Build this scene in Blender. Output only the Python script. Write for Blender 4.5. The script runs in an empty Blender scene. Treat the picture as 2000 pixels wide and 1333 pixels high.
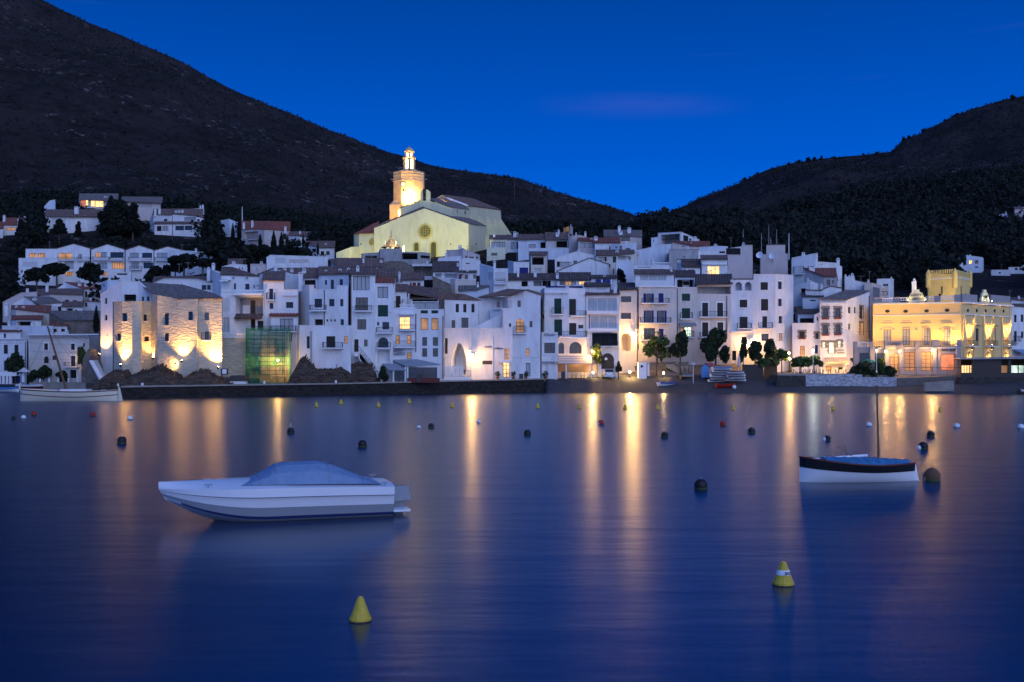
import bpy, bmesh, math, random
import numpy as np
from mathutils import Vector, Matrix

random.seed(7)
rng = np.random.default_rng(11)
SC = bpy.context.scene
COL = SC.collection
R = math.radians

# ------------------------------------------------------------------ camera
FP = 2000.0            # focal length in photograph pixels (36 mm sensor, 36 mm lens)
CAMZ, HOR = 4.0, 714.0  # eye height above the water, horizon row of the photograph
cam_d = bpy.data.cameras.new('camera'); cam = bpy.data.objects.new('camera', cam_d); COL.objects.link(cam)
cam.location = (0, 0, CAMZ); cam.rotation_euler = (R(90), 0, 0)
cam_d.lens = 36; cam_d.sensor_width = 36; cam_d.shift_y = (HOR - 666.5) / 2000.0
cam_d.clip_start = 0.5; cam_d.clip_end = 6000
SC.camera = cam
SC.view_settings.view_transform = 'Standard'; SC.view_settings.look = 'None'
SC.view_settings.exposure = 0.6; SC.view_settings.gamma = 1; SC.view_settings.use_curve_mapping = False
SC.render.engine = 'CYCLES'

# ------------------------------------------------------------------ sky and afterglow
SUN_EL, SUN_AZ = R(14), R(150)       # broad dusk glow from behind the camera, to its right
world = bpy.data.worlds.new('World'); SC.world = world; world.use_nodes = True
nt = world.node_tree; nt.nodes.clear()
out = nt.nodes.new('ShaderNodeOutputWorld'); bg = nt.nodes.new('ShaderNodeBackground')
tc = nt.nodes.new('ShaderNodeTexCoord'); sep = nt.nodes.new('ShaderNodeSeparateXYZ')
nt.links.new(tc.outputs['Generated'], sep.inputs[0])
ramp = nt.nodes.new('ShaderNodeValToRGB'); cr = ramp.color_ramp
stops = [(0.0, (0.0, 0.092, 0.53)), (0.13, (0.0, 0.086, 0.50)), (0.20, (0.0, 0.066, 0.40)), (0.28, (0.0, 0.048, 0.30)),
         (0.36, (0.0, 0.034, 0.21)), (0.60, (0.003, 0.034, 0.18)), (1.0, (0.006, 0.036, 0.17))]
while len(cr.elements) < len(stops): cr.elements.new(0.5)
for e, (p, c) in zip(cr.elements, stops): e.position = p; e.color = (*c, 1)
nt.links.new(sep.outputs[2], ramp.inputs[0])
# thin pinkish wisps of high cloud
mp = nt.nodes.new('ShaderNodeMapping'); mp.inputs['Scale'].default_value = (1.3, 1.3, 16)
mp.inputs['Location'].default_value = (0.35, 0, 0.3)
nt.links.new(tc.outputs['Generated'], mp.inputs[0])
ns = nt.nodes.new('ShaderNodeTexNoise'); ns.inputs['Scale'].default_value = 2.2; ns.inputs['Detail'].default_value = 5
nt.links.new(mp.outputs[0], ns.inputs['Vector'])
r2 = nt.nodes.new('ShaderNodeMapRange'); r2.inputs[1].default_value = 0.66; r2.inputs[2].default_value = 0.90
r2.inputs[3].default_value = 0; r2.inputs[4].default_value = 0.30
nt.links.new(ns.outputs[0], r2.inputs[0])
mx = nt.nodes.new('ShaderNodeMix'); mx.data_type = 'RGBA'
nt.links.new(r2.outputs[0], mx.inputs[0]); nt.links.new(ramp.outputs[0], mx.inputs[6]); mx.inputs[7].default_value = (0.06, 0.08, 0.32, 1)
# one faint mauve streak of cloud above the valley
m1 = nt.nodes.new('ShaderNodeMath'); m1.operation = 'DIVIDE'; nt.links.new(sep.outputs[0], m1.inputs[0]); nt.links.new(sep.outputs[1], m1.inputs[1])
m2 = nt.nodes.new('ShaderNodeMath'); m2.operation = 'DIVIDE'; nt.links.new(sep.outputs[2], m2.inputs[0]); nt.links.new(sep.outputs[1], m2.inputs[1])
cb = nt.nodes.new('ShaderNodeCombineXYZ'); nt.links.new(m1.outputs[0], cb.inputs[0]); nt.links.new(m2.outputs[0], cb.inputs[1]); nt.links.new(sep.outputs[1], cb.inputs[2])
mq = nt.nodes.new('ShaderNodeMapping'); mq.vector_type = 'POINT'; mq.inputs['Location'].default_value = (-0.125 / .13, -0.254 / .018, 0); mq.inputs['Scale'].default_value = (1 / .13, 1 / .018, 0); nt.links.new(cb.outputs[0], mq.inputs[0])
ln = nt.nodes.new('ShaderNodeVectorMath'); ln.operation = 'LENGTH'; nt.links.new(mq.outputs[0], ln.inputs[0])
fo = nt.nodes.new('ShaderNodeMapRange'); fo.interpolation_type = 'SMOOTHSTEP'; fo.inputs[1].default_value = 1.0; fo.inputs[2].default_value = 0.0; fo.inputs[3].default_value = 0; fo.inputs[4].default_value = 0.34; nt.links.new(ln.outputs['Value'], fo.inputs[0])
n3 = nt.nodes.new('ShaderNodeTexNoise'); n3.inputs['Scale'].default_value = 1.0; n3.inputs['Detail'].default_value = 6; mr = nt.nodes.new('ShaderNodeMapping'); mr.inputs['Scale'].default_value = (22, 120, 0); nt.links.new(cb.outputs[0], mr.inputs[0]); nt.links.new(mr.outputs[0], n3.inputs['Vector'])
mm1 = nt.nodes.new('ShaderNodeMath'); mm1.operation = 'MULTIPLY'; nt.links.new(fo.outputs[0], mm1.inputs[0]); nt.links.new(n3.outputs[0], mm1.inputs[1])
gt = nt.nodes.new('ShaderNodeMath'); gt.operation = 'GREATER_THAN'; gt.inputs[1].default_value = 0.05; nt.links.new(sep.outputs[1], gt.inputs[0])
mm2 = nt.nodes.new('ShaderNodeMath'); mm2.operation = 'MULTIPLY'; nt.links.new(mm1.outputs[0], mm2.inputs[0]); nt.links.new(gt.outputs[0], mm2.inputs[1])
cl = nt.nodes.new('ShaderNodeMix'); cl.data_type = 'RGBA'; nt.links.new(mm2.outputs[0], cl.inputs[0]); nt.links.new(mx.outputs[2], cl.inputs[6]); cl.inputs[7].default_value = (0.055, 0.075, 0.36, 1)
# the dome brightens smoothly towards the afterglow, on the side where the sun has set
dt = nt.nodes.new('ShaderNodeVectorMath'); dt.operation = 'DOT_PRODUCT'; nt.links.new(tc.outputs['Generated'], dt.inputs[0]); dt.inputs[1].default_value = (0.30, -0.93, 0.20)
gl = nt.nodes.new('ShaderNodeMapRange'); gl.interpolation_type = 'SMOOTHSTEP'; gl.inputs[1].default_value = -0.45; gl.inputs[2].default_value = 1.0
nt.links.new(dt.outputs['Value'], gl.inputs[0])
ag = nt.nodes.new('ShaderNodeMix'); ag.data_type = 'RGBA'; nt.links.new(gl.outputs[0], ag.inputs[0]); nt.links.new(cl.outputs[2], ag.inputs[6]); ag.inputs[7].default_value = (0.09, 0.22, 0.70, 1)
nt.links.new(ag.outputs[2], bg.inputs[0]); nt.links.new(bg.outputs[0], out.inputs[0])
bg.inputs[1].default_value = 1.0
sd = bpy.data.lights.new('sun', 'SUN'); sun = bpy.data.objects.new('sun', sd); COL.objects.link(sun)
sd.energy = 0.84; sd.angle = R(75); sd.color = (0.78, 0.82, 1.0)
sun.rotation_euler = Vector((-math.sin(SUN_AZ) * math.cos(SUN_EL), -math.cos(SUN_AZ) * math.cos(SUN_EL), -math.sin(SUN_EL))).to_track_quat('-Z', 'Y').to_euler()

# ------------------------------------------------------------------ pixel <-> place
def P(px, py, Y):
    return Vector(((px - 1000) / FP * Y, Y, CAMZ + (HOR - py) / FP * Y))
def PZ(py, Y): return CAMZ + (HOR - py) / FP * Y
def XW(px, Y): return (px - 1000) / FP * Y
def YW(py): return CAMZ * FP / (py - HOR)      # distance of a point on the water
FR = {'N': (0, 0, 1), 'A': (400, 500, 4.76), 'B': (650, 470, 4.596), 'C': (840, 470, 4.596), 'D': (1040, 440, 4.164),
      'E': (1200, 440, 4.039), 'F': (1400, 440, 4.04), 'G': (1640, 500, 4.597), 'H': (180, 520, 5.129), 'I': (0, 540, 5.127),
      'J': (0, 360, 5.553), 'K': (300, 360, 5.553), 'T': (940, 430, 6.667), 'U': (1180, 430, 6.667), 'V': (640, 480, 6.667),
      'X': (600, 270, 4.9375), 'Q': (760, 280, 9.52), 'Z': (1700, 400, 6.667)}
def cv(fr, x, y):
    a, b, s = FR[fr]; return a + x / s, b + y / s

# ------------------------------------------------------------------ materials
MATS = {}
def _nodes(name):
    m = bpy.data.materials.new(name); m.use_nodes = True; t = m.node_tree
    return m, t, t.nodes['Principled BSDF'], t.nodes, t.links
def mat(name, col, rough=0.7, metal=0, emit=None, es=0, var=0.0, vs=1.0, bump=0.0, bs=8.0, streak=False, spec=0.3, stretch=(1, 1, 1), col2=None, alpha=1, detail=5):
    if name in MATS: return MATS[name]
    m, t, b, N, L = _nodes(name)
    b.inputs['Base Color'].default_value = (*col, 1); b.inputs['Roughness'].default_value = rough
    b.inputs['Metallic'].default_value = metal; b.inputs['Specular IOR Level'].default_value = spec
    g = N.new('ShaderNodeNewGeometry')
    if var or col2:
        mpn = N.new('ShaderNodeMapping'); L.new(g.outputs['Position'], mpn.inputs[0])
        mpn.inputs['Scale'].default_value = (stretch if not streak else (1, 1, 0.35))
        n = N.new('ShaderNodeTexNoise'); n.inputs['Scale'].default_value = vs; n.inputs['Detail'].default_value = detail; n.inputs['Roughness'].default_value = 0.62
        L.new(mpn.outputs[0], n.inputs['Vector'])
        rp = N.new('ShaderNodeValToRGB'); rp.color_ramp.elements[0].position = 0.32; rp.color_ramp.elements[1].position = 0.68
        c2 = col2 or tuple(c * (1 - var) for c in col)
        rp.color_ramp.elements[0].color = (*c2, 1); rp.color_ramp.elements[1].color = (*col, 1)
        L.new(n.outputs[0], rp.inputs[0]); L.new(rp.outputs[0], b.inputs['Base Color'])
        if streak:   # grey-brown rain stains
            n2 = N.new('ShaderNodeTexNoise'); n2.inputs['Scale'].default_value = 2.3; n2.inputs['Detail'].default_value = 6
            mp2 = N.new('ShaderNodeMapping'); mp2.inputs['Scale'].default_value = (.8, .8, 0.16); mp2.inputs['Location'].default_value = (3, 7, 1)
            L.new(g.outputs['Position'], mp2.inputs[0]); L.new(mp2.outputs[0], n2.inputs['Vector'])
            rr = N.new('ShaderNodeMapRange'); rr.inputs[1].default_value = 0.52; rr.inputs[2].default_value = 0.78; rr.inputs[4].default_value = 0.42
            L.new(n2.outputs[0], rr.inputs[0])
            mm = N.new('ShaderNodeMix'); mm.data_type = 'RGBA'; L.new(rr.outputs[0], mm.inputs[0]); L.new(rp.outputs[0], mm.inputs[6])
            mm.inputs[7].default_value = (col[0] * .55, col[1] * .5, col[2] * .46, 1); L.new(mm.outputs[2], b.inputs['Base Color'])
    if bump:
        n = N.new('ShaderNodeTexNoise'); n.inputs['Scale'].default_value = bs; n.inputs['Detail'].default_value = 4
        mpb = N.new('ShaderNodeMapping'); mpb.inputs['Scale'].default_value = stretch
        L.new(g.outputs['Position'], mpb.inputs[0]); L.new(mpb.outputs[0], n.inputs['Vector'])
        bp = N.new('ShaderNodeBump'); bp.inputs['Strength'].default_value = min(1, bump); bp.inputs['Distance'].default_value = 0.1 * max(1, bump)
        L.new(n.outputs[0], bp.inputs['Height']); L.new(bp.outputs[0], b.inputs['Normal'])
    if emit:
        b.inputs['Emission Color'].default_value = (*emit, 1); b.inputs['Emission Strength'].default_value = es
        if name.startswith('lit'):   # uneven room light behind the panes
            n = N.new('ShaderNodeTexNoise'); n.inputs['Scale'].default_value = 0.8; n.inputs['Detail'].default_value = 3; L.new(g.outputs['Position'], n.inputs['Vector'])
            rr = N.new('ShaderNodeMapRange'); rr.inputs[1].default_value = 0.38; rr.inputs[2].default_value = 0.62; rr.inputs[3].default_value = es * .45; rr.inputs[4].default_value = es * 1.25
            L.new(n.outputs[0], rr.inputs[0]); L.new(rr.outputs[0], b.inputs['Emission Strength'])
    if alpha < 1: b.inputs['Alpha'].default_value = alpha
    MATS[name] = m; return m

mat('w', (0.80, 0.79, 0.78), 0.85, var=0.20, vs=0.7, bump=0.25, bs=5, streak=True)
mat('b', (0.62, 0.67, 0.74), 0.85, var=0.20, vs=0.7, bump=0.25, bs=5, streak=True)
mat('c', (0.66, 0.60, 0.53), 0.85, var=0.14, vs=0.8, bump=0.3, bs=5, streak=True)
mat('g', (0.42, 0.41, 0.41), 0.9, var=0.35, vs=1.2, bump=0.4, bs=5, streak=True)
mat('y', (0.72, 0.70, 0.50), 0.85, var=0.10, vs=0.6, bump=0.25, bs=4, streak=True)
mat('p', (0.58, 0.50, 0.47), 0.85, var=0.12, vs=0.8, bump=0.3, bs=5, streak=True)
mat('k', (0.22, 0.18, 0.15), 0.95, var=0.45, vs=1.6, bump=1.0, bs=3)
mat('church', (0.72, 0.67, 0.42), 0.9, var=0.14, vs=0.35, bump=0.4, bs=3, streak=True)
mat('towery', (0.76, 0.56, 0.20), 0.9, var=0.15, vs=.8, bump=.3, bs=4)
mat('tower', (0.66, 0.47, 0.24), 0.9, var=0.25, vs=0.8, bump=0.5, bs=3)
mat('casino', (0.78, 0.55, 0.23), 0.85, var=0.06, vs=0.8, bump=0.2, bs=4)
mat('casino2', (0.36, 0.32, 0.31), 0.85, var=0.10, vs=0.8, bump=0.2, bs=4)
mat('stonew', (0.62, 0.54, 0.40), 0.95, var=0.28, vs=1.5, bump=2.0, bs=1.9, stretch=(1, 1, 2.6))
mat('stone', (0.30, 0.26, 0.21), 0.95, var=0.5, vs=2.5, bump=1.6, bs=2.5, stretch=(1, 1, 2))
mat('trim', (0.80, 0.78, 0.76), 0.7, var=0.06, vs=3)
mat('glass', (0.015, 0.02, 0.03), 0.12, spec=0.6)
mat('curtain', (0.42, 0.44, 0.46), 0.35, var=0.35, vs=3, stretch=(4, 4, .3), spec=0.5)
mat('dark', (0.012, 0.012, 0.014), 0.8)  # near-black colour stands for the shade inside openings and loggias
mat('lit', (0.5, 0.35, 0.15), 0.6, emit=(1.0, 0.60, 0.22), es=1.1)
mat('litdim', (0.4, 0.25, 0.12), 0.6, emit=(1.0, 0.42, 0.14), es=0.28)
mat('litwhite', (0.5, 0.5, 0.4), 0.6, emit=(0.75, 1.0, 0.75), es=0.8)
mat('litred', (0.5, 0.2, 0.1), 0.6, emit=(1.0, 0.25, 0.10), es=0.45)
mat('bulb', (1, .9, .7), 0.5, emit=(1.0, 0.72, 0.35), es=60)
mat('bulbw', (1, 1, .9), 0.5, emit=(1.0, 0.95, 0.8), es=30)
mat('frame', (0.05, 0.04, 0.035), 0.6)
mat('framew', (0.7, 0.7, 0.68), 0.6)
mat('sg', (0.008, 0.05, 0.035), 0.6); mat('sb', (0.012, 0.02, 0.16), 0.6); mat('sk', (0.03, 0.026, 0.022), 0.6)
mat('sr', (0.16, 0.03, 0.02), 0.6); mat('sw', (0.6, 0.6, 0.6), 0.6)
mat('iron', (0.03, 0.03, 0.032), 0.5, metal=0.6)
mat('tile', (0.27, 0.155, 0.115), 0.9, col2=(0.10, 0.07, 0.06), vs=1.1, bump=0.8, bs=6)
mat('tiled', (0.16, 0.10, 0.08), 0.9, col2=(0.06, 0.045, 0.042), vs=1.1, bump=0.8, bs=6)
mat('tiler', (0.32, 0.10, 0.06), 0.9, col2=(0.18, 0.06, 0.045), vs=2.2, bump=0.8, bs=6)
mat('tileg', (0.28, 0.22, 0.19), 0.9, col2=(0.10, 0.075, 0.065), vs=1.8, bump=0.8, bs=6)
mat('slab', (0.30, 0.28, 0.26), 0.9, var=0.3, vs=1)
mat('rust', (0.10, 0.035, 0.03), 0.7)
mat('wood', (0.16, 0.09, 0.045), 0.8, var=0.4, vs=3, stretch=(1, 1, 6))
mat('redp', (0.35, 0.02, 0.015), 0.5); mat('plum', (0.12, 0.02, 0.015), 0.5)
mat('bluep', (0.02, 0.06, 0.35), 0.5); mat('navy', (0.01, 0.02, 0.09), 0.6); mat('bluel', (0.10, 0.28, 0.55), 0.6)
mat('whitep', (0.80, 0.80, 0.80), 0.3, var=0.05, vs=2); mat('creamp', (0.72, 0.64, 0.48), 0.4, var=0.06, vs=1.5)
mat('blackp', (0.012, 0.012, 0.014), 0.45); mat('yellowp', (0.60, 0.43, 0.04), 0.5, var=0.2, vs=9)
mat('greyp', (0.25, 0.27, 0.30), 0.5); mat('tarp', (0.20, 0.30, 0.45), 0.75, var=0.2, vs=4, bump=0.5, bs=3)
mat('leaf', (0.035, 0.055, 0.022), 0.9, col2=(0.018, 0.03, 0.014), vs=0.8)
mat('leafg', (0.09, 0.13, 0.035), 0.9, col2=(0.04, 0.07, 0.02), vs=2)
mat('leafd', (0.012, 0.017, 0.011), 0.95, col2=(0.006, 0.009, 0.006), vs=0.35)
mat('leafo', (0.018, 0.022, 0.016), 0.95, col2=(0.008, 0.010, 0.008), vs=0.12)
mat('scrub', (0.030, 0.026, 0.024), 0.95, col2=(0.018, 0.018, 0.015), vs=0.05)
mat('bark', (0.12, 0.09, 0.07), 0.95, var=0.4, vs=4, bump=1, bs=6)
mat('rock', (0.14, 0.10, 0.07), 0.95, col2=(0.02, 0.015, 0.012), vs=1.6, bump=5.0, bs=1.4, stretch=(.7, 1, 3.2), detail=8)
mat('letter', (0.02, 0.02, 0.09), 0.6); mat('letterk', (0.03, 0.03, 0.03), 0.6)
mat('canvas', (0.5, 0.42, 0.33), 0.9, var=0.1, vs=2); mat('green', (0.05, 0.20, 0.15), 0.8)

# ------------------------------------------------------------------ mesh collector
class M:
    def __init__(s): s.v = []; s.f = []; s.smooth = False
    def poly(s, pts):
        n = len(s.v); s.v += [tuple(p) for p in pts]; s.f.append(tuple(range(n, n + len(pts))))
    def grid(s, rows, close=False):
        n = len(s.v); w = len(rows[0])
        for r in rows: s.v += [tuple(p) for p in r]
        for i in range(len(rows) - 1):
            for j in range(w - (0 if close else 1)):
                k = (j + 1) % w
                s.f.append((n + i * w + j, n + i * w + k, n + (i + 1) * w + k, n + (i + 1) * w + j))
    def hexa(s, b, t):   # b,t: 4 bottom points, 4 top points
        n = len(s.v); s.v += [tuple(p) for p in b] + [tuple(p) for p in t]
        s.f += [(n + 3, n + 2, n + 1, n), (n + 4, n + 5, n + 6, n + 7)] + [(n + i, n + (i + 1) % 4, n + 4 + (i + 1) % 4, n + 4 + i) for i in range(4)]
    def box(s, x0, x1, y0, y1, z0, z1):
        s.hexa([(x0, y0, z0), (x1, y0, z0), (x1, y1, z0), (x0, y1, z0)], [(x0, y0, z1), (x1, y0, z1), (x1, y1, z1), (x0, y1, z1)])
    def prism(s, pts, z0, z1, cap=True):
        n = len(s.v); k = len(pts); s.v += [(p[0], p[1], z0) for p in pts] + [(p[0], p[1], z1) for p in pts]
        for i in range(k): s.f.append((n + i, n + (i + 1) % k, n + k + (i + 1) % k, n + k + i))
        if cap: s.f.append(tuple(range(n + k, n + 2 * k))); s.f.append(tuple(reversed(range(n, n + k))))
    def tube(s, a, b, r, r2=None, n=6):
        a = Vector(a); b = Vector(b); d = (b - a)
        if d.length < 1e-6: return
        d.normalize(); u = d.orthogonal().normalized(); w = d.cross(u); r2 = r if r2 is None else r2
        r0 = [a + (u * math.cos(2 * math.pi * i / n) + w * math.sin(2 * math.pi * i / n)) * r for i in range(n)]
        r1 = [b + (u * math.cos(2 * math.pi * i / n) + w * math.sin(2 * math.pi * i / n)) * r2 for i in range(n)]
        k = len(s.v); s.grid([r0, r1], True); s.f.append(tuple(reversed(range(k, k + n)))); s.f.append(tuple(range(k + n, k + 2 * n)))
    def lathe(s, c, prof, n=12, squash=1.0):
        rows = [[(c[0] + r * math.cos(2 * math.pi * i / n), c[1] + squash * r * math.sin(2 * math.pi * i / n), c[2] + z) for i in range(n)] for r, z in prof]
        s.grid(rows, True)
    def build(s, name, m, parent=None, kind=None, smooth=None):
        if not s.f: return None
        o0 = Vector((0, 0, 0))
        if parent is not None: o0 = ORG[parent.name]
        me = bpy.data.meshes.new(name)
        me.from_pydata([(x - o0.x, y - o0.y, z - o0.z) for x, y, z in s.v], [], s.f)
        me.materials.append(MATS[m] if isinstance(m, str) else m)
        if smooth or (smooth is None and s.smooth): me.polygons.foreach_set('use_smooth', [True] * len(me.polygons))
        o = bpy.data.objects.new(name, me); COL.objects.link(o)
        if parent is not None: o.parent = parent; ORG[o.name] = o0
        else: ORG[o.name] = Vector((0, 0, 0))
        if kind: o['kind'] = kind
        return o
ORG = {}
def thing(name, label, cat, loc, group=None):
    o = bpy.data.objects.new(name, None); COL.objects.link(o); o.location = loc; o.empty_display_size = 0.5
    o['label'] = label; o['category'] = cat
    if group: o['group'] = group
    ORG[o.name] = Vector(loc); return o
def single(mm, name, m, label, cat, loc, group=None, smooth=None):
    """one-mesh thing whose origin is at its base"""
    mm.v = [(x - loc[0], y - loc[1], z - loc[2]) for x, y, z in mm.v]
    o = mm.build(name, m, None, smooth=smooth); o.location = loc; o['label'] = label; o['category'] = cat
    if group: o['group'] = group
    ORG[o.name] = Vector(loc); return o
def struct(o): o['kind'] = 'structure'; return o
def lamp(kind, loc, energy, color, parent, radius=0.12, target=None, cone=100, blend=0.6, name='bulb_light'):
    d = bpy.data.lights.new(name, kind); d.energy = energy; d.color = color; d.shadow_soft_size = radius
    if kind == 'SPOT': d.spot_size = R(cone); d.spot_blend = blend
    o = bpy.data.objects.new(name, d); COL.objects.link(o)
    if target is not None: o.rotation_euler = (Vector(target) - Vector(loc)).to_track_quat('-Z', 'Y').to_euler()
    if parent is not None: o.parent = parent; o.location = Vector(loc) - ORG[parent.name]
    else: o.location = loc
    return o
WARM = (1.0, 0.52, 0.14); WARM2 = (1.0, 0.60, 0.20)
def text_mesh(s, center, h, m, parent, name='lettering', yaw=0.0, width=None, shear=0.0):
    c = bpy.data.curves.new('lettering', 'FONT'); c.body = s; c.size = h * 1.35; c.align_x = 'CENTER'; c.align_y = 'CENTER'; c.extrude = 0.02; c.shear = shear; c.resolution_u = 3
    t = bpy.data.objects.new('tmp', c); me = bpy.data.meshes.new_from_object(t); bpy.data.objects.remove(t)
    v = np.zeros(len(me.vertices) * 3); me.vertices.foreach_get('co', v); v = v.reshape(-1, 3)
    k = 1.0
    if width: k = width / max(1e-6, v[:, 0].max() - v[:, 0].min())
    ca, sa = math.cos(yaw), math.sin(yaw); c0 = Vector(center) - ORG[parent.name]
    x = v[:, 0] * k; z = v[:, 1]; d = -v[:, 2] - 0.03
    co = np.stack([c0.x + x * ca - d * sa, c0.y + x * sa + d * ca, c0.z + z], 1)
    me.vertices.foreach_set('co', co.astype(np.float32).ravel()); me.update(); me.materials.clear(); me.materials.append(MATS[m])
    o = bpy.data.objects.new(name, me); COL.objects.link(o); o.parent = parent; ORG[o.name] = ORG[parent.name]; return o

# ------------------------------------------------------------------ terrain
def vnoise(x, y, seed=0):
    xi = np.floor(x).astype(np.int64); yi = np.floor(y).astype(np.int64); xf = x - xi; yf = y - yi
    def h(a, b):
        n = (a * 374761393 + b * 668265263 + seed * 1442695041) & 0xffffffff
        n = ((n ^ (n >> 13)) * 1274126177) & 0xffffffff
        return ((n ^ (n >> 16)) & 0xffff) / 65535.0
    u = xf * xf * (3 - 2 * xf); v = yf * yf * (3 - 2 * yf)
    return (h(xi, yi) * (1 - u) + h(xi + 1, yi) * u) * (1 - v) + (h(xi, yi + 1) * (1 - u) + h(xi + 1, yi + 1) * u) * v
def fbm(x, y, o=5, seed=0):
    r = 0; a = .5; f = 1
    for i in range(o): r = r + a * (vnoise(x * f, y * f, seed + i) - .5) * 2; a *= .5; f *= 2.03
    return r
# ground columns: photograph column -> [(distance, height)], heights from the row at which the ground shows
def col_(near, far): return near + [(Y, PZ(py, Y)) for Y, py in far]
RIDGE = [(-700, -330), (-300, -160), (0, -50), (95, 0), (200, 46), (300, 88), (380, 124), (440, 160), (500, 193), (560, 220), (600, 238), (650, 258), (700, 276), (770, 298), (830, 315),
         (900, 328), (960, 337), (1030, 352), (1100, 377), (1180, 400), (1262, 428), (1285, 427), (1330, 405), (1370, 386), (1440, 356), (1500, 328), (1560, 311), (1620, 302),
         (1740, 292), (1765, 270), (1800, 258), (1850, 232), (1900, 211), (1960, 190), (2000, 182), (2300, 130), (2700, 90)]
def ridge_py(px): return float(np.interp(px, [a for a, b in RIDGE], [b for a, b in RIDGE]))
COLS = {
 -700: col_([(171, -1.2), (174, 0.3), (186, 2), (200, 6)], [(260, 560), (330, 470), (450, 400), (700, 230)]),
 0: col_([(171, -1.2), (174, 0.3), (180, 1.3), (186, 2.0)], [(196, 700), (212, 630), (235, 585), (262, 545), (300, 505), (330, 456), (400, 412), (520, 372), (750, 262)]),
 190: col_([(169, -1.2), (172, 0.3), (178, 1.3), (184, 2.2)], [(196, 690), (212, 630), (235, 580), (262, 550), (300, 500), (330, 452), (400, 412), (520, 375), (750, 280)]),
 236: col_([(119, -1.2), (120.5, -1.0), (122, 1.38), (127, 1.40), (131, 3.2), (140, 4.5), (160, 9)], [(200, 620), (235, 580), (262, 550), (300, 500), (330, 452), (400, 412), (520, 378), (750, 290)]),
 500: col_([(129, -1.2), (131.3, -1.0), (132.8, 1.40), (136, 1.42), (141, 3.2), (150, 5.5)], [(170, 620), (200, 560), (235, 525), (262, 510), (300, 490), (330, 465), (400, 440), (520, 415), (750, 350)]),
 650: col_([(134, -1.2), (136.5, -1.0), (138, 1.42), (143, 1.45), (150, 3.2), (160, 6)], [(180, 610), (200, 560), (235, 520), (262, 505), (300, 485), (400, 455), (520, 430), (750, 390)]),
 850: col_([(140, -1.2), (143, -1.0), (144.4, 1.6), (149, 1.7), (156, 2.2), (165, 6)], [(190, 580), (215, 530), (240, 500), (262, 490), (300, 478), (400, 460), (520, 440), (750, 410)]),
 1040: col_([(146, -1.2), (151, -0.9), (152.2, 1.5), (156, 1.8), (163, 3.0), (172, 6)], [(190, 570), (210, 520), (230, 490), (250, 475), (300, 468), (400, 458), (520, 445), (750, 420)]),
 1070: col_([(144, -1.2), (148.5, 0.0), (150.8, .7), (151.6, 1.95), (156, 2.1), (159, 2.2), (165, 3.0), (172, 6)], [(190, 570), (210, 520), (230, 490), (250, 475), (300, 468), (400, 458), (520, 447), (750, 425)]),
 1170: col_([(143, -1.2), (148, 0.0), (151.5, 1.0), (152.4, 2.0), (157, 2.3), (161, 2.9), (166, 4.2), (172, 6.2)], [(190, 580), (210, 520), (230, 490), (250, 478), (300, 468), (400, 460), (520, 450), (750, 440)]),
 1215: col_([(143, -1.2), (148, 0.0), (158, 2.4), (161, 2.9), (166, 4.5), (172, 6.2)], [(190, 580), (210, 520), (230, 490), (250, 478), (300, 468), (400, 460), (520, 450), (750, 440)]),
 1300: col_([(143, -1.2), (148, 0.0), (158, 2.4), (160, 3.4), (163.5, 5.2), (172, 6.2)], [(190, 580), (210, 520), (230, 490), (250, 478), (300, 468), (400, 460), (520, 450), (750, 440)]),
 1450: col_([(143, -1.2), (148, 0.0), (157, 2.2), (160, 3.4), (164, 4.8), (172, 6.0)], [(190, 600), (210, 540), (230, 510), (250, 495), (300, 480), (400, 462), (520, 447), (750, 420)]),
 1520: col_([(143, -1.2), (148, 0.0), (155, 1.4), (157, 2.2), (161, 2.7), (172, 4.0)], [(190, 640), (210, 590), (230, 560), (250, 540), (300, 510), (400, 475), (520, 450), (750, 400)]),
 1700: col_([(143, -1.2), (147.6, 0.0), (153, 1.2), (155, 1.8), (161, 2.6), (175, 4.0)], [(195, 640), (215, 600), (240, 570), (280, 540), (340, 500), (430, 450), (560, 410), (750, 360)]),
 1880: col_([(140, -1.2), (144.5, 0.0), (150, 1.4), (156, 2.2), (165, 3.0), (180, 5.0)], [(200, 620), (225, 580), (260, 550), (300, 520), (360, 480), (450, 445), (560, 410), (750, 340)]),
 2050: col_([(136, -1.2), (140.5, 0.0), (146, 1.6), (156, 2.2), (165, 3.0), (180, 5.0)], [(200, 620), (225, 580), (260, 550), (300, 520), (360, 470), (450, 430), (560, 390), (750, 310)]),
 2700: col_([(110, -1.2), (118, 0.5), (135, 3), (156, 6), (180, 9.0)], [(225, 560), (300, 480), (450, 380), (750, 230)]),
}
CK = sorted(COLS); RY = 1150.0
YR = np.concatenate([np.arange(100, 262, 1.0), np.arange(262, 420, 4.0), np.geomspace(420, RY, 90), RY + np.array([25, 60, 120, 250, 500, 900])])
def col_profile(k):
    ys = [a for a, b in COLS[k]]; zs = [b for a, b in COLS[k]]
    pr = ridge_py(k); zr = PZ(pr, RY)
    a = np.interp(YR, [60] + ys + [RY, RY + 900], [-2.5] + zs + [zr, zr - 320]); return a
PROF = np.array([col_profile(k) for k in CK])
_rx = np.array([a for a, b in RIDGE], float); _rz = np.array([b for a, b in RIDGE], float)
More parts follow.
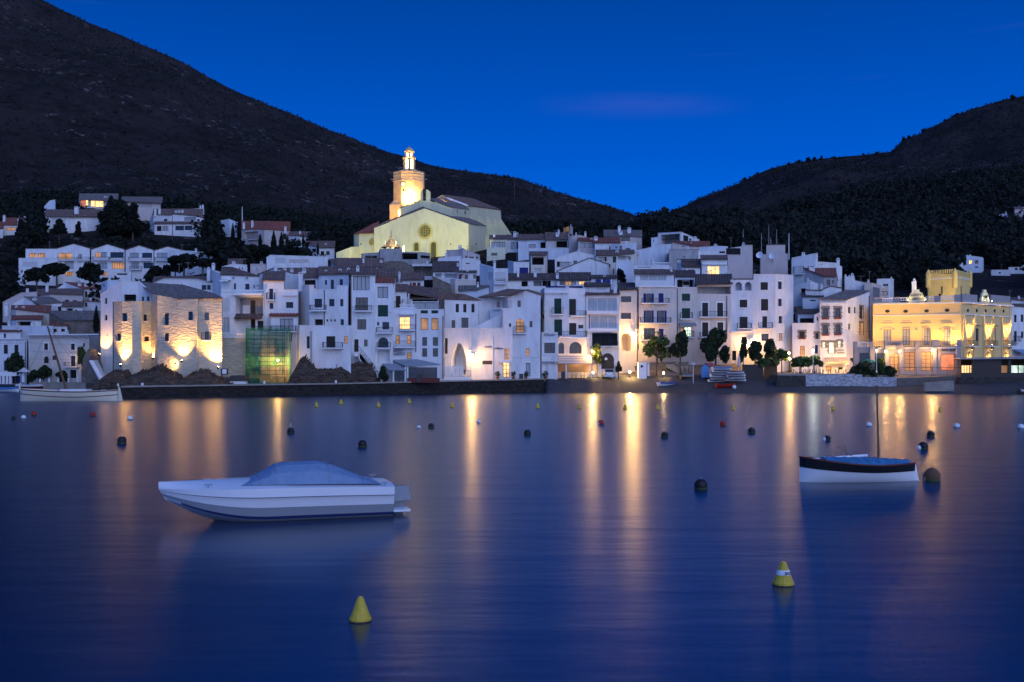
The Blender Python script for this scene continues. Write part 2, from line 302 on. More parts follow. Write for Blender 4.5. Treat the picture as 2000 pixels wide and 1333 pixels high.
def ground(X, Y, detail=True):
    X = np.asarray(X, float); Y = np.asarray(Y, float)
    px = 1000 + FP * X / Y
    pxc = np.clip(px, CK[0], CK[-1] - 1e-3); i = np.clip(np.searchsorted(CK, pxc, side='right') - 1, 0, len(CK) - 2)
    ck = np.array(CK, float); t = (pxc - ck[i]) / (ck[i + 1] - ck[i])
    j = np.clip(np.searchsorted(YR, Y, side='right') - 1, 0, len(YR) - 2); w = np.clip((Y - YR[j]) / (YR[j + 1] - YR[j]), 0, 1)
    z0 = PROF[i, j] * (1 - w) + PROF[i, j + 1] * w; z1 = PROF[i + 1, j] * (1 - w) + PROF[i + 1, j + 1] * w
    z = z0 * (1 - t) + z1 * t
    # bring the skyline in between the columns to the ridge line
    zr = CAMZ + (HOR - np.interp(pxc, _rx, _rz)) / FP * RY
    zl = PROF[i, np.searchsorted(YR, RY)] * (1 - t) + PROF[i + 1, np.searchsorted(YR, RY)] * t
    k = np.clip((Y - 500) / (RY - 500), 0, 1) ** 1.3
    z = z + (zr - zl) * k
    inq = (pxc > 236) & (pxc < 1064); yq = np.interp(pxc, [236, 330, 500, 650, 760, 900, 1000, 1064], [121.2, 124.5, 131.2, 137.0, 140.0, 144.0, 147.6, 150.2])
    z = np.where(inq & (Y < yq + 1.6), np.minimum(z, -1.2), z); z = np.where(inq & (Y < yq + 6.5), np.minimum(z, 1.3), z)
    if detail:
        a = np.clip((Y - 230) / 500, 0, 1)
        dip = 1 - 0.7 * np.clip(1 - np.abs(Y - RY) / 120, 0, 1)
        z = z + a * dip * (fbm(X / 95, Y / 95, 6, 3) * 17 - 3 + np.abs(fbm(X / 160 + 5, Y / 240, 4, 9)) * -22)
    return z
def gz(X, Y): return float(ground(np.array([X]), np.array([Y]))[0])
def gp(px, Y): return gz(XW(px, Y), Y)
S = np.concatenate([np.linspace(-0.85, -0.56, 30)[:-1], np.linspace(-0.56, 0.56, 560), np.linspace(0.56, 0.85, 30)[1:]])
SS, YY = np.meshgrid(S, YR); XX = SS * YY; ZZ = ground(XX, YY)
nS = len(S); nY = len(YR)
idx = np.arange(nS * nY).reshape(nY, nS)
quads = np.stack([idx[:-1, :-1], idx[:-1, 1:], idx[1:, 1:], idx[1:, :-1]], -1)
qY = YY[:-1, :-1]; qP = 1000 + 2000 * SS[:-1, :-1]; qZ = ZZ[:-1, :-1]
def sheet(name, mask, m, smooth=True):
    q = quads[mask]; u, inv = np.unique(q, return_inverse=True)
    co = np.stack([XX.ravel()[u], YY.ravel()[u], ZZ.ravel()[u]], 1)
    me = bpy.data.meshes.new(name); me.vertices.add(len(u)); me.vertices.foreach_set('co', co.astype(np.float32).ravel())
    n = len(q); me.loops.add(n * 4); me.loops.foreach_set('vertex_index', inv.astype(np.int32).ravel())
    me.polygons.add(n); me.polygons.foreach_set('loop_start', np.arange(0, n * 4, 4, dtype=np.int32)); me.polygons.foreach_set('loop_total', np.full(n, 4, np.int32))
    me.update(calc_edges=True); me.materials.append(m)
    me.polygons.foreach_set('use_smooth', [smooth] * n)
    o = bpy.data.objects.new(name, me); COL.objects.link(o); return struct(o)
# mountain ground: dark scrub, soil and pale rock outcrops
def ground_mat():
    m, t, b, N, L = _nodes('hill_ground'); g = N.new('ShaderNodeNewGeometry')
    def noise(sc, d=6, rg=0.6):
        n = N.new('ShaderNodeTexNoise'); n.inputs['Scale'].default_value = sc; n.inputs['Detail'].default_value = d; n.inputs['Roughness'].default_value = rg
        L.new(g.outputs['Position'], n.inputs['Vector']); return n.outputs[0]
    def rg(src, a, b_, c=0, d=1):
        r = N.new('ShaderNodeMapRange'); r.inputs[1].default_value = a; r.inputs[2].default_value = b_; r.inputs[3].default_value = c; r.inputs[4].default_value = d; L.new(src, r.inputs[0]); return r.outputs[0]
    def mix(f, a, c):
        x = N.new('ShaderNodeMix'); x.data_type = 'RGBA'; L.new(f, x.inputs[0])
        for s_, q_ in ((6, a), (7, c)):
            if isinstance(q_, tuple): x.inputs[s_].default_value = (*q_, 1)
            else: L.new(q_, x.inputs[s_])
        return x.outputs[2]
    base = mix(rg(noise(0.09), .38, .62), (0.018, 0.016, 0.015), (0.034, 0.027, 0.026))
    base = mix(rg(noise(0.012, 4), .42, .60), base, (0.044, 0.034, 0.033))
    f1 = rg(noise(0.10, 8, .72), .57, .66); f2 = rg(noise(0.008, 3), .47, .56)
    mul = N.new('ShaderNodeMath'); mul.operation = 'MULTIPLY'; L.new(f1, mul.inputs[0]); L.new(f2, mul.inputs[1])
    base = mix(mul.outputs[0], base, (0.26, 0.21, 0.20))
    L.new(base, b.inputs['Base Color']); b.inputs['Roughness'].default_value = 1; b.inputs['Specular IOR Level'].default_value = 0.1
    bp = N.new('ShaderNodeBump'); bp.inputs['Strength'].default_value = 1; bp.inputs['Distance'].default_value = 6
    L.new(noise(0.10, 9, .72), bp.inputs['Height']); L.new(bp.outputs[0], b.inputs['Normal']); return m
MATS['hill'] = ground_mat()
mat('beach', (0.075, 0.076, 0.082), 0.95, col2=(0.035, 0.036, 0.041), vs=3, bump=1.0, bs=9, stretch=(.6, 1.5, 1))
mat('paving', (0.19, 0.165, 0.14), 0.9, col2=(0.11, 0.095, 0.08), vs=0.8, bump=0.5, bs=5)
is_beach = ((qP > 1045) & (qY < np.where(qP > 1500, 155, 158))) | ((qP < 236) & (qY < 181))
is_town = (~is_beach) & (qY < 178)
sheet('beach', is_beach, MATS['beach']); sheet('street', is_town, MATS['paving']); sheet('hill', ~(is_beach | is_town), MATS['hill'])

# ------------------------------------------------------------------ water
def water_mat():
    m, t, b, N, L = _nodes('sea_water'); g = N.new('ShaderNodeNewGeometry')
    b.inputs['Base Color'].default_value = (0.0, 0.015, 0.055, 1); b.inputs['Roughness'].default_value = 0.27; b.inputs['Specular Tint'].default_value = (0.46, 0.74, 1.0, 1)
    b.inputs['IOR'].default_value = 1.8; b.inputs['Specular IOR Level'].default_value = 0.5
    hs = []
    for sc, st, w in ((0.5, (0.30, 1, 1), 1.0), (1.6, (0.16, 1, 1), 0.22)):
        mp_ = N.new('ShaderNodeMapping'); mp_.inputs['Scale'].default_value = st; L.new(g.outputs['Position'], mp_.inputs[0])
        n = N.new('ShaderNodeTexNoise'); n.inputs['Scale'].default_value = sc; n.inputs['Detail'].default_value = 5; L.new(mp_.outputs[0], n.inputs['Vector'])
        q = N.new('ShaderNodeMath'); q.operation = 'MULTIPLY'; q.inputs[1].default_value = w; L.new(n.outputs[0], q.inputs[0]); hs.append(q.outputs[0])
    a = N.new('ShaderNodeMath'); a.operation = 'ADD'; L.new(hs[0], a.inputs[0]); L.new(hs[1], a.inputs[1])
    bp = N.new('ShaderNodeBump'); bp.inputs['Strength'].default_value = 0.35; bp.inputs['Distance'].default_value = 0.07
    L.new(a.outputs[0], bp.inputs['Height']); L.new(bp.outputs[0], b.inputs['Normal']); return m
mw = M(); mw.poly([(-900, -200, 0), (900, -200, 0), (900, 230, 0), (-900, 230, 0)])
MATS['water'] = water_mat()
struct(mw.build('water', 'water'))

# ------------------------------------------------------------------ quay
qpts = [(236, 121.2), (330, 124.5), (500, 131.2), (650, 137.0), (760, 140.0), (900, 144.0), (1000, 147.6), (1063, 150.2)]
q = M(); n_ = len(qpts)
def qz(px): return float(np.interp(px, [236, 650, 1000, 1052], [1.55, 1.62, 2.0, 2.1]))
for i in range(n_ - 1):
    (a, ya), (c, yc) = qpts[i], qpts[i + 1]; k = 6
    for j in range(k):
        p0, y0 = a + (c - a) * j / k, ya + (yc - ya) * j / k; p1, y1 = a + (c - a) * (j + 1) / k, ya + (yc - ya) * (j + 1) / k
        x0, x1 = XW(p0, y0), XW(p1, y1)
        q.hexa([(x0, y0, -1.5), (x1, y1, -1.5), (x1, y1 + 6, -1.5), (x0, y0 + 6, -1.5)], [(x0, y0 + .25, qz(p0) - .18), (x1, y1 + .25, qz(p1) - .18), (x1, y1 + 6, qz(p1) - .18), (x0, y0 + 6, qz(p0) - .18)])
x0, y0 = XW(236, 121.2), 121.2
q.hexa([(x0 - .1, y0, -1.5), (x0, y0, -1.5), (x0, y0 + 50, -1.5), (x0 - 9, y0 + 50, -1.5)], [(x0 - .1, y0, 1.37), (x0, y0, 1.37), (x0, y0 + 50, 1.37), (x0 - 9, y0 + 50, 1.37)])
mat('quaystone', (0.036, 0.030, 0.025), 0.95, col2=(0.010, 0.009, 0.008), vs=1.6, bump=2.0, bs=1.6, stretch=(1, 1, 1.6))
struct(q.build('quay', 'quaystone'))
cp = M()
for i in range(n_ - 1):
    (a, ya), (c, yc) = qpts[i], qpts[i + 1]; x0, x1 = XW(a, ya), XW(c, yc)
    cp.hexa([(x0, ya + .1, qz(a) - .176), (x1, yc + .1, qz(c) - .176), (x1, yc + 6, qz(c) - .176), (x0, ya + 6, qz(a) - .176)], [(x0, ya + .1, qz(a)), (x1, yc + .1, qz(c)), (x1, yc + 6, qz(c)), (x0, ya + 6, qz(a))])
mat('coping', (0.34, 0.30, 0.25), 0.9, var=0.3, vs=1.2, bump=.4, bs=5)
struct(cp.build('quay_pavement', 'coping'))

# ------------------------------------------------------------------ buildings
FOOT = []       # footprints kept clear of trees (x, y, radius)
def tile_quad(root, fl, fr, br, bl, m='tile', over=0.35, name='roof', th=0.10, pitch=0.42):
    """roof of channel tiles: ridged sheet running up the slope, with an eave and an underside"""
    fl, fr, br, bl = map(Vector, (fl, fr, br, bl))
    up = ((bl - fl) + (br - fr)) * .5; un = up.normalized()
    if over: fl = fl - un * over; fr = fr - un * over
    ac = (fr - fl).normalized(); fl = fl - ac * over * .5; bl = bl - ac * over * .5; fr = fr + ac * over * .5; br = br + ac * over * .5
    w = (fr - fl).length; nu = max(2, min(160, int(w / pitch) * 2)); mm = M(); nn = ac.cross(un)
    if nn.z < 0: nn = -nn
    nv = max(1, int(up.length / 1.4)); rows = []
    for j in range(nv + 1):
        t = j / nv; row = []
        for i in range(nu + 1):
            u = i / nu; p = (fl * (1 - u) + fr * u) * (1 - t) + (bl * (1 - u) + br * u) * t
            sag = -0.10 * math.sin(math.pi * u) * math.sin(math.pi * t)
            row.append(p + nn * (th + (0.085 if i % 2 else 0.0) + sag))
        rows.append(row)
    mm.grid(rows); mm.grid([[fl, fr], rows[0][:1] + rows[0][-1:]]); mm.poly([fr, fl, bl, br])
    mm.poly([fl, rows[0][0], rows[-1][0], bl]); mm.poly([fr, br, rows[-1][-1], rows[0][-1]])
    return mm.build(name, m, root)

def wall_seg(mm, rev, p0, p1, zb, zt0, zt1, ops):
    """vertical wall p0->p1 with real openings; ops: (u0,u1,z0,z1,depth,arch)"""
    p0 = Vector((p0[0], p0[1])); p1 = Vector((p1[0], p1[1])); t = p1 - p0; L = t.length
    if L < 1e-4: return
    t /= L; n = Vector((t.y, -t.x))
    def pt(u, z, d=0): q = p0 + t * u - n * d; return (q.x, q.y, z)
    zm = min(zt0, zt1); us = sorted({0.0, L, *[o[0] for o in ops], *[o[1] for o in ops]}); zs = sorted({zb, zm, *[o[2] for o in ops], *[o[3] for o in ops]})
    for i in range(len(us) - 1):
        for j in range(len(zs) - 1):
            a, b, c, d = us[i], us[i + 1], zs[j], zs[j + 1]; um, zc = (a + b) / 2, (c + d) / 2
            if b - a < 1e-4 or d - c < 1e-4: continue
            if any(o[0] < um < o[1] and o[2] < zc < o[3] for o in ops): continue
            mm.poly([pt(a, c), pt(b, c), pt(b, d), pt(a, d)])
    if abs(zt0 - zt1) > 1e-3:
        mm.poly([pt(0, zm), pt(L, zm)] + ([pt(L, zt1)] if zt1 > zm else []) + ([pt(0, zt0)] if zt0 > zm else []))
    for (u0, u1, z0, z1, dp, arch) in ops:
        if arch:
            rx = (u1 - u0) / 2; rz = min(arch * rx, z1 - z0 - .05); zc = z1 - rz; ns_ = 10; cx = (u0 + u1) / 2
            if arch > 1.2:  # pointed
                arc = [(cx - rx * (1 - s / 5) ** 1.0, zc + rz * math.sin(math.pi / 2 * (s / 5)) ** .9) for s in range(6)]; arc += [(2 * cx - a, b) for a, b in arc[-2::-1]]
            else: arc = [(cx - rx * math.cos(math.pi * s / ns_), zc + rz * math.sin(math.pi * s / ns_)) for s in range(ns_ + 1)]
            for s in range(len(arc) - 1):
                (a, za), (b, z_b) = arc[s], arc[s + 1]
                mm.poly([pt(a, za), pt(b, z_b), pt(b, z1), pt(a, z1)])
                rev.poly([pt(a, za), pt(a, za, dp), pt(b, z_b, dp), pt(b, z_b)])
            zr = zc
        else:
            zr = z1; rev.poly([pt(u0, z1), pt(u0, z1, dp), pt(u1, z1, dp), pt(u1, z1)])
        rev.poly([pt(u0, z0), pt(u0, z0, dp), pt(u0, zr, dp), pt(u0, zr)]); rev.poly([pt(u1, z0), pt(u1, zr), pt(u1, zr, dp), pt(u1, z0, dp)])
        rev.poly([pt(u0, z0), pt(u1, z0), pt(u1, z0, dp), pt(u0, z0, dp)])

PANE = {'w': 'glass', 'W': 'curtain', 'l': 'lit', 'L': 'litdim', 'X': 'litwhite', 'R': 'litred', 'd': 'dark', 'D': 'glass'}  # dark openings get a near-black sheet as their inner shade
def obox(mm, p0, t, n, u0, u1, d0, d1, z0, z1):
    """box on a wall: u along, d outward (positive = proud)"""
    def q(u, d): v = p0 + t * u + n * d; return (v.x, v.y)
    a, b, c, e = q(u0, d1), q(u1, d1), q(u1, d0), q(u0, d0)
    mm.hexa([(*a, z0), (*b, z0), (*c, z0), (*e, z0)], [(*a, z1), (*b, z1), (*c, z1), (*e, z1)])
def rails(root, p0, t, n, u0, u1, d, z0, z1, m='iron', step=0.22, ends=True, par=None, bal=False, d0=0.0):
    mm = M()
    if bal:
        obox(mm, p0, t, n, u0, u1, d - .12, d + .12, z1 - .14, z1); obox(mm, p0, t, n, u0, u1, d - .12, d + .12, z0, z0 + .12)
        k = max(2, int((u1 - u0) / 0.30))
        for i in range(k):
            u = u0 + (i + .5) * (u1 - u0) / k; v = p0 + t * u + n * d; h = z1 - z0 - .26
            mm.lathe((v.x, v.y, z0 + .12), [(.06, 0), (.09, .3 * h), (.045, .65 * h), (.07, h)], 6)
        return mm.build('balustrade', 'trim', par or root)
    obox(mm, p0, t, n, u0, u1, d - .03, d + .03, z1 - .05, z1); obox(mm, p0, t, n, u0, u1, d - .02, d + .02, z0 + .06, z0 + .10)
    k = max(2, int((u1 - u0) / step))
    for i in range(k + 1):
        u = u0 + i * (u1 - u0) / k; obox(mm, p0, t, n, u - .014, u + .014, d - .014, d + .014, z0, z1 - .02)
    if ends and d > .2:
        for u in (u0, u1):
            obox(mm, p0, t, n, u - .02, u + .02, d0, d, z1 - .05, z1)
            for j in range(1, 4): obox(mm, p0, t, n, u - .014, u + .014, d0 + (d - d0) * j / 4 - .014, d0 + (d - d0) * j / 4 + .014, z0, z1 - .03)
    return mm.build('railing', m, par or root)

def window(root, p0, t, n, u0, u1, z0, z1, dp, kind, col, flags, arch):
    """one window, door or shutter set in its opening"""
    w, h = u1 - u0, z1 - z0
    def q(u, d, z): v = p0 + t * u + n * d; return (v.x, v.y, z)
    if kind == 's':
        mm = M(); d = -0.06 if dp > .1 else 0.02
        for (a, b) in ((u0, (u0 + u1) / 2 - .01), ((u0 + u1) / 2 + .01, u1)):
            obox(mm, p0, t, n, a, a + .06, d - .03, d + .03, z0, z1); obox(mm, p0, t, n, b - .06, b, d - .03, d + .03, z0, z1)
            k = max(3, int(h / 0.16))
            for i in range(k + 1):
                zz = z0 + (h - .05) * i / k; obox(mm, p0, t, n, a + .06, b - .06, d - .025, d + (.018 if i % 2 else .0), zz, zz + h / k * .8 if i < k else z1)
        obox(mm, p0, t, n, u0, u1, d - .06, d - .045, z0, z1)
        return mm.build('shutter', 's' + (col or 'k'), root)
    if kind == 'D':
        mm = M(); obox(mm, p0, t, n, u0, u1, -dp - .05, -dp + .02, z0, z1); obox(mm, p0, t, n, u0 + w * .12, u0 + w * .46, -dp + .02, -dp + .04, z0 + h * .1, z0 + h * .9)
        obox(mm, p0, t, n, u0 + w * .54, u0 + w * .88, -dp + .02, -dp + .04, z0 + h * .1, z0 + h * .9)
        return mm.build('door', {'k': 'frame', 'r': 'sr', 'w': 'framew', 'b': 'sb'}.get(col, 'frame'), root)
    fr = M(); f = min(.07, w * .1); d = -dp + .04
    fm = 'sr' if 'R' in flags else 'framew' if 'N' in flags else ('iron' if kind in 'dl' else 'frame')
    obox(fr, p0, t, n, u0, u0 + f, d - .05, d, z0, z1); obox(fr, p0, t, n, u1 - f, u1, d - .05, d, z0, z1)
    obox(fr, p0, t, n, u0 + f, u1 - f, d - .05, d, z0, z0 + f); obox(fr, p0, t, n, u0 + f, u1 - f, d - .05, d, z1 - f, z1)
    nx = max(1, round(w / 0.62)) if kind != 'd' else max(1, round(w / 1.4)); nz = (max(1, round(h / 0.55)) if (w < 1.7 and kind in 'wlLX' and 'P' not in flags) else (2 if h > 2.2 else 1))
    if 'P' in flags: nx = max(1, round(w / 1.6)); nz = 1
    for i in range(1, nx): u = u0 + w * i / nx; obox(fr, p0, t, n, u - .035, u + .035, d - .05, d + .003, z0 + f, z1 - f)
    for i in range(1, nz): z = z0 + h * i / nz; obox(fr, p0, t, n, u0 + f, u1 - f, d - .045, d - .003, z - .025, z + .025)
    fo = fr.build('window', fm, root)
    pn = M(); pn.poly([q(u0, d - .03, z0), q(u1, d - .03, z0), q(u1, d - .03, z1), q(u0, d - .03, z1)]); pn.build('pane', PANE[kind], fo)
    return fo

class House:
    def __init__(s, fr, label, pts, D=8, roof='f', m='w', ops='', name='house', cat='house', root=None, base=None, th=0.28, tm='tile', foot=True, over=.35, back=None, group=None):
        s.fr = fr; s.m = m; s.th = th
        px = [(cv(fr, x, y)[0], cv(fr, x, y)[1], Y) for x, y, Y in pts]
        s.F = [P(a, b, Y) for a, b, Y in px]; s.px = px
        zb = base if base is not None else min(gz(p.x, p.y) for p in s.F) - 1.2
        s.zb = zb; s.D = D
        if root is None:
            cx = sum(p.x for p in s.F) / len(s.F); cy = min(p.y for p in s.F)
            root = thing(name, label, cat, (cx, cy + .01, max(zb, gz(cx, cy) if base is None else zb)), group)
        s.root = root
        if foot:
            pf = [q[0] for q in px]; mg = 20 if pf[0] > 1700 and 235 < s.F[0].y < 400 else 4; FOOT.append((min(pf) - mg, max(pf) + mg, min(p.y for p in s.F) - (10 if s.F[0].y > 400 else 90 if pf[0] > 1700 and s.F[0].y > 235 else 70 if s.F[0].y > 270 else 34 if s.F[0].y > 240 else 14), max(p.y for p in s.F) + D + 2))
        rise = 0
        if roof[0] == 't':   # 't<row>': tiled slope up to the ridge shown at that row
            s.ridge = PZ(cv(fr, 0, float(roof[1:]))[1], s.F[0].y + D)
        B = []
        for p in s.F:
            z = p.z
            if roof[0] == 't': z = s.ridge if roof[0] == 't' else z
            yb = max(p.y + D * .35, min(q.y for q in s.F) + D); B.append(Vector((p.x * (1 + .92 * (yb / p.y - 1)) + (back or 0), yb, z)))   # houses fan out round the bay
        s.B = B
        # distribute openings
        segs = [[] for _ in range(len(s.F) - 1)]; items = []
        for line in ops.replace('\n', ';').split(';'):
            w = line.split()
            if not w: continue
            code = w[0]; kind = code[0]; flags = code.split('+')[1] if '+' in code else ''; c = code.split('+')[0][1:]
            if kind == 'c': items.append(('c', [float(v) for v in w[1:]], c)); continue
            a = [float(v) for v in w[1:5]]
            if fr != 'N':
                x0, y0 = cv(fr, a[0], a[1]); x1, y1 = cv(fr, a[2], a[3])
            else: x0, y0, x1, y1 = a
            xc = (x0 + x1) / 2; k = None
            for i in range(len(px) - 1):
                if px[i][0] <= xc <= px[i + 1][0]: k = i
            if k is None: print('OP MISS', label, line); continue
            A_, B_ = s.F[k], s.F[k + 1]
            def uu(x):
                sx = (x - 1000) / FP; dx, dy = B_.x - A_.x, B_.y - A_.y
                return (sx * A_.y - A_.x) / (dx - sx * dy)
            L = math.hypot(B_.x - A_.x, B_.y - A_.y); ua, ub = uu(x0) * L, uu(x1) * L; Yc = A_.y + (B_.y - A_.y) * (ua + ub) / 2 / L
            z1, z0 = PZ(y0, Yc), PZ(y1, Yc)
            items.append((kind, k, ua, ub, z0, z1, c, flags, L))
            if kind in 'swWlLXRdDoO':
                ua2, ub2 = max(.02, ua), min(L - .02, ub); zm = min(A_.z, B_.z)
                arch = 1.0 if 'A' in flags else (2.0 if 'G' in flags else 0); 
                dp = {'o': 1.3, 'O': 2.4, 's': .2, 'd': .45}.get(kind, .18)
                if z1 < zm - .02 and ub2 - ua2 > .1: segs[k].append((ua2, ub2, z0, z1, dp, arch, kind, c, flags))
                else: segs[k].append(None); items[-1] = ('proud',) + items[-1][1:] + (kind,)
        mm = M(); rv = mm
        for k in range(len(s.F) - 1):
            A_, B_ = s.F[k], s.F[k + 1]
            wall_seg(mm, rv, A_, B_, zb, A_.z, B_.z, [o[:6] for o in segs[k] if o])
        # sides and back
        def side(a, b):
            mm.poly([(a.x, a.y, zb), (b.x, b.y, zb), (b.x, b.y, b.z), (a.x, a.y, a.z)])
        side(B[0], s.F[0]); side(s.F[-1], B[-1]); side(B[-1], B[0]) if roof[0] == 't' or True else None
        wo = mm.build('wall', m, root); s.wo = wo
        for k, sg in enumerate(segs):
            A_, B_ = s.F[k], s.F[k + 1]; t = Vector((B_.x - A_.x, B_.y - A_.y)).normalized(); n = Vector((t.y, -t.x)); p0 = Vector((A_.x, A_.y))
            for o in sg:
                if not o: continue
                u0, u1, z0, z1, dp, arch, kind, c, fl = o
                if kind in 'oO':
                    bm_ = M(); q = lambda u, z: ((p0 + t * u - n * dp).x, (p0 + t * u - n * dp).y, z)
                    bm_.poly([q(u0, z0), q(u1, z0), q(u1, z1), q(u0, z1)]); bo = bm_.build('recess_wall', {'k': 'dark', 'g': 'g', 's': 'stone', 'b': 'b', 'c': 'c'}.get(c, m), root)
                    continue
                window(root, p0, t, n, u0, u1, z0, z1, dp, kind, c, fl, arch)
                s.extras(root, p0, t, n, u0, u1, z0, z1, fl, dp)
        for it in items:
            if it[0] == 'proud':
                _, k, u0, u1, z0, z1, c, fl, L, kind = it; A_, B_ = s.F[k], s.F[k + 1]; t = Vector((B_.x - A_.x, B_.y - A_.y)).normalized(); n = Vector((t.y, -t.x))
                if kind in 'oO': kind = 'd'
                window(root, Vector((A_.x, A_.y)), t, n, u0, u1, z0, z1, -.05, kind, c, fl, 0); continue
            if it[0] == 'c':
                a = it[1]; x, y = cv(fr, a[0], a[1]); sc = FR[fr][2]; w = a[2] / sc; h = (a[3] if len(a) > 3 else 40) / sc; Y = (min(p.y for p in s.F) + (a[4] if len(a) > 4 else D * .45))
                chimney(root, x, y, w, h, Y, it[2]); continue
            kind, k, u0, u1, z0, z1, c, fl, L = it
            if kind in 'swWlLXRdDoO': continue
            A_, B_ = s.F[k], s.F[k + 1]; t = Vector((B_.x - A_.x, B_.y - A_.y)).normalized(); n = Vector((t.y, -t.x)); p0 = Vector((A_.x, A_.y))
            if kind == 'B':   # balcony: z1 top of rail, z0 underside of slab
                d = .85 if c != 's' else .45; sb = M(); obox(sb, p0, t, n, u0, u1, .0, d, z0, z0 + .16); b = sb.build('balcony', 'trim', root)
                rails(root, p0, t, n, u0 + .05, u1 - .05, d - .05, z0 + .16, max(z1, z0 + .9), par=b, m='iron', bal=('b' in c))
            elif kind == 'S':  # slab / cornice
                sb = M(); obox(sb, p0, t, n, u0, u1, .0, .3 if not c else float(c), z0, z1); sb.build('cornice', 'trim', root)
            elif kind == 'T':  # small tiled canopy
                a, b = p0 + t * u0, p0 + t * u1; dd = .9
                tile_quad(root, (a.x + n.x * dd, a.y + n.y * dd, z0), (b.x + n.x * dd, b.y + n.y * dd, z0), (b.x, b.y, z1), (a.x, a.y, z1), c and {'d': 'tiled', 'r': 'tiler'}[c] or 'tile', .0, 'canopy')
            elif kind == 'V':  # awning
                a, b = p0 + t * u0, p0 + t * u1; dd = 1.6; mm2 = M(); zz = z0 + .25
                mm2.hexa([(a.x, a.y, z1 - .04), (b.x, b.y, z1 - .04), (b.x + n.x * dd, b.y + n.y * dd, zz - .04), (a.x + n.x * dd, a.y + n.y * dd, zz - .04)],
                         [(a.x, a.y, z1), (b.x, b.y, z1), (b.x + n.x * dd, b.y + n.y * dd, zz), (a.x + n.x * dd, a.y + n.y * dd, zz)])
                obox(mm2, p0, t, n, u0, u1, dd - .02, dd, z0, zz); mm2.build('awning', {'w': 'trim', 'c': 'canvas', 'k': 'greyp', 'b': 'tarp'}[c or 'w'], root)
            elif kind == 'P':  # drain pipe
                mm2 = M(); um = (u0 + u1) / 2; v = p0 + t * um + n * .07; mm2.tube((v.x, v.y, z0), (v.x, v.y, z1), .06, n=6); mm2.build('drainpipe', 'rust' if c != 'w' else 'trim', root)
            elif kind == 'K':  # parapet balustrade standing on a wall head
                rails(root, p0, t, n, u0, u1, -.15, z0, z1, bal=True)
            elif kind == 'R_': pass
            elif kind == 'F':  # flat panel / sign board
                mm2 = M(); obox(mm2, p0, t, n, u0, u1, .0, .06, z0, z1); mm2.build('panel', {'w': 'trim', 'k': 'frame', 'b': 'navy', 'p': 'p', 'g': 'g'}[c or 'w'], root)
            elif kind == 'I':  # wall head railing
                rails(root, p0, t, n, u0, u1, -.1, z0, z1, ends=False)
            elif kind == 'M':  # air conditioner
                mm2 = M(); obox(mm2, p0, t, n, u0, u1, .05, .4, z0, z1); mm2.build('air_conditioner', 'greyp', root)
        # roof
        if roof[0] == 't':
            for k in range(len(s.F) - 1):
                if abs(s.F[k + 1].x - s.F[k].x) < .4: continue
                tile_quad(root, s.F[k], s.F[k + 1], B[k + 1], B[k], tm, over)
            # rear slope
            a, b = B[0], B[-1]; D2 = D * .8
            tile_quad(root, (b.x * 1.03, b.y + D2, min(s.F[0].z, s.F[-1].z)), (a.x * 1.03, a.y + D2, min(s.F[0].z, s.F[-1].z)), (a.x, a.y, a.z), (b.x, b.y, b.z), tm, .2)
            rb = M(); zl = min(s.F[0].z, s.F[-1].z)
            for (u, v, sg_) in ((B[0], 1, 1), (B[-1], 1, -1)):
                pts_ = [(u.x, u.y, zb), (u.x * 1.03, u.y + D2, zb), (u.x * 1.03, u.y + D2, zl), (u.x, u.y, u.z)]
                rb.poly(pts_ if sg_ < 0 else pts_[::-1])
            rb.poly([(B[-1].x * 1.03, B[-1].y + D2, zb), (B[0].x * 1.03, B[0].y + D2, zb), (B[0].x * 1.03, B[0].y + D2, zl), (B[-1].x * 1.03, B[-1].y + D2, zl)])
            rb.build('rear_wall', m, root)
        elif roof[0] == 'g':   # slopes run back from a gable facing us
            for k in range(len(s.F) - 1):
                if abs(s.F[k + 1].x - s.F[k].x) < .4: continue
                a, b, c_, d_ = s.F[k], s.F[k + 1], B[k + 1], B[k]
                if a.z < b.z: tile_quad(root, d_, a, b, c_, tm, .25)
                else: tile_quad(root, b, c_, d_, a, tm, .25)
        elif roof[0] == 'f':
            zt = min(p.z for p in s.F) - .35; sl = M(); sl.poly([(p.x, p.y, zt) for p in s.F] + [(p.x, p.y, zt) for p in reversed(B)]); sl.build('roof', 'slab', root)
            cpm = M()
            for k in range(len(s.F) - 1):
                A_, B_ = s.F[k], s.F[k + 1]; t = Vector((B_.x - A_.x, B_.y - A_.y)); L = t.length
                if L < .05: continue
                t /= L; n = Vector((t.y, -t.x)); p0 = Vector((A_.x, A_.y)); e = .06
                def q(u, d): v = p0 + t * u + n * d; return (v.x, v.y)
                a, b, c_, d_ = q(-.03, e), q(L + .03, e), q(L, -.3), q(0, -.3)
                cpm.hexa([(*a, A_.z + .004), (*b, B_.z + .004), (*c_, B_.z + .004), (*d_, A_.z + .004)], [(*a, A_.z + .09), (*b, B_.z + .09), (*c_, B_.z + .09), (*d_, A_.z + .09)])
            cpm.build('coping', 'trim' if m in 'wbyc' else m, root)
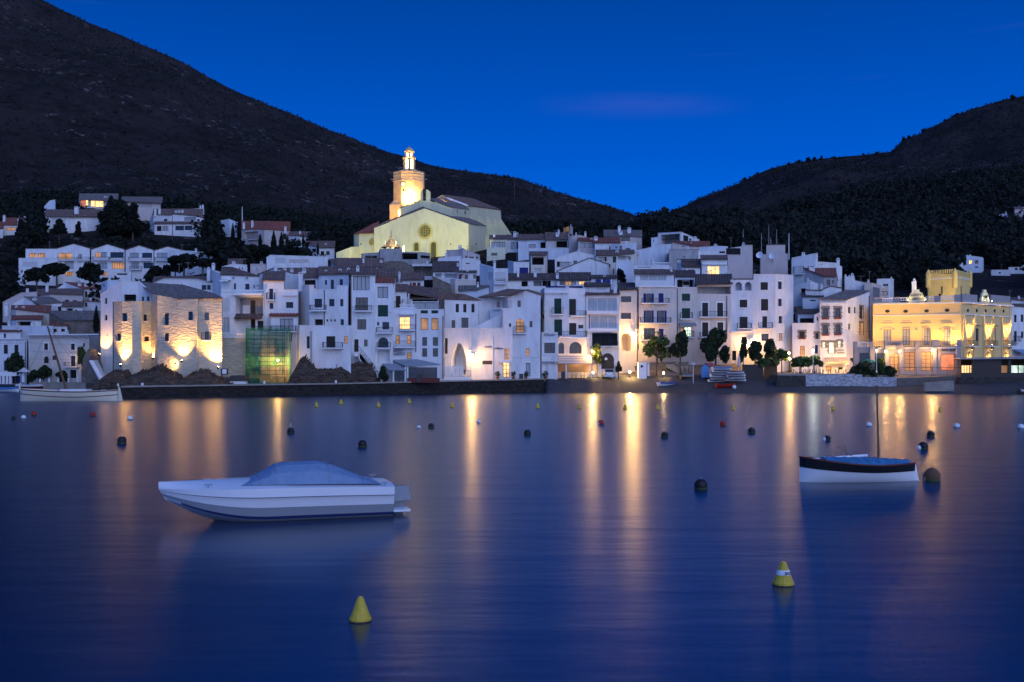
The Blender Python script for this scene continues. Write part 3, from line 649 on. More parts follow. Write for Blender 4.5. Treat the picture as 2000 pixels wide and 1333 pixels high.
        if label and 'floodlit' not in label and name == 'house' and s.F[-1].x - s.F[0].x > 3:
            r = random.Random(label)
            for i in range(r.choice((0, 1, 1, 2))):   # television aerials
                u = r.uniform(.1, .9); x = s.F[0].x + (s.F[-1].x - s.F[0].x) * u; y = s.F[0].y + D * r.uniform(.4, .9); z0 = min(p.z for p in s.F) - .3 + (0 if roof[0] != 't' else .5); h = r.uniform(1.8, 3.4); a = M()
                a.tube((x, y, z0), (x, y, z0 + h), .03, n=4); yaw = r.uniform(0, 3); cx, sy = math.cos(yaw), math.sin(yaw); a.tube((x - .5 * cx, y - .5 * sy, z0 + h - .1), (x + .5 * cx, y + .5 * sy, z0 + h - .1), .02, n=4)
                for k in range(5): q = -.45 + k * .22; L_ = .32 - .04 * k; a.tube((x + q * cx - L_ * sy, y + q * sy + L_ * cx, z0 + h - .1), (x + q * cx + L_ * sy, y + q * sy - L_ * cx, z0 + h - .1), .014, n=4)
                a.build('aerial', 'slab', root)
            if 'c ' not in ops and r.random() < .6:
                px_, _ = (1000 + FP * (s.F[0].x * .4 + s.F[-1].x * .6) / s.F[0].y, 0); zz = max(p.z for p in s.F) + .9; py_ = HOR - (zz - CAMZ) / (s.F[0].y + D * .5) * FP; chimney(root, px_ + r.uniform(-8, 8), py_, r.uniform(3.5, 6), 8, s.F[0].y + D * .5)
    def extras(s, root, p0, t, n, u0, u1, z0, z1, fl, dp):
        if 'B' in fl:
            b = M(); obox(b, p0, t, n, u0 - .35, u1 + .35, 0, .7, z0 - .16, z0); bo = b.build('balcony', 'trim', root)
            rails(root, p0, t, n, u0 - .3, u1 + .3, .65, z0, z0 + .95, par=bo)
        if 'S' in fl:
            b = M(); obox(b, p0, t, n, u0 - .18, u0, 0, .05, z0, z1); obox(b, p0, t, n, u1, u1 + .18, 0, .05, z0, z1); obox(b, p0, t, n, u0 - .22, u1 + .22, 0, .08, z1, z1 + .22); obox(b, p0, t, n, u0 - .22, u1 + .22, 0, .12, z0 - .1, z0)
            b.build('surround', 'trim', root)
        if 'Q' in fl:   # rough stone quoins round the opening
            k = max(4, int((z1 - z0) / .28))
            for sgn in (0, 1):
                for i in range(k):
                    w = .34 if i % 2 else .2; za = z0 + (z1 - z0) * i / k; b = M()
                    if sgn: obox(b, p0, t, n, u1, u1 + w, 0, .05, za + .01, za + (z1 - z0) / k - .015)
                    else: obox(b, p0, t, n, u0 - w, u0, 0, .05, za + .01, za + (z1 - z0) / k - .015)
                    b.build('stone', 'stone', s.wo)
            b = M(); obox(b, p0, t, n, u0 - .3, u1 + .3, 0, .05, z1, z1 + .25); b.build('lintel', 'stone', s.wo)
        if 'F' in fl:
            b = M(); obox(b, p0, t, n, u0 - .15, u1 + .15, .02, .3, z0, z0 + .28); b.build('flower_box', 'sr', root)
        if 'Z' in fl:
            b = M(); obox(b, p0, t, n, u0 - .05, u1 + .05, 0, .12, z0 - .07, z0); b.build('sill', 'trim', root)
def chimney(root, x, y, w, h, Y, c=''):
    mm = M(); a = P(x, y, Y); W = w / FP * Y / 2; H = h / FP * Y; m = {'': 'w', 'k': 'tiled', 'p': 'p', 'c': 'c'}.get(c, 'w')
    zt = a.z; zb = zt - H - .8
    mm.box(a.x - W, a.x + W, Y - W, Y + W, zb, zt - .45)
    mm.box(a.x - W * 1.2, a.x + W * 1.2, Y - W * 1.2, Y + W * 1.2, zt - .45, zt - .38)
    for sx in (-1, 1):
        for sy in (-1, 1): mm.box(a.x + sx * W * .75 - W * .2, a.x + sx * W * .75 + W * .2, Y + sy * W * .75 - W * .2, Y + sy * W * .75 + W * .2, zt - .38, zt - .15)
    mm.hexa([(a.x - W * 1.1, Y - W * 1.1, zt - .15), (a.x + W * 1.1, Y - W * 1.1, zt - .15), (a.x + W * 1.1, Y + W * 1.1, zt - .15), (a.x - W * 1.1, Y + W * 1.1, zt - .15)],
            [(a.x - W * .3, Y - W * .3, zt), (a.x + W * .3, Y - W * .3, zt), (a.x + W * .3, Y + W * .3, zt), (a.x - W * .3, Y + W * .3, zt)])
    return mm.build('chimney', m, root)
def roofpx(h, fr, quad, m='tile', over=.2):
    """extra roof slope given by its four corners (column, row, distance)"""
    pts = [P(*cv(fr, a, b), Y) for a, b, Y in quad]; return tile_quad(h.root, *pts, m, over)

# ================================================================== front row, left to right
# ---- stone house on the rocks, floodlit
sh = House('H', 'floodlit stone house with bulging rough walls standing on rocks at the left of the quay',
  [(85, 290, 139), (300, 160, 137.5), (460, 160, 137.5), (595, 275, 136.5)], D=9, roof='f', m='w', name='stone_house',
  ops='w 125 320 150 380;w 125 490 152 545;w 145 670 153 702;d 318 285 440 352;w 495 308 520 352;w 545 305 572 352;F+ 270 160 300 165'.replace('F+ 270 160 300 165', 'c 280 130 26 40 2'))
House('H', '', [(205, 366, 136), (218, 364, 132.5), (300, 362, 130.5), (400, 360, 130.0), (490, 360, 130.6), (506, 361, 132.6), (604, 361, 133.4)], D=3.5, m='stonew', root=sh.root, foot=False,
  ops='w+Z 296 472 350 556;w+Z 246 676 288 752;w+Z 516 486 550 552;w+Z 522 706 570 758')
hh = House('H', '', [(596, 276, 133.0), (655, 290, 131.0), (858, 328, 130.0), (1046, 331, 129.6), (1060, 331, 130.4), (1180, 329, 130.6), (1300, 325, 131.2)], D=5.5, roof='n', m='stonew', root=sh.root, foot=False,
  ops='w+Z 722 472 768 594;w+Z 722 673 768 755;w+Z 963 456 1008 546;w+Z 1125 466 1170 546;w+ZB 1127 657 1170 742')
q4 = [(590, 276, 133.0), (858, 328, 130.0), (905, 190, 141), (455, 165, 141)]
roofpx(hh, 'H', q4, 'tileg', .35)
roofpx(hh, 'H', [(858, 328, 130.0), (1300, 326, 131.0), (1235, 292, 137), (905, 190, 141)], 'tileg', .35)
# low garden wall to its right
House('A', 'cream retaining wall with balustrade below the white terrace beside the stone house', [(150, 770, 137.5), (395, 772, 138)], D=3.5, m='stonew', name='retaining_wall', cat='wall', foot=False,
  ops='K 168 722 385 772')
House('A', 'narrow white house with one shutter and a curtained window beside the stone house', [(150, 372, 141.5), (284, 372, 142)], D=7, ops='sw 165 398 230 520;W+N 165 572 230 716;K 80 318 250 366'.replace('K 80', 'K 155'), m='w')
h = House('A', 'white house with arched chimneys, brown roof and two small round holes under the eaves', [(30, 105, 152), (150, 178, 146), (500, 190, 146), (545, 205, 147)], D=8, roof='n', m='w',
  ops='w 375 260 415 315;w 270 256 290 312;w 452 270 464 302;d 484 272 510 282;V 165 228 245 246;M 262 198 277 212;M 388 198 403 212;c 36 105 26 80;c 80 65 24 70 6')
roofpx(h, 'A', [(145, 178, 146), (505, 192, 146), (250, 112, 154), (165, 108, 154)], 'tile')
h = House('A', 'grey plastered house with open loggia between white balustrade terrace and scaffolding', [(284, 358, 142.5), (545, 358, 142.5)], D=8, m='w',
  ops='Og 292 385 540 545;K 290 316 540 357;S1.2 284 358 548 372;Tk 290 545 600 590'.replace('Tk', 'Td').replace('600', '544') + ';d 425 588 470 688;w 490 605 550 690'.replace('550', '544'))
House('A', '', [(300, 392, 144.4), (535, 392, 144.4)], D=.5, m='g', root=h.root, foot=False, base=h.F[0].z - 11, ops='W 303 412 345 540;D 425 415 470 543;Fw 355 460 420 542')
h = House('A', 'slim white tower house with brown sloped roof and one tall dark window', [(545, 228, 143), (735, 230, 143)], D=6, roof='t150', m='w', ops='w+B 600 306 635 410;w 602 440 637 494')
h = House('A', 'white house with red tiled canopy strip and wide blue glass balcony doors', [(735, 320, 143), (868, 320, 143)], D=7, m='w', ops='w 755 430 822 486;Tr 664 508 810 522;S 735 362 868 372'.replace('Tr 664 508 810 522;', ''))
House('A', '', [(612, 560, 141.6), (862, 560, 141.6)], D=1.6, roof='t540', tm='tiler', m='w', root=h.root, foot=False, ops='W 697 584 822 702;B 615 662 855 712;d+A 750 742 795 806;w 864 720 880 835'.replace(';w 864 720 880 835', ';P 806 720 810 800'))
House('A', '', [(735, 180, 150), (870, 178, 150)], D=5, m='b', root=h.root, foot=False)
h = House('A', 'tall white house with bluish side wall, stepped roof terrace and iron balcony', [(868, 274, 148), (972, 276, 142.5), (1016, 276, 142.4), (1018, 316, 142.4), (1226, 316, 142), (1228, 280, 142), (1332, 280, 142)], D=7, m='w',
  ops='w 1005 400 1090 480;B 985 470 1138 520;w 1155 402 1205 470;w 1258 402 1288 470;d 1005 590 1098 648;w 1130 590 1146 612;w 1167 590 1182 612;w 1202 590 1217 612;w 1262 590 1293 645;P 1110 320 1116 650;Pw 895 700 900 800;c 893 150 36 130 4')
House('A', '', [(1060, 176, 147), (1340, 168, 146)], D=7, roof='t112', tm='tile', m='b', root=h.root, foot=False, ops='w 1115 226 1136 270;w 1170 222 1200 316;w 1253 218 1284 278;c 745 110 28 44;c 812 120 28 44;c 1127 132 28 44;c 1260 120 28 40;c 1336 112 28 40'.replace('c 745 110 28 44;c 812 120 28 44;', ''))
House('A', '', [(918, 205, 148), (1062, 202, 148)], D=6, roof='t118', m='w', root=h.root, foot=False, ops='d 925 225 1030 300;c 925 115 30 44;c 895 150 40 50 1')
House('A', '', [(868, 652, 141.5), (880, 650, 139.6), (1012, 652, 139.2), (1358, 652, 138.8)], D=3, m='w', root=h.root, foot=False,
  ops='w 946 748 976 862;sk 1130 748 1212 856;B 1104 808 1292 866;L 1296 748 1332 816;P 986 700 992 1000')
# ---- B frame
h = House('B', 'tallest white quay house with a four light top window and curved outside stair', [(160, 306, 142.5), (380, 308, 142.8)], D=9, roof='t255', m='w',
  ops='W 182 320 330 446;w 205 512 315 630;B 200 584 352 642;w 220 708 300 800;sk 193 888 231 1000;w 281 890 312 952;P 153 306 158 760'.replace('P 153 306 158', 'P 163 306 166') + ';c 225 225 24 50;c 70 250 22 44;c 142 250 24 40'.replace(';c 70 250 22 44;c 142 250 24 40', ''))
h = House('B', 'white house with a dark green roller shutter window and an arched balcony window', [(380, 392, 143.5), (540, 392, 143.5)], D=3.5, m='w',
  ops='W 402 416 496 516;sg 405 580 496 684;w 445 733 506 798;w 397 733 417 762;B 395 786 540 838;w+A 407 870 498 966;B 400 922 523 974;Ob 402 988 512 1110')
House('B', '', [(380, 330, 147.2), (560, 330, 147.2)], D=6, roof='t262', m='w', root=h.root, foot=False, ops='')
House('B', '', [(380, 386, 144.4), (548, 384, 144.4)], D=2.8, roof='t335', m='w', root=h.root, foot=False, tm='tiler')
h = House('B', 'white restaurant house with lit balcony windows and blue lettering on its wall', [(540, 612, 144), (750, 612, 144.4)], D=4, m='w',
  ops='l 597 686 696 800;B 597 756 738 812;L 565 852 602 930;L 667 852 703 930;B 556 902 738 966;L 665 1008 706 1062;S.5 596 652 732 668;P 754 660 758 1000;I 600 608 735 648'.replace('I 600 608 735 648', 'K 600 575 735 608').replace('P 754 660 758 1000', 'P 744 660 748 1000'))
House('B', '', [(540, 456, 147.6), (664, 456, 147.6)], D=6, roof='t400', m='w', root=h.root, foot=False, ops='sk+B 566 498 608 606')
text_mesh('RESTAURANT', P(650 + 582 / 4.596, 470 + 985 / 4.596, 143.8), .42, 'letter', h.root, width=8.5 * .24 * 1.02 * 0.9)
text_mesh('Sa Gambina', P(650 + 583 / 4.596, 470 + 1013 / 4.596, 143.8), .62, 'letter', h.root, width=2.0, shear=.3)
h = House('B', 'white house with two amber lit square windows above four narrow slit windows', [(750, 622, 145), (996, 622, 145)], D=6, m='w',
  ops='L+P 789 698 856 804;L+P 886 698 948 804;w 803 869 846 946;w 898 869 944 946;w 803 968 846 1044;w 898 968 944 1044;sg 790 624 853 656;sg 885 624 946 656'.replace('sg 790 624 853 656;sg 885 624 946 656', 'sg 790 628 853 656;sg 885 628 946 656') + ';P 988 680 992 1240')
House('B', '', [(700, 522, 148.5), (945, 522, 148.5)], D=8, roof='t430', m='w', root=h.root, foot=False, ops='d 714 528 944 548;W+P 718 556 940 612')
roofpx(h, 'B', [(540, 452, 147.8), (945, 520, 148.5), (820, 420, 158), (545, 392, 158)], 'tile')
# ---- C frame
h = House('C', 'bluish house with three shuttered top windows and a pointed arch at the quay', [(130, 532, 153.6), (436, 534, 153.6)], D=9, roof='n', m='w',
  ops='sk 230 570 259 646;sk 298 571 326 646;sk 371 571 399 647;w+S 281 694 344 790;w 193 716 225 790;sk 426 706 434 784'.replace(';sk 426 706 434 784', ''))
roofpx(h, 'C', [(-40, 520, 153.8), (438, 532, 153.6), (300, 484, 154), (-120, 470, 156)], 'tile', .4)
House('C', '', [(128, 794, 151.2), (372, 790, 150.2)], D=3, m='b', root=h.root, foot=False, ops='Ob+G 190 920 326 1190;sk 130 878 158 1018;B 255 1155 322 1222'.replace('sk 130', 'sk 134'))
h = House('C', 'big white gabled restaurant house with blue left wing, arched balcony window and lit doorway', [(438, 506, 154.6), (650, 508, 155.1), (700, 500, 152.1), (736, 494, 151.6), (860, 450, 151.6), (990, 494, 151.6)], D=12, roof='n', m='w',
  ops='w 785 540 814 598;L+AB 771 704 845 830;w 893 724 919 780;L 829 968 891 1040;W 820 1102 900 1220;w 600 552 624 606;w 690 534 700 556;Fw 822 1062 900 1100'.replace(';w 690 534 700 556', ''))
roofpx(h, 'C', [(438, 512, 154.6), (738, 494, 151.5), (862, 450, 150), (700, 440, 159)], 'tile')
roofpx(h, 'C', [(992, 494, 151.6), (1010, 485, 158), (872, 446, 158), (860, 450, 151.6)], 'tile')
House('C', '', [(540, 612, 153.1), (648, 610, 152.6)], D=2, m='b', root=h.root, foot=False, ops='w 587 712 616 786')
House('C', '', [(372, 792, 151.0), (650, 790, 150.8), (652, 612, 150.8), (738, 612, 150.7), (740, 600, 150.7)], D=1.2, m='w', root=h.root, foot=False,
  ops='L+N 661 970 712 1076;l 627 1086 714 1230;Fk 470 1080 558 1112;S.6 620 1078 722 1100;w 708 744 727 776;P 742 640 744 1080'.replace('P 742 640 744 1080', 'Pw 560 870 563 1230') + ';B 665 1030 725 1078'.replace(';B 665 1030 725 1078', ''))
text_mesh('CASA ANITA', P(840 + 593 / 4.596, 470 + 628 / 4.596, 152.7), .30, 'letter', h.root, width=1.25)
text_mesh('restaurant', P(840 + 520 / 4.596, 470 + 958 / 4.596, 150.8), .34, 'letterk', h.root, width=1.3, shear=.3)
text_mesh('es Baluard', P(840 + 613 / 4.596, 470 + 970 / 4.596, 150.8), .34, 'letterk', h.root, width=1.2, shear=.3)
# ---- D frame
h = House('D', 'white house with closed green shutters and dark solar panels on the roof', [(66, 540, 160), (98, 515, 156), (294, 515, 155.5), (430, 520, 156.2)], D=8, m='w',
  ops='sg+BZ 177 597 235 724;sk 298 601 354 733;B 296 698 428 746;sg 177 768 241 898;sk 298 797 357 893;B 210 866 436 918;Fk 373 812 412 840;S.3 100 540 292 556;d 70 730 96 770')
House('D', '', [(204, 922, 154.6), (440, 922, 154.8)], D=1.5, m='c', root=h.root, foot=False, ops='w+A 300 950 400 1046;w+A 211 955 257 1046')
mm = M()
for i, x in enumerate((110, 300)):
    for j in range(2):
        a = P(*cv('D', x, 530 - j * 22), 156.2 + j); b = P(*cv('D', x + (160 if i == 0 else 112), 530 - j * 22), 156.2 + j)
        mm.hexa([(a.x, a.y, a.z - .3), (b.x, b.y, b.z - .3), (b.x, b.y + .9, b.z + .25), (a.x, a.y + .9, a.z + .25)], [(a.x, a.y - .03, a.z - .25), (b.x, b.y - .03, b.z - .25), (b.x, b.y + .87, b.z + .3), (a.x, a.y + .87, a.z + .3)])
mm.build('solar_panel', 'navy', h.root)
h = House('D', 'small white box building with lettering and barred window under a terrace at the quay', [(74, 876, 152.4), (206, 876, 152.4)], D=3, m='w', ops='w+S 96 957 184 1042;Fw 98 1046 186 1060')
text_mesh('~El Pescador~', P(1040 + 140 / 4.164, 440 + 892 / 4.164, 152.3), .36, 'letter', h.root, width=2.0, shear=.2)
h = House('D', 'white house of stacked glazed balconies above an arched garage door', [(434, 570, 156.2), (704, 568, 156.2)], D=8, roof='t535', m='w',
  ops='W+PN 448 592 686 700;S.5 440 702 700 726;W+PN 470 738 686 840;S.5 440 845 700 868;dk 485 878 692 988;B 485 960 692 992;D+A 560 1042 664 1170;P 462 724 466 845')
House('D', '', [(425, 500, 160.5), (628, 500, 160.5)], D=4, roof='t472', tm='tiled', m='w', root=h.root, foot=False, ops='sw 515 508 600 534;c 672 478 26 80 -2')
h = House('D', 'cream house with a lamplit arched passage and two plain windows', [(704, 530, 160), (850, 526, 160.4)], D=9, roof='t474', tm='tiled', m='c', ops='w+Z 720 579 803 628;w+Z 720 714 803 764;O+A 722 878 803 1022')
# ---- E frame
h = House('E', 'cream house with bright blue shutters and three long iron balconies', [(185, 492, 160.5), (492, 494, 161)], D=9, m='c',
  ops='w 254 540 288 616;sb 228 540 252 616;sb 290 540 312 616;sb 348 538 388 616;B 210 582 428 624;w 250 674 290 774;sb 232 674 248 774;sb 292 674 310 774;w 352 674 392 774;sb 335 674 350 774;sb 394 674 412 774;B 198 730 442 780;w 232 812 322 904;sb 350 818 388 906;B 205 868 400 914;D 243 942 304 1026;D 418 960 450 1046;S.3 160 480 492 490'.replace('S.3 160', 'S.3 188') + ';P 187 500 190 980')
House('E', '', [(165, 388, 163), (470, 388, 163)], D=6, roof='t354', m='w', root=h.root, foot=False, ops='W+PN 200 392 410 440;K 160 442 480 476'.replace('K 160', 'K 170').replace('480 476', '465 476') + ';c 448 332 16 30')
h = House('E', 'narrow cream house with green shutters and a dark wooden loggia under the roof', [(492, 496, 161.4), (650, 494, 161.4)], D=9, m='c',
  ops='sg+Z 532 541 597 599;sg+B 532 656 597 738;X+B 550 803 608 884;L 522 808 544 840;Vk 508 768 636 802;P 494 500 497 900;W 585 950 690 1030'.replace(';W 585 950 690 1030', ''))
House('E', '', [(475, 408, 164), (634, 408, 164)], D=6, roof='t362', tm='tiled', m='b', root=h.root, foot=False, ops='ok 495 430 628 490')
House('E', '', [(538, 440, 165.2), (592, 440, 165.2)], D=.4, m='c', root=h.root, foot=False, base=h.F[0].z - 2, ops='l 542 444 590 474')
h = House('E', 'white house with a big dark tiled roof over a recessed terrace and two long balconies', [(650, 470, 161.6), (922, 462, 162)], D=9, roof='t392', tm='tiled', m='c', over=.5,
  ops='Ow 655 484 918 544;sk+S 692 613 739 722;sk+S 810 613 857 722;B 666 682 882 732;sk+S 692 768 740 880;sk+S 812 768 859 850;B 668 846 760 892;P 885 560 888 900')
# ---- F frame
h = House('F', 'large white corner house with two blue arched roof loggia openings and many dark windows', [(108, 436, 162.4), (288, 436, 162.2), (290, 392, 162.2), (462, 392, 162), (604, 398, 166)], D=10, m='w',
  ops='ob+A 147 450 199 517;ob+A 222 450 274 517;sk+S 180 589 240 650;sk+S 345 451 403 512;sk+S 348 584 405 675;sk 180 724 243 814;B 156 774 270 824;sk 360 720 397 812;B 325 770 436 822;w+S 351 857 410 914;w+S 482 445 513 507;w+S 483 581 513 641;w+S 486 718 516 777;L+S 486 853 516 914;d 196 882 238 930;S.5 110 838 275 852;w 121 992 153 1068')
for k in range(9):
    ch_ = M(); a = P(*cv('F', 146 + k * 18, 434), 162.6); ch_.box(a.x - .3, a.x + .3, a.y - .3, a.y + .3, a.z - .05, a.z + .22); ch_.build('roof_block', 'tile', h.root)
h = House('F', 'recessed white house with stacked side balconies between corner house and blue painted house', [(528, 684, 170), (640, 684, 170)], D=7, roof='t645', m='w', ops='B 536 756 634 800;B 530 884 596 932;w 545 800 590 860;l 520 985 560 1040;w 575 700 620 755'.replace('l 520', 'l 532'))
h = House('F', 'low white house with quoined windows, flower balcony and dark tiled roof right of the trees', [(597, 778, 163), (768, 778, 162.4), (770, 712, 162.4), (816, 690, 162.4)], D=9, m='w',
  ops='sk+QF 652 838 692 900;w+Q 779 850 803 899;L 657 954 694 1040;sb+S 774 946 797 1014;w 789 727 801 755')
House('F', '', [(640, 698, 166), (812, 696, 166)], D=6, roof='t648', tm='tiled', m='b', root=h.root, foot=False, ops='d 657 735 766 772')
h = House('F', 'three storey hotel with rough stone quoins round its windows and red flower boxes', [(815, 594, 161.6), (1022, 594, 161.4), (1205, 530, 168)], D=10, roof='n', m='w',
  ops='w+QF 838 652 876 745;w+QF 934 652 974 742;w+QF 837 784 876 874;w+QF 936 782 975 870;X+Q 834 921 858 970;X+Q 886 922 928 1014;X+Q 957 913 981 967;S.2 818 612 1015 622;w 1036 646 1056 697;w 1082 646 1098 697;w+Q 1128 642 1154 740;w 1038 776 1055 826;L+Q 1128 772 1154 868;c 1165 480 20 40;P 1199 560 1201 900;Vc 848 1044 1018 1092;w 905 1110 960 1150'.replace('c 1165 480 20 40;', '').replace('w 905 1110 960 1150', 'L 860 1112 905 1152;w 960 1122 995 1140'))
roofpx(h, 'F', [(812, 590, 161.5), (1024, 590, 161.2), (1205, 520, 170), (1020, 516, 172)], 'tileg', .3)
text_mesh('Hotel La\nResidencia', P(1400 + 976 / 4.04, 440 + 996 / 4.04, 161.3), .34, 'letterk', h.root, width=1.25, shear=.3)
# ---- casino
cs = House('G', 'grand floodlit cream casino building with balustraded roof and two sign gables', [(300, 422, 162), (1090, 420, 158), (1108, 420, 158.2), (1548, 428, 168)], D=14, m='casino', name='casino', cat='building', roof='f',
  ops='W+R 398 660 456 800;W+R 568 656 628 800;W+R 757 652 816 800;W+R 938 650 997 805;'
      'w 1222 652 1248 765;w 1380 652 1402 765;L+A 1146 652 1180 795;L+A 1318 652 1352 795;L+A 1480 652 1512 795;d+A 1150 860 1176 960;d+A 1320 860 1346 960;d+A 1480 860 1504 960;'
      'S.35 300 422 1088 434;S.35 1110 430 1546 442;S.12 300 528 1088 534;S.15 1112 534 1546 542;B 1128 762 1205 818;B 1290 762 1380 818;B 1460 762 1540 818;'
      'K 380 378 478 408;K 542 374 606 404;K 795 366 850 398;K 905 358 1030 394;Pw 1524 450 1528 900')
# casino details hang on the root of the building
CW = cs.root
def on_wall(px, py, k, off=0.06):
    a, b = cs.F[k], cs.F[k + 1]; sx = (px - 1000) / FP; dx, dy = b.x - a.x, b.y - a.y; u = (sx * a.y - a.x) / (dx - sx * dy)
    t = Vector((dx, dy)).normalized(); n = Vector((t.y, -t.x)); Y = a.y + dy * u; return Vector((a.x + dx * u + n.x * off, Y + n.y * off, PZ(py, Y))), t, n
for x, y in ((428, 498), (592, 498), (780, 495), (965, 490)):
    c, t, n = on_wall(*cv('G', x, y), 0); mm = M(); o = []
    for i in range(16):
        a = 2 * math.pi * i / 16; r = .36 * abs(math.cos(a)) ** 1.0 * (1 if math.cos(a) > 0 else -1); o.append((c.x + t.x * r, c.y + t.y * r, c.z + .26 * math.sin(a) * (1 - .25 * abs(math.cos(a)))))
    mm.poly(o); mm.grid([o, [(p[0] + n.x * -.12, p[1] + n.y * -.12, p[2]) for p in o]], True); mm.build('oval_window', 'sk', CW)
for i in range(5):
    c, t, n = on_wall(*cv('G', 1150 + i * 80, 491 + i), 2); mm = M()
    o = [(c.x + t.x * .26 * math.cos(a), c.y + t.y * .26 * math.cos(a), c.z + .26 * math.sin(a)) for a in [2 * math.pi * j / 12 for j in range(12)]]
    mm.poly(o); mm.grid([o, [(p[0] - n.x * .1, p[1] - n.y * .1, p[2]) for p in o]], True); mm.build('round_window', 'sk', CW)
for x in (372, 482, 903, 1020, 686):   # plaster medallions
    c, t, n = on_wall(*cv('G', x, 657), 0); mm = M(); r = .17 if x != 686 else .24
    o = [(c.x + t.x * r * math.cos(a), c.y + t.y * r * math.cos(a), c.z + r * math.sin(a)) for a in [2 * math.pi * j / 12 for j in range(12)]]
    mm.poly(o); mm.grid([o, [(p[0] - n.x * .06, p[1] - n.y * .06, p[2]) for p in o]], True); mm.build('medallion', 'casino2', CW)
for x in (428, 598, 775, 960):         # window surrounds and hood mouldings
    for (a, b, y0, y1, d) in ((-52, 52, 600, 607, .12), (-38, 38, 580, 586, .06), (-36, -29, 648, 800, .07), (29, 36, 648, 800, .07), (-36, 36, 640, 648, .09)):
        c0, t, n = on_wall(*cv('G', x + a, y1), 0, 0); c1, _, _ = on_wall(*cv('G', x + b, y0), 0, 0); mm = M()
        obox(mm, Vector((c0.x, c0.y)), t, n, 0, (Vector((c1.x, c1.y)) - Vector((c0.x, c0.y))).length, 0, d, c0.z, c1.z); mm.build('moulding', 'casino2', CW)
for x in (1112, 1205, 1290, 1380, 1455, 1535):   # flank pilasters
    c0, t, n = on_wall(*cv('G', x - 7, 905), 2, 0); c1, _, _ = on_wall(*cv('G', x + 7, 542), 2, 0); mm = M()
    obox(mm, Vector((c0.x, c0.y)), t, n, 0, .42, 0, .16, c0.z, c1.z); mm.build('pilaster', 'casino', CW)
for x in (1163, 1235, 1335, 1391, 1496):         # window hoods on the flank
    c0, t, n = on_wall(*cv('G', x - 26, 622), 2, 0); c1, _, _ = on_wall(*cv('G', x + 26, 610), 2, 0); mm = M()
    obox(mm, Vector((c0.x, c0.y)), t, n, 0, (Vector((c1.x, c1.y)) - Vector((c0.x, c0.y))).length, 0, .4, c0.z, c1.z); mm.build('hood', 'casino', CW)
# parapet
for (k, xa, xb, ya, yb) in ((0, 306, 380, 372, 408), (0, 478, 542, 370, 404), (0, 606, 640, 368, 402), (0, 770, 795, 362, 398), (0, 850, 905, 358, 396), (0, 1030, 1088, 348, 394), (2, 1110, 1245, 352, 418), (2, 1370, 1540, 364, 424)):
    c0, t, n = on_wall(*cv('G', xa, yb), k, -.3); c1, _, _ = on_wall(*cv('G', xb, ya), k, -.3); pr = M()
    obox(pr, Vector((c0.x, c0.y)), t, n, 0, (Vector((c1.x, c1.y)) - Vector((c0.x, c0.y))).length, -.15, .15, c0.z - .3, c1.z); pr.build('parapet', 'casino2', CW)
def signgable(cx, w, top, bot, k, lines):
    c0, t, n = on_wall(*cv('G', cx, bot), k, .02); Y = c0.y; H = PZ(cv('G', 0, top)[1], Y) - c0.z; W = w / 4.597 / FP * Y
    prof = [(-1, 0), (-1, .30), (-.72, .36), (-.62, .70), (-.30, .80), (-.28, 1.0), (.28, 1.0), (.30, .80), (.62, .70), (.72, .36), (1, .30), (1, 0)]
    mm = M(); f = [(c0.x + t.x * a * W / 2, c0.y + t.y * a * W / 2, c0.z + b * H) for a, b in prof]; mm.poly(f); bk = [(p[0] - n.x * .35, p[1] - n.y * .35, p[2]) for p in f]; mm.poly(bk[::-1]); mm.grid([f, bk], True)
    o = mm.build('sign_gable', 'y', CW); yaw = math.atan2(t.y, t.x)
    for s_, z_, w_ in lines: text_mesh(s_, (c0.x + n.x * .03, c0.y + n.y * .03, c0.z + z_ * H), .42, 'letterk', o, yaw=yaw, width=W * w_)
    return c0, t, n, W, H
sgA = signgable(690, 168, 302, 412, 0, [('SOCIETAT', .52, .66), ("L'AMISTAT", .22, .70)])
sgB = signgable(1308, 110, 305, 415, 2, [('1870', .35, .5)]) if False else signgable(1308, 150, 305, 415, 2, [('CUBBY', .42, .55)])
# porch with terrace on top
po = House('G', 'grey arcaded porch terrace in front of the casino with wall lamps and lettering', [(120, 826, 155.2), (300, 826, 154.6), (890, 822, 153.4), (1090, 820, 153)], D=3.6, m='casino2', name='porch', cat='porch',
  ops='w+P 178 872 264 1000;w+P 316 872 400 990;L+A 455 880 528 1042;L+R 584 866 674 1034;L+R 733 862 822 1034;R+P 908 882 1032 1030;K 155 772 262 824;S.15 300 824 1086 832')
for (xa, xb, ya, yb) in ((402, 562, 766, 824), (672, 712, 764, 822), (826, 892, 755, 822), (1052, 1090, 750, 822), (122, 156, 770, 826), (262, 300, 770, 826)):
    sgn = M(); a = P(*cv('G', xa, yb), 153.9 if xa > 280 else 154.9); b = P(*cv('G', xb, ya), 153.9 if xa > 280 else 154.9); sgn.box(a.x, b.x, a.y - .15, a.y + .15, a.z - .1, b.z); sgn.build('parapet', 'casino2', po.root)
for xa in (124, 268, 404, 534, 678, 828, 1040):   # pillars standing proud of the arcade
    c0 = P(*cv('G', xa, 1042), 153); Yp = float(np.interp(xa, [120, 300, 890, 1090], [155.2, 154.6, 153.4, 153])); c0 = P(*cv('G', xa, 1042), Yp); c1 = P(*cv('G', xa + (30 if xa > 700 else 24), 826), Yp); mm = M(); mm.box(c0.x, c1.x + .1, Yp - .35, Yp - .02, c0.z - .5, c1.z); mm.build('pillar', 'casino2', po.root)
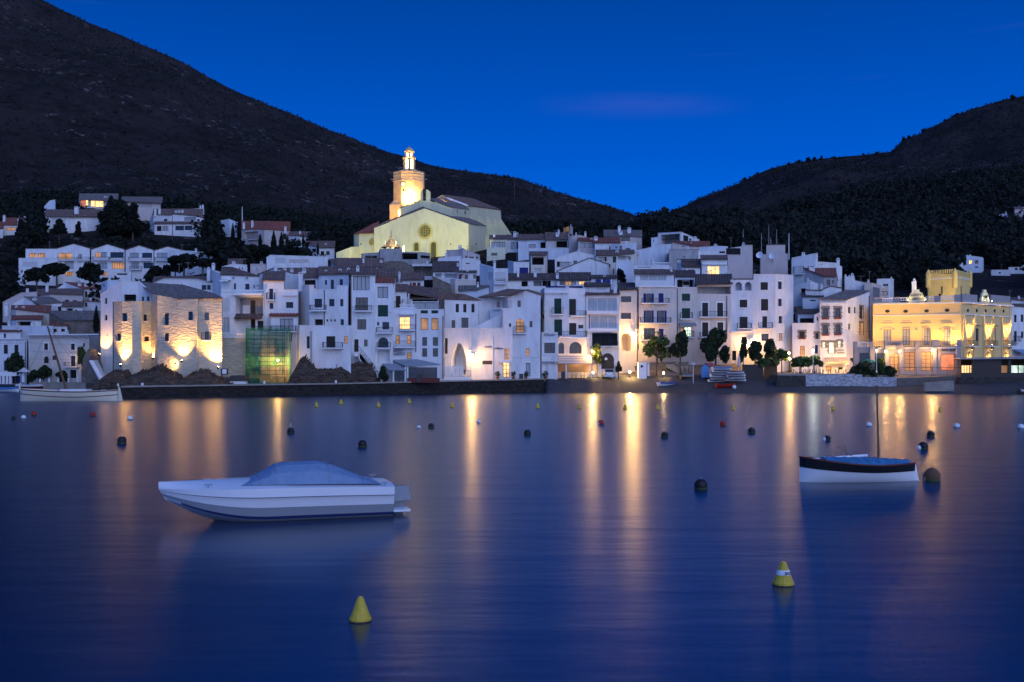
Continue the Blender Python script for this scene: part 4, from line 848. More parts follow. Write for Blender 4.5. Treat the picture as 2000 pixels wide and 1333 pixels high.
for (xa, xb) in ((300, 402), (562, 672), (712, 826), (892, 1052)):
    a = P(*cv('G', xa, 818), 153.8); b = P(*cv('G', xb, 766), 153.8); rails(po.root, Vector((a.x, a.y)), Vector((1, 0)), Vector((0, -1)), 0, b.x - a.x, 0, a.z, b.z, ends=False)
text_mesh('CASINO', P(*cv('G', 482, 793), 153.7), .42, 'letterk', po.root, width=1.7)
text_mesh('CAFE  BAR', P(*cv('G', 970, 846), 153.1), .44, 'letterk', po.root, width=2.5)
# crenellated tower
tw = House('G', 'yellow crenellated square tower with corner turrets behind the casino roof', [(796, 165, 176), (1036, 165, 173), (1168, 165, 180)], D=9, m='towery', name='tower', cat='tower', base=PZ(cv('G', 0, 420)[1], 173), ops='w 908 275 924 346;w 1086 270 1100 346;S.12 800 200 1034 208;S.12 1038 200 1166 208')
for k, nb in ((0, 12), (1, 8)):
    a, b = tw.F[k], tw.F[k + 1]
    for i in range(nb):
        u = (i + .3) / nb; p = a.lerp(b, u); q_ = a.lerp(b, u + .55 / nb); t = (q_ - p); L = t.length; t = Vector((t.x, t.y)).normalized(); n = Vector((t.y, -t.x)); mm = M()
        obox(mm, Vector((p.x, p.y)), t, n, 0, L, -.25, 0, a.z, a.z + .55); c = p.lerp(q_, .5); mm.tube((c.x - n.x * .25, c.y - n.y * .25, a.z + .55), (c.x, c.y, a.z + .55), L * .5, n=8); mm.build('merlon', 'towery', tw.root)
for F_, tz in ((tw.F[0], 118), (tw.F[1], 108), (tw.F[2], 118)):
    zt = PZ(cv('G', 0, tz)[1], F_.y); mm = M(); mm.lathe((F_.x, F_.y, F_.z - 2.2), [(0, -.5), (.42, 0), (.42, zt - F_.z + 1.3), (.5, zt - F_.z + 1.3), (.0, zt - F_.z + 2.2)], 10); mm.build('turret', 'towery', tw.root)
House('G', 'pale house with tall dark windows at the right edge beside the casino', [(1548, 450, 170), (1700, 462, 172)], D=8, roof='t435', m='w', ops='sk 1566 530 1588 596;sk 1626 528 1648 594;sk+B 1566 676 1590 772;sk 1628 680 1648 740;Vb 1550 840 1690 885')
House('G', 'small blue white house on the slope behind the casino at the right edge', [(1540, 392, 190), (1700, 408, 190)], D=7, roof='t380', m='b', ops='sb 1640 430 1660 456')

# ================================================================== houses behind, centre
Hs = lambda *a, **k: House(*a, **k)
# dark tile row behind D frame
Hs('T', 'white row house with long dark eaves and two deep dark openings above the solar panels', [(345, 785, 176), (970, 780, 176)], D=7, roof='t702', tm='tiled', m='w', ops='ok 525 795 606 866;og 680 790 790 862;ok 795 788 905 862;c 480 655 26 60;c 702 655 36 90')
Hs('T', 'white row house with warm lit curtain windows under dark eaves', [(985, 785, 175), (1420, 785, 175)], D=7, roof='t690', tm='tiled', m='w', ops='w 1020 795 1085 850;L 1092 796 1175 850;W 1180 796 1230 850;l 1272 796 1355 846;c 990 690 36 100 1')
Hs('T', 'small white roof room with blue laundry hanging under its tiled eaves', [(1440, 760, 174), (1760, 760, 174)], D=4, roof='t724', tm='tiled', m='w', ops='ok 1490 772 1715 818')
mm = M(); rr = random.Random(3)
rt = thing('laundry', 'line of blue and white laundry hanging below the small tiled roof room', 'laundry', P(*cv('T', 1490, 815), 173.7))
for i in range(9):
    a = P(*cv('T', 1492 + i * 24, 776), 173.7); m_ = M(); w = rr.uniform(.25, .4); hgt = rr.uniform(.5, .85); m_.box(a.x, a.x + w * .85, a.y - .012, a.y + .012, a.z - hgt, a.z); m_.build('cloth', ['bluep', 'navy', 'bluep', 'whitep', 'navy'][i % 5], rt)
mm = M(); a = P(*cv('T', 1485, 775), 173.7); b = P(*cv('T', 1720, 775), 173.7); mm.tube(a, b, .012, n=4); mm.build('line', 'iron', rt)
Hs('T', 'narrow house with blue left wall and white roller shutter over an iron railing', [(-20, 575, 176), (150, 622, 172), (160, 638, 171.5), (348, 638, 171.5)], D=6, roof='f', m='w', ops='sw 172 680 312 770;B 172 772 326 842;w 190 780 310 790;sw 82 684 150 780')
Hs('T', 'tall white roof terrace house behind the blue laundry with a plain gable and stair', [(1000, 668, 190), (1410, 500, 190), (1662, 580, 190)], D=10, roof='g', tm='tileg', m='w', ops='')
Hs('T', 'white house with a slanting carport roof, glazed veranda and outside stair', [(960, 500, 197), (1250, 412, 197), (1390, 445, 197), (1500, 470, 197)], D=9, roof='f', m='w', ops='d 985 540 1025 612;W+P 1030 545 1148 620;w 1200 530 1248 575;M 850 608 886 650'.replace(';M 850 608 886 650', ''))
Hs('T', 'pale house with brown tiled roof, green window and white louvred panel on the middle terrace', [(1500, 465, 195), (1770, 462, 195), (1990, 440, 197)], D=8, roof='t395', tm='tile', m='c', ops='W 1522 485 1600 532;d 1606 480 1632 540;sg 1712 476 1758 555;w 1714 635 1728 700;ob 1775 470 1950 528')
Hs('T', 'light blue terrace house with a plain high parapet above the dark tree', [(1755, 535, 186), (1975, 535, 187)], D=7, roof='f', m='b', ops='')
Hs('T', 'beige house with a dark open loggia under a small tiled roof, mid town', [(625, 470, 197), (650, 462, 195), (835, 465, 195), (860, 455, 197)], D=6, roof='t432', tm='tile', m='c', ops='Ok 662 482 815 584;W+N 685 628 786 692')
Hs('T', 'white house with one bright blue closed shutter', [(345, 540, 196), (420, 552, 190), (622, 552, 190)], D=6, roof='f', m='w', ops='sb 497 620 611 702;c 478 645 20 50 -1')
Hs('T', 'pale yellow house with a glazed upper gallery beside the church', [(72, 362, 222), (312, 360, 222)], D=5, roof='f', m='y', ops='w 130 430 206 465', )
Hs('T', 'pale yellow upper house with a long row of curtained windows under brown eaves', [(112, 250, 230), (335, 248, 230)], D=7, roof='t202', m='y', ops='W 132 285 312 354;c 168 180 26 50')
Hs('T', 'white house with a grey curtained window and large white chimney stack', [(335, 252, 231), (560, 250, 231)], D=7, roof='t198', m='w', ops='W 385 290 434 382;sk 458 290 494 380;c 436 150 36 76;c 472 165 26 60;S.6 335 400 490 428')
Hs('T', 'bluish white house with balcony glazing on the upper street', [(480, 262, 226), (838, 252, 226)], D=7, roof='t192', m='b', ops='W 616 318 708 388;ok 772 290 838 372')
Hs('T', 'long white house with brown roof and dark glazed veranda on the skyline', [(840, 262, 224), (1128, 258, 224)], D=7, roof='t168', m='c', ops='ok 978 275 1120 358;c 990 160 40 40;c 1008 125 22 40 5;I 850 340 970 372')
Hs('T', 'wide white terrace wall house stepping down below the skyline veranda', [(480, 376, 218), (1140, 372, 218)], D=5, roof='f', m='b', ops='')
Hs('T', 'slender grey white chimney tower with a pole on top', [(1136, 96, 220), (1192, 96, 220)], D=1.8, roof='f', m='g', name='chimney_tower', cat='tower', ops='d 1150 180 1178 210;c 1166 60 12 40 1')
Hs('T', 'beige house with an uneven parapet and roof chimney right of the slender tower', [(1192, 210, 224), (1270, 200, 224), (1375, 222, 224)], D=6, roof='f', m='p', ops='c 1235 165 20 40;c 1355 150 24 60')
Hs('T', 'house with a red framed glass front and red tiled roof', [(1262, 268, 216), (1480, 285, 216)], D=7, roof='t238', tm='tiler', m='p', ops='W 1288 295 1345 365;W 1352 298 1408 365;W 1416 302 1474 365')
Hs('T', 'white house under a red brown roof in the upper centre of the town', [(1480, 300, 214), (1800, 300, 214)], D=8, roof='t238', tm='tiler', m='w', ops='w 1664 332 1682 385;w 1798 340 1808 385;c 1490 212 44 40'.replace('w 1798 340 1808 385;', ''))
Hs('T', 'low light blue house with flat roof in front of the hipped roof house', [(1690, 312, 208), (1800, 330, 207), (2020, 300, 207)], D=6, roof='f', m='b', ops='w 1800 336 1834 386;w 1880 366 1940 388;w 1745 345 1765 370')
Hs('T', 'large beige house with hipped grey roof and two stout chimneys on the skyline', [(1602, 222, 226), (1945, 212, 226), (2090, 225, 230)], D=8, roof='t135', tm='tileg', m='p', ops='w 1816 220 1936 272;c 1796 75 32 60;c 1815 140 44 60 2;c 1925 95 44 80')
# U frame
Hs('U', 'white covered roof terrace with slender posts and skylight strip on the skyline', [(700, 176, 225), (1000, 160, 222), (1238, 262, 230)], D=8, roof='f', m='w', ops='Og 735 186 985 312;d 1030 205 1090 275;d 1108 240 1140 275;c 1180 215 40 60 1')
Hs('U', 'small white roof hut with a window left of the covered terrace', [(614, 238, 222), (700, 228, 222)], D=4, roof='f', m='b', ops='w 636 258 650 280')
Hs('U', 'broad bluish white wall house with sloping parapet and a round terracotta vent', [(375, 412, 204), (788, 322, 204), (872, 330, 206)], D=8, roof='f', m='b', ops='sw 400 415 458 530')
Hs('U', 'weathered grey windowless wall house with dripping stains on its parapet', [(845, 386, 199), (1225, 384, 200)], D=7, roof='f', m='g', ops='')
Hs('U', 'house with sloped red roof behind the weathered grey wall', [(888, 282, 214), (1150, 340, 214), (1370, 345, 216)], D=6, roof='t282', tm='tiler', m='p', ops='w 1012 342 1044 350;c 1132 285 14 50')
Hs('U', 'low blue and white flat roof house on the right skyline', [(1240, 360, 212), (1470, 345, 212), (1610, 350, 212)], D=6, roof='f', m='b', ops='')
Hs('U', 'house with a dark pergola roof and wooden posts beside the beige chimney tower', [(1225, 400, 206), (1470, 395, 206), (1800, 350, 206)], D=6, roof='f', m='w', ops='ok 1500 408 1575 432;Ok 1590 368 1775 452')
Hs('U', 'beige stained wall with a broad square tower and railing on top', [(1590, 458, 196), (1788, 458, 196), (1790, 332, 196), (1932, 332, 196), (1934, 600, 196)], D=5, roof='f', m='p', ops='I 1795 280 1920 332')
Hs('U', 'white penthouse with a large warm lit double window above the dark roof', [(1270, 516, 180), (1600, 514, 180)], D=6, roof='t465', m='w', ops='l+N 1345 600 1505 710;S.3 1275 572 1598 584;c 1610 665 36 50 -1')
Hs('U', 'small house with brown lean to roof and blue side wall below the grey wall', [(950, 556, 184), (1020, 612, 180), (1250, 614, 180)], D=5, roof='t545', tm='tiled', m='w', ops='w 1092 648 1170 668;w 1040 640 1056 662')
Hs('U', 'white roof terrace with balustrade and folded blue awnings', [(385, 600, 178), (640, 600, 178), (855, 604, 178)], D=4, roof='f', m='w', ops='K 650 552 845 600;d 440 612 610 620;Vb 380 545 610 600'.replace('Vb 380 545 610 600', 'F+ 0 0 0 0').replace(';F+ 0 0 0 0', '') + ';c 636 500 30 90;c 872 612 26 50')
# F frame back
h = Hs('F', 'beige rooftop water tank building carrying telecom antennas and two satellite dishes', [(345, 236, 200), (560, 228, 200)], D=6, roof='f', m='p', ops='')
House('F', '', [(392, 160, 202), (540, 160, 202)], D=4, m='p', root=h.root, foot=False, ops='I 396 145 536 160')
for x, y0, y1, Y in ((352, 65, 225, 199.5), (410, 0, 150, 201), (426, 98, 150, 201), (472, 34, 150, 202), (569, 65, 275, 199), (208, 34, 98, 196)):
    a = P(*cv('F', x, y0), Y); b = P(*cv('F', x, y1), Y); mm = M(); mm.tube((a.x, a.y, b.z), a, .09, .05, 6)
    k = {352: 'between the two satellite dishes', 410: 'the tallest, on the water tank roof', 426: 'short one on the water tank roof', 472: 'on the right half of the water tank roof', 569: 'standing right of the water tank', 208: 'on the beige square tower'}[x]
    single(mm, 'antenna', 'slab' if x != 569 else 'trim', 'thin whip antenna pole ' + k, 'antenna', (a.x, a.y, b.z))
for x, y, r in ((340, 240, 28), (440, 246, 27)):
    c = P(*cv('F', x, y), 198.6); r = r / 4.04 / FP * 198; rt = thing('satellite_dish', 'white satellite dish, %s of the pair on the antenna rooftop' % ('left' if x == 340 else 'right'), 'satellite dish', (c.x, c.y, c.z - r - .4))
    mm = M(); ax = Vector((-.45, -.8, .35)).normalized(); u = ax.orthogonal().normalized(); w = ax.cross(u)
    rows = []
    for j in range(5):
        q_ = j / 4; rows.append([c + ax * (.35 * r * q_ * q_) + (u * math.cos(2 * math.pi * i / 20) + w * math.sin(2 * math.pi * i / 20)) * r * max(.02, q_) for i in range(20)])
    mm.grid(rows, True); mm.smooth = True; mm.build('dish', 'whitep', rt); mm = M(); mm.tube((c.x, c.y + .1, c.z), (c.x, c.y + .3, c.z - r - .5), .06); mm.tube(c - ax * 0, c + ax * r * .9, .02, n=4); mm.build('bracket', 'iron', rt)
Hs('F', 'tall plain white wall house with a sloping top edge right of the antennas', [(592, 262, 190), (780, 226, 188), (796, 226, 188), (798, 440, 188)], D=7, roof='f', m='w', ops='B 608 330 690 392')
Hs('F', 'large white windowless house end with a corner chimney near the dark wood', [(795, 292, 190), (940, 302, 190), (988, 334, 191)], D=8, roof='f', m='w', ops='c 955 258 22 50')
Hs('F', 'house with a red roof and dark grey gable below the plain white walls', [(695, 348, 180), (848, 404, 178), (940, 404, 178)], D=5, roof='t352', tm='tiler', m='g', ops='w 867 432 893 474;w 910 434 924 460;c 745 320 44 30')
Hs('F', 'cream stuccoed house with a curved parapet right of the corner house', [(605, 484, 176), (740, 442, 174), (800, 468, 174)], D=6, roof='f', m='w', ops='d 660 500 700 550')
Hs('F', 'small gabled white house with a squat chimney in front of the red roof', [(700, 515, 172), (820, 520, 171), (900, 484, 171), (985, 500, 171)], D=6, roof='g', m='w', ops='c 826 464 20 40')
Hs('F', 'pale blue roof house with a pergola above the low white house', [(678, 566, 170), (838, 566, 170)], D=5, roof='t535', tm='tiled', m='b', ops='ob 735 590 780 600')
Hs('F', 'white stepped house with battlement like chimneys behind the hotel', [(1010, 410, 190), (1086, 410, 190), (1090, 440, 190), (1170, 458, 190)], D=7, roof='f', m='w', ops='c 1016 388 12 40 1;c 1068 380 18 50 1;c 1045 395 12 30 1')
Hs('F', 'low house with brown boarded end wall behind the hotel roof', [(1165, 455, 186), (1235, 462, 186), (1300, 480, 187)], D=5, roof='f', m='p', ops='c 1195 430 12 30')
Hs('G', 'small white house with one dark window at the edge of the wood above the hotel', [(335, 212, 198), (472, 208, 198), (486, 215, 200)], D=6, roof='f', m='w', ops='w 388 252 436 275;c 464 188 10 30 2')
Hs('G', 'beige roof terrace with white posts between hotel and casino', [(300, 282, 186), (360, 300, 184), (440, 280, 184)], D=5, roof='f', m='p', ops='W 365 318 430 356')
Hs('N', 'slim blue white ventilation shaft with a stepped cap beside the casino sign', [(1781, 551, 170), (1790, 551, 170)], D=1, roof='f', m='w', name='shaft', cat='shaft', base=11, ops='c 1785.5 544 4 8 .4')
# V frame: below the church
Hs('V', 'concrete coloured terrace house with dark glazed openings directly in front of the church', [(435, 112, 228), (670, 90, 228), (682, 46, 227), (962, 44, 227), (966, 86, 227), (1200, 92, 227), (1340, 100, 229)], D=7, roof='f', m='g', ops='Ok 486 132 640 200;Ok 968 100 1170 180;d 1210 130 1330 168;c 990 -8 22 60;S.4 960 84 1200 92'.replace(';S.4 960 84 1200 92', ''))
h = Hs('V', 'small grey belvedere turret with a tiled cap and spiky ornament before the church', [(762, 12, 229), (866, 12, 229)], D=3.2, roof='n', m='g', name='turret', cat='turret', ops='w 805 -8 830 5;w 806 18 830 38'.replace('w 805 -8 830 5;', ''))
mm = M(); c = h.F[0].lerp(h.F[1], .5); c.y += 1.6; mm.lathe((c.x, c.y, c.z), [(2.3, -.1), (1.4, .6), (.5, 1.7), (.3, 1.9), (.34, 2.3), (.08, 2.6), (.12, 3.1), (.02, 4.2)], 8); mm.build('cap', 'tile', h.root)
for a in range(4):
    mm = M(); an = math.pi / 4 + a * math.pi / 2; mm.lathe((c.x + 1.7 * math.cos(an), c.y + 1.7 * math.sin(an), c.z + .2), [(.16, 0), (.16, .5), (.26, .6), (.02, 1.3)], 6); mm.build('finial', 'g', h.root)
Hs('V', 'low house with wide brown tiled roof and roof dishes left below the church', [(40, 216, 215), (120, 268, 208), (410, 286, 208), (720, 276, 208)], D=8, roof='t212', m='p', ops='c 470 150 24 60;c 700 190 34 50')
Hs('V', 'dark weathered vaulted roof building in the middle of the old town', [(720, 352, 198), (724, 232, 198), (800, 208, 198), (1000, 214, 198), (1110, 290, 199), (1112, 352, 199)], D=8, roof='f', m='k', ops='')
Hs('V', 'house with a white flat slab roof over a dark recess and brown stone wall', [(1100, 246, 206), (1385, 240, 206)], D=6, roof='f', m='w', ops='Os 1106 268 1380 400')
Hs('V', 'small house with tiled roof, white posts and brown shutters in the dark centre', [(970, 452, 180), (1250, 446, 180)], D=6, roof='t364', m='w', ops='sr 1070 482 1094 545;sr 1104 482 1150 545;sr 1166 482 1208 545;c 935 340 24 80')
Hs('V', 'dark stone gable wall falling to the right with a beige corner strip', [(1368, 402, 172), (1600, 512, 172), (1602, 520, 172)], D=8, roof='f', m='k', ops='')
Hs('V', 'cream wall house without windows right of the dark stone gable', [(1598, 440, 175), (1660, 444, 174), (1932, 446, 174)], D=6, roof='f', m='c', ops='')
Hs('V', 'brown roofed house with open veranda and red door above the dark stone gable', [(1370, 340, 190), (1700, 336, 190)], D=7, roof='t212', tm='tiled', m='w', ops='ob 1400 365 1680 420;c 1695 225 24 60')
Hs('V', 'white annex with a red door and small windows beside the open veranda', [(1700, 350, 187), (1932, 352, 187)], D=5, roof='t332', m='w', ops='sr 1705 372 1770 440;w 1782 378 1828 438;w 1895 378 1930 430;K 1700 262 1860 300'.replace(';K 1700 262 1860 300', ''))
Hs('V', 'white house with broken stepped roof terraces right below the church front', [(1545, 66, 215), (1700, 60, 214), (1760, 40, 213), (1980, 130, 213)], D=7, roof='f', m='p', ops='w 1790 132 1815 165;w 1835 145 1960 170;M 1560 60 1590 120'.replace('M 1560 60 1590 120', 'c 1720 -5 40 50'))
Hs('V', 'white sloping terrace wall house left of the broken stepped roofs', [(1380, 330, 202), (1445, 165, 202), (1740, 140, 204), (1745, 200, 204)], D=6, roof='f', m='b', ops='')
Hs('V', 'blue white house with curved roof parapets behind the roller shutter house', [(1750, 175, 206), (1850, 165, 206), (1990, 205, 206)], D=6, roof='f', m='w', ops='w 1800 225 1880 240')
Hs('V', 'long brown tiled roof house with dark roof windows above the tallest quay house', [(300, 340, 160), (560, 336, 160), (880, 380, 160)], D=8, roof='t300', m='w', ops='w 640 385 680 430;w 690 385 715 440;w 770 390 815 470;w 820 392 845 470')
Hs('V', 'white house end with a small lilac terrace below the dark centre', [(840, 492, 158), (1000, 492, 158)], D=6, roof='f', m='w', ops='')
Hs('V', 'house with pale gable and brown lean to roof left of the big gabled restaurant', [(1712, 592, 160), (1955, 580, 160), (2100, 540, 162)], D=7, roof='t530', tm='tileg', m='b', ops='')
# N: between, left centre, above A frame
Hs('K', 'blue gabled house with arched chimneys above the tall white house', [(1140, 980, 165), (1310, 912, 163), (1560, 985, 163)], D=8, roof='g', m='b', ops='c 1325 880 30 90 -1;c 1350 950 26 60 -1.5')
Hs('K', 'long red roofed house with a row of white arched chimneys', [(1340, 1000, 171), (1880, 1005, 171)], D=8, roof='t915', tm='tile', m='w', ops='c 1425 900 28 50;c 1500 915 30 50;c 1645 890 26 40 8;c 1825 900 26 40 8;c 1870 920 30 50')
Hs('K', 'low white terrace parapet with tiny windows beneath the round pines', [(740, 900, 200), (860, 868, 200), (1012, 880, 200)], D=6, roof='f', m='w', ops='w 885 908 897 926;w 922 906 936 926;w 956 906 968 926')
Hs('K', 'brown tiled cottage under the round pine trees', [(810, 872, 212), (960, 868, 212)], D=6, roof='t815', tm='tile', m='p', ops='')
Hs('K', 'lilac grey block house with small garage doors below the pines', [(1050, 870, 208), (1215, 872, 208)], D=6, roof='f', m='p', ops='sw 1080 890 1110 930;sw 1135 890 1165 930')
Hs('K', 'long plain white garden wall below the hillside villas', [(1225, 800, 222), (1262, 772, 222), (1890, 792, 222)], D=1.0, roof='f', m='w', name='garden_wall', cat='wall', ops='sw 1320 800 1430 860;Fp 1470 815 1680 850')
Hs('K', 'bluish white house with tiled balcony canopy right of the stone house roof', [(0, 1062, 150), (110, 1012, 150), (480, 1020, 150), (700, 1080, 150)], D=7, roof='t1008', m='w', ops='w 522 1095 572 1148;w 580 1095 620 1148;w 630 1100 668 1148;c 220 1020 110 60 -1'.replace(';c 220 1020 110 60 -1', ''))
# ================================================================== houses at the cove, left edge (I frame)
h = Hs('I', 'blue white house with black shuttered windows at the left edge behind the round tree', [(-60, 634, 177), (268, 634, 176)], D=8, roof='f', m='w', ops='sk 38 686 78 777;sk 144 686 184 777;sk 40 846 90 946;P 255 660 258 950;w 200 880 235 945;Tr -50 612 262 633'.replace('Tr -50 612 262 633', 'S.3 -50 624 262 633'))
House('I', '', [(-60, 556, 180), (205, 556, 180)], D=6, roof='t528', tm='tiler', m='w', root=h.root, foot=False, ops='w 36 574 60 618;c 190 532 24 60')
h = Hs('I', 'cream mansion with painted frieze, balcony door and dark shutters behind the sailing boat', [(286, 588, 174), (892, 590, 172.5), (1000, 592, 178)], D=9, roof='f', m='c', ops='sk+S 443 673 482 738;sk+S 712 675 750 738;sk 832 670 850 706;sk+A 441 802 487 872;w+S 708 797 756 906;B 660 868 800 912;d+S 697 938 766 1022;S.25 290 578 990 590;S.08 295 600 890 618')
mm = M()
for i in range(30):
    a = P(*cv('I', 300 + i * 20, 606), 173.8 - i * .05); mm.box(a.x - .12, a.x + .12, a.y - .22, a.y, a.z - .1, a.z + .18)
mm.build('frieze', 'casino2', h.root)
Hs('I', 'small white house with red roof and two little windows behind the cream mansion', [(500, 494, 184), (672, 496, 184)], D=6, roof='t452', tm='tiler', m='w', ops='sk 536 526 568 560;sk 612 526 650 556')
Hs('I', 'rough stone walled house with wide brown roof left of the floodlit stone house', [(500, 365, 190), (640, 440, 186), (880, 440, 186), (1000, 436, 188)], D=8, roof='t362', tm='tileg', m='k', ops='')
Hs('I', 'low white house with small terrace and dark window at the left', [(120, 440, 188), (165, 435, 186), (412, 438, 186)], D=6, roof='t402', tm='tiler', m='w', ops='ok 170 452 320 496;c 95 450 26 60')
Hs('I', 'light blue plain house block in front of the low terrace house', [(20, 500, 184), (330, 500, 183), (532, 502, 183)], D=3, roof='f', m='b', ops='')
Hs('I', 'cream house with red roof and white chimneys at the left', [(110, 330, 196), (160, 330, 193), (495, 368, 192)], D=7, roof='t306', tm='tiler', m='c', ops='sw 354 386 456 440;c 68 270 30 90;c 235 300 26 50;c 165 292 20 40')
Hs('I', 'blue gable fronted house with black shuttered windows and brown roof', [(102, 292, 204), (236, 216, 204), (372, 292, 202), (622, 272, 202)], D=7, roof='n', m='w', ops='sk 434 300 490 360;sk 580 302 614 362;sw 505 300 575 355;c 350 215 34 60')
roofpx(HL := Hs('I', 'small house with brown roof and shaded porch right of the blue gable', [(622, 306, 200), (828, 306, 200)], D=6, roof='t258', m='w', ops='ok 660 320 730 366;w 745 335 770 362'), 'I', [(372, 276, 202), (622, 270, 202), (520, 212, 209), (240, 206, 209)], 'tileg')
Hs('I', 'pink plastered long house with low red roof at the upper left', [(370, 190, 214), (500, 176, 210), (828, 186, 210)], D=7, roof='t142', tm='tile', m='p', ops='sk 650 236 690 262;sk 732 240 768 275;c 472 80 22 80;c 275 120 20 50')
Hs('I', 'low lilac wall house at the far left under the dark trees', [(28, 262, 212), (210, 168, 212), (372, 158, 212)], D=6, roof='f', m='p', ops='c 140 205 40 50;c 60 250 20 20')
Hs('I', 'white gabled house with red roof, small balcony and three white chimneys', [(562, 128, 222), (655, 66, 222), (836, 132, 218), (1075, 132, 218)], D=8, roof='n', m='w', ops='w 850 152 872 208;W 892 156 940 220;w 946 156 984 208;B 884 190 990 226;c 798 66 26 40;c 866 60 30 50;c 922 64 22 40')
roofpx(Hs('I', 'white lower house with warm lit corner right of the pink long house', [(834, 250, 206), (1010, 256, 206)], D=6, roof='t258', tm='tiler', m='w', ops='w 850 258 874 306'.replace('w 850 258', 'w 850 264')), 'I', [(836, 130, 218), (1078, 130, 218), (950, 72, 226), (655, 62, 226)], 'tiler')
Hs('I', 'light blue house corner left of the floodlit house roof', [(1015, 70, 200), (1075, 42, 198), (1190, 42, 198)], D=6, roof='f', m='b', ops='w 1030 80 1046 108')
# ================================================================== hillside villas (J, K)
# row of gabled terraced apartments
for i, (x0, xa, x1, yt, ya, lab) in enumerate([(620, 800, 975, 700, 650, 'first, widest gabled terrace apartment from the left with two warm windows'), (990, 1165, 1350, 712, 655, 'second gabled terrace apartment with curtained doors'), (1362, 1510, 1665, 718, 668, 'third gabled terrace apartment with bluish glazing'), (1675, 1820, 1990, 722, 680, 'fourth gabled terrace apartment cut by the dark pine')]):
    op = {0: 'L+P 635 748 782 812;W 848 762 892 812;B 630 795 820 832;B 840 795 980 832;W+P 700 840 825 920;L 705 950 800 1000', 1: 'L 1030 740 1090 796;W 1095 738 1158 796;w+P 1195 738 1340 800;B 1010 790 1190 830;B 1195 795 1345 832;W+P 1060 850 1190 920;L 1215 850 1350 920;L 1110 950 1190 1000',
         2: 'W 1405 745 1510 800;w+P 1540 745 1650 800;B 1400 795 1650 836;X 1425 850 1530 915;w+P 1555 850 1660 915;B 1415 890 1545 935', 3: 'W+P 1700 745 1830 800;w 1840 760 1930 830;B 1690 795 1960 836'}[i]
    op = op.replace('X ', 'W ')
    Hs('J', lab, [(x0, yt, 258), (xa, ya, 258), (x1, yt, 258)], D=12, roof='g', tm='tile', m='w', name='apartment', cat='apartment', ops=op, group='gabled terrace apartments in a row')
Hs('J', 'flat roofed white end block of the terrace apartments with two beige windows', [(278, 706, 258), (622, 706, 258)], D=10, m='w', ops='L 315 748 400 796;L 412 748 494 796')
Hs('J', 'long low white garage block below the end apartment', [(202, 806, 256), (632, 806, 255)], D=4, m='w', ops='sw 240 848 400 900')
Hs('J', 'small white kiosk like block with dark flat roof under the gabled apartments', [(1215, 960, 246), (1420, 955, 246)], D=5, m='w', ops='d 1268 955 1380 985'.replace('955 1380', '968 1380'))
Hs('K', 'row of low flat roofed white houses right of the gabled apartments', [(150, 718, 252), (420, 730, 252), (640, 760, 252)], D=7, m='b', ops='w 300 760 420 790;S.3 430 735 600 742')
Hs('J', 'white villa with broad red brown hipped roof and conical chimney on the hillside', [(500, 348, 325), (770, 352, 325), (1085, 346, 330)], D=9, roof='t278', m='w', ops='sw 560 372 640 420;sw 665 372 715 412;c 832 240 36 60 2', over=.8)
Hs('J', 'small house with red roof and two white chimneys at the left edge of the hillside', [(32, 446, 325), (290, 446, 325)], D=7, roof='t368', tm='tiler', m='w', ops='L 65 470 165 505;c 46 335 20 60;c 272 348 20 60;c 200 375 16 40 1')
Hs('J', 'partly hidden red roofed house cut by the left edge of the picture', [(-100, 480, 322), (32, 482, 322)], D=7, roof='t410', tm='tiler', m='w', ops='')
Hs('J', 'modern glass villa with glowing orange yellow living room under a thin slanted roof', [(870, 165, 372), (1150, 180, 370), (1262, 185, 372)], D=10, roof='t115', tm='tileg', m='p', over=1.2, ops='R 875 175 925 245;l+P 930 168 960 240;l+P 985 172 1030 245;l+P 1035 176 1125 250;S1.5 880 255 1040 265;c 1148 128 30 50')
Hs('J', 'modern villa with long strip windows and thin slanted roof right of the glowing villa', [(1330, 185, 368), (1740, 200, 370)], D=10, roof='t140', tm='tileg', m='p', over=1.2, ops='l 1352 200 1375 240;L 1336 215 1350 250;W+P 1500 212 1566 250;W+P 1578 215 1642 252;W 1410 205 1476 240')
Hs('J', 'blue white garden shed with slanted roof on the dark slope', [(480, 245, 345), (540, 180, 345), (598, 172, 345)], D=5, m='b', roof='f', ops='')
Hs('K', 'cluster villa with many white chimneys and pale blue strip window on the hillside', [(0, 330, 338), (190, 335, 336), (210, 322, 336), (470, 345, 334), (530, 360, 336)], D=8, roof='t290', tm='tile', m='w', ops='W 330 358 460 396;w 110 378 148 402;ok 118 372 150 405;c 248 285 24 60;c 282 280 20 60;c 314 278 20 60;c 20 265 20 60;c 66 262 20 50'.replace('ok 118 372 150 405;', ''))
Hs('K', 'lower white wing with wide turquoise windows in front of the chimney cluster villa', [(10, 432, 328), (520, 432, 328)], D=6, roof='t408', tm='tile', m='w', ops='w 35 455 85 510;W 92 455 160 508;w+P 235 452 330 502;w+P 336 452 420 500')
Hs('K', 'upper white box house with two chimneys behind the chimney cluster villa', [(348, 275, 350), (545, 262, 350)], D=7, roof='f', m='w', ops='c 508 228 14 40;c 535 222 16 50')
Hs('K', 'small light blue house with red roof on the slope', [(720, 400, 340), (820, 380, 338), (912, 418, 338)], D=7, roof='f', m='b', ops='w 880 440 898 470')
Hs('K', 'large pink villa with orange hipped roof and white balcony above the cypress trees', [(952, 492, 316), (1130, 490, 312), (1200, 492, 310), (1478, 508, 318)], D=10, roof='t432', tm='tiler', m='p', over=.2, ops='ow 985 515 1165 590;B 1030 560 1180 606;sw 1240 525 1305 600;c 980 412 20 50;c 1072 392 20 60;c 1430 455 20 50;w 1400 540 1440 600')
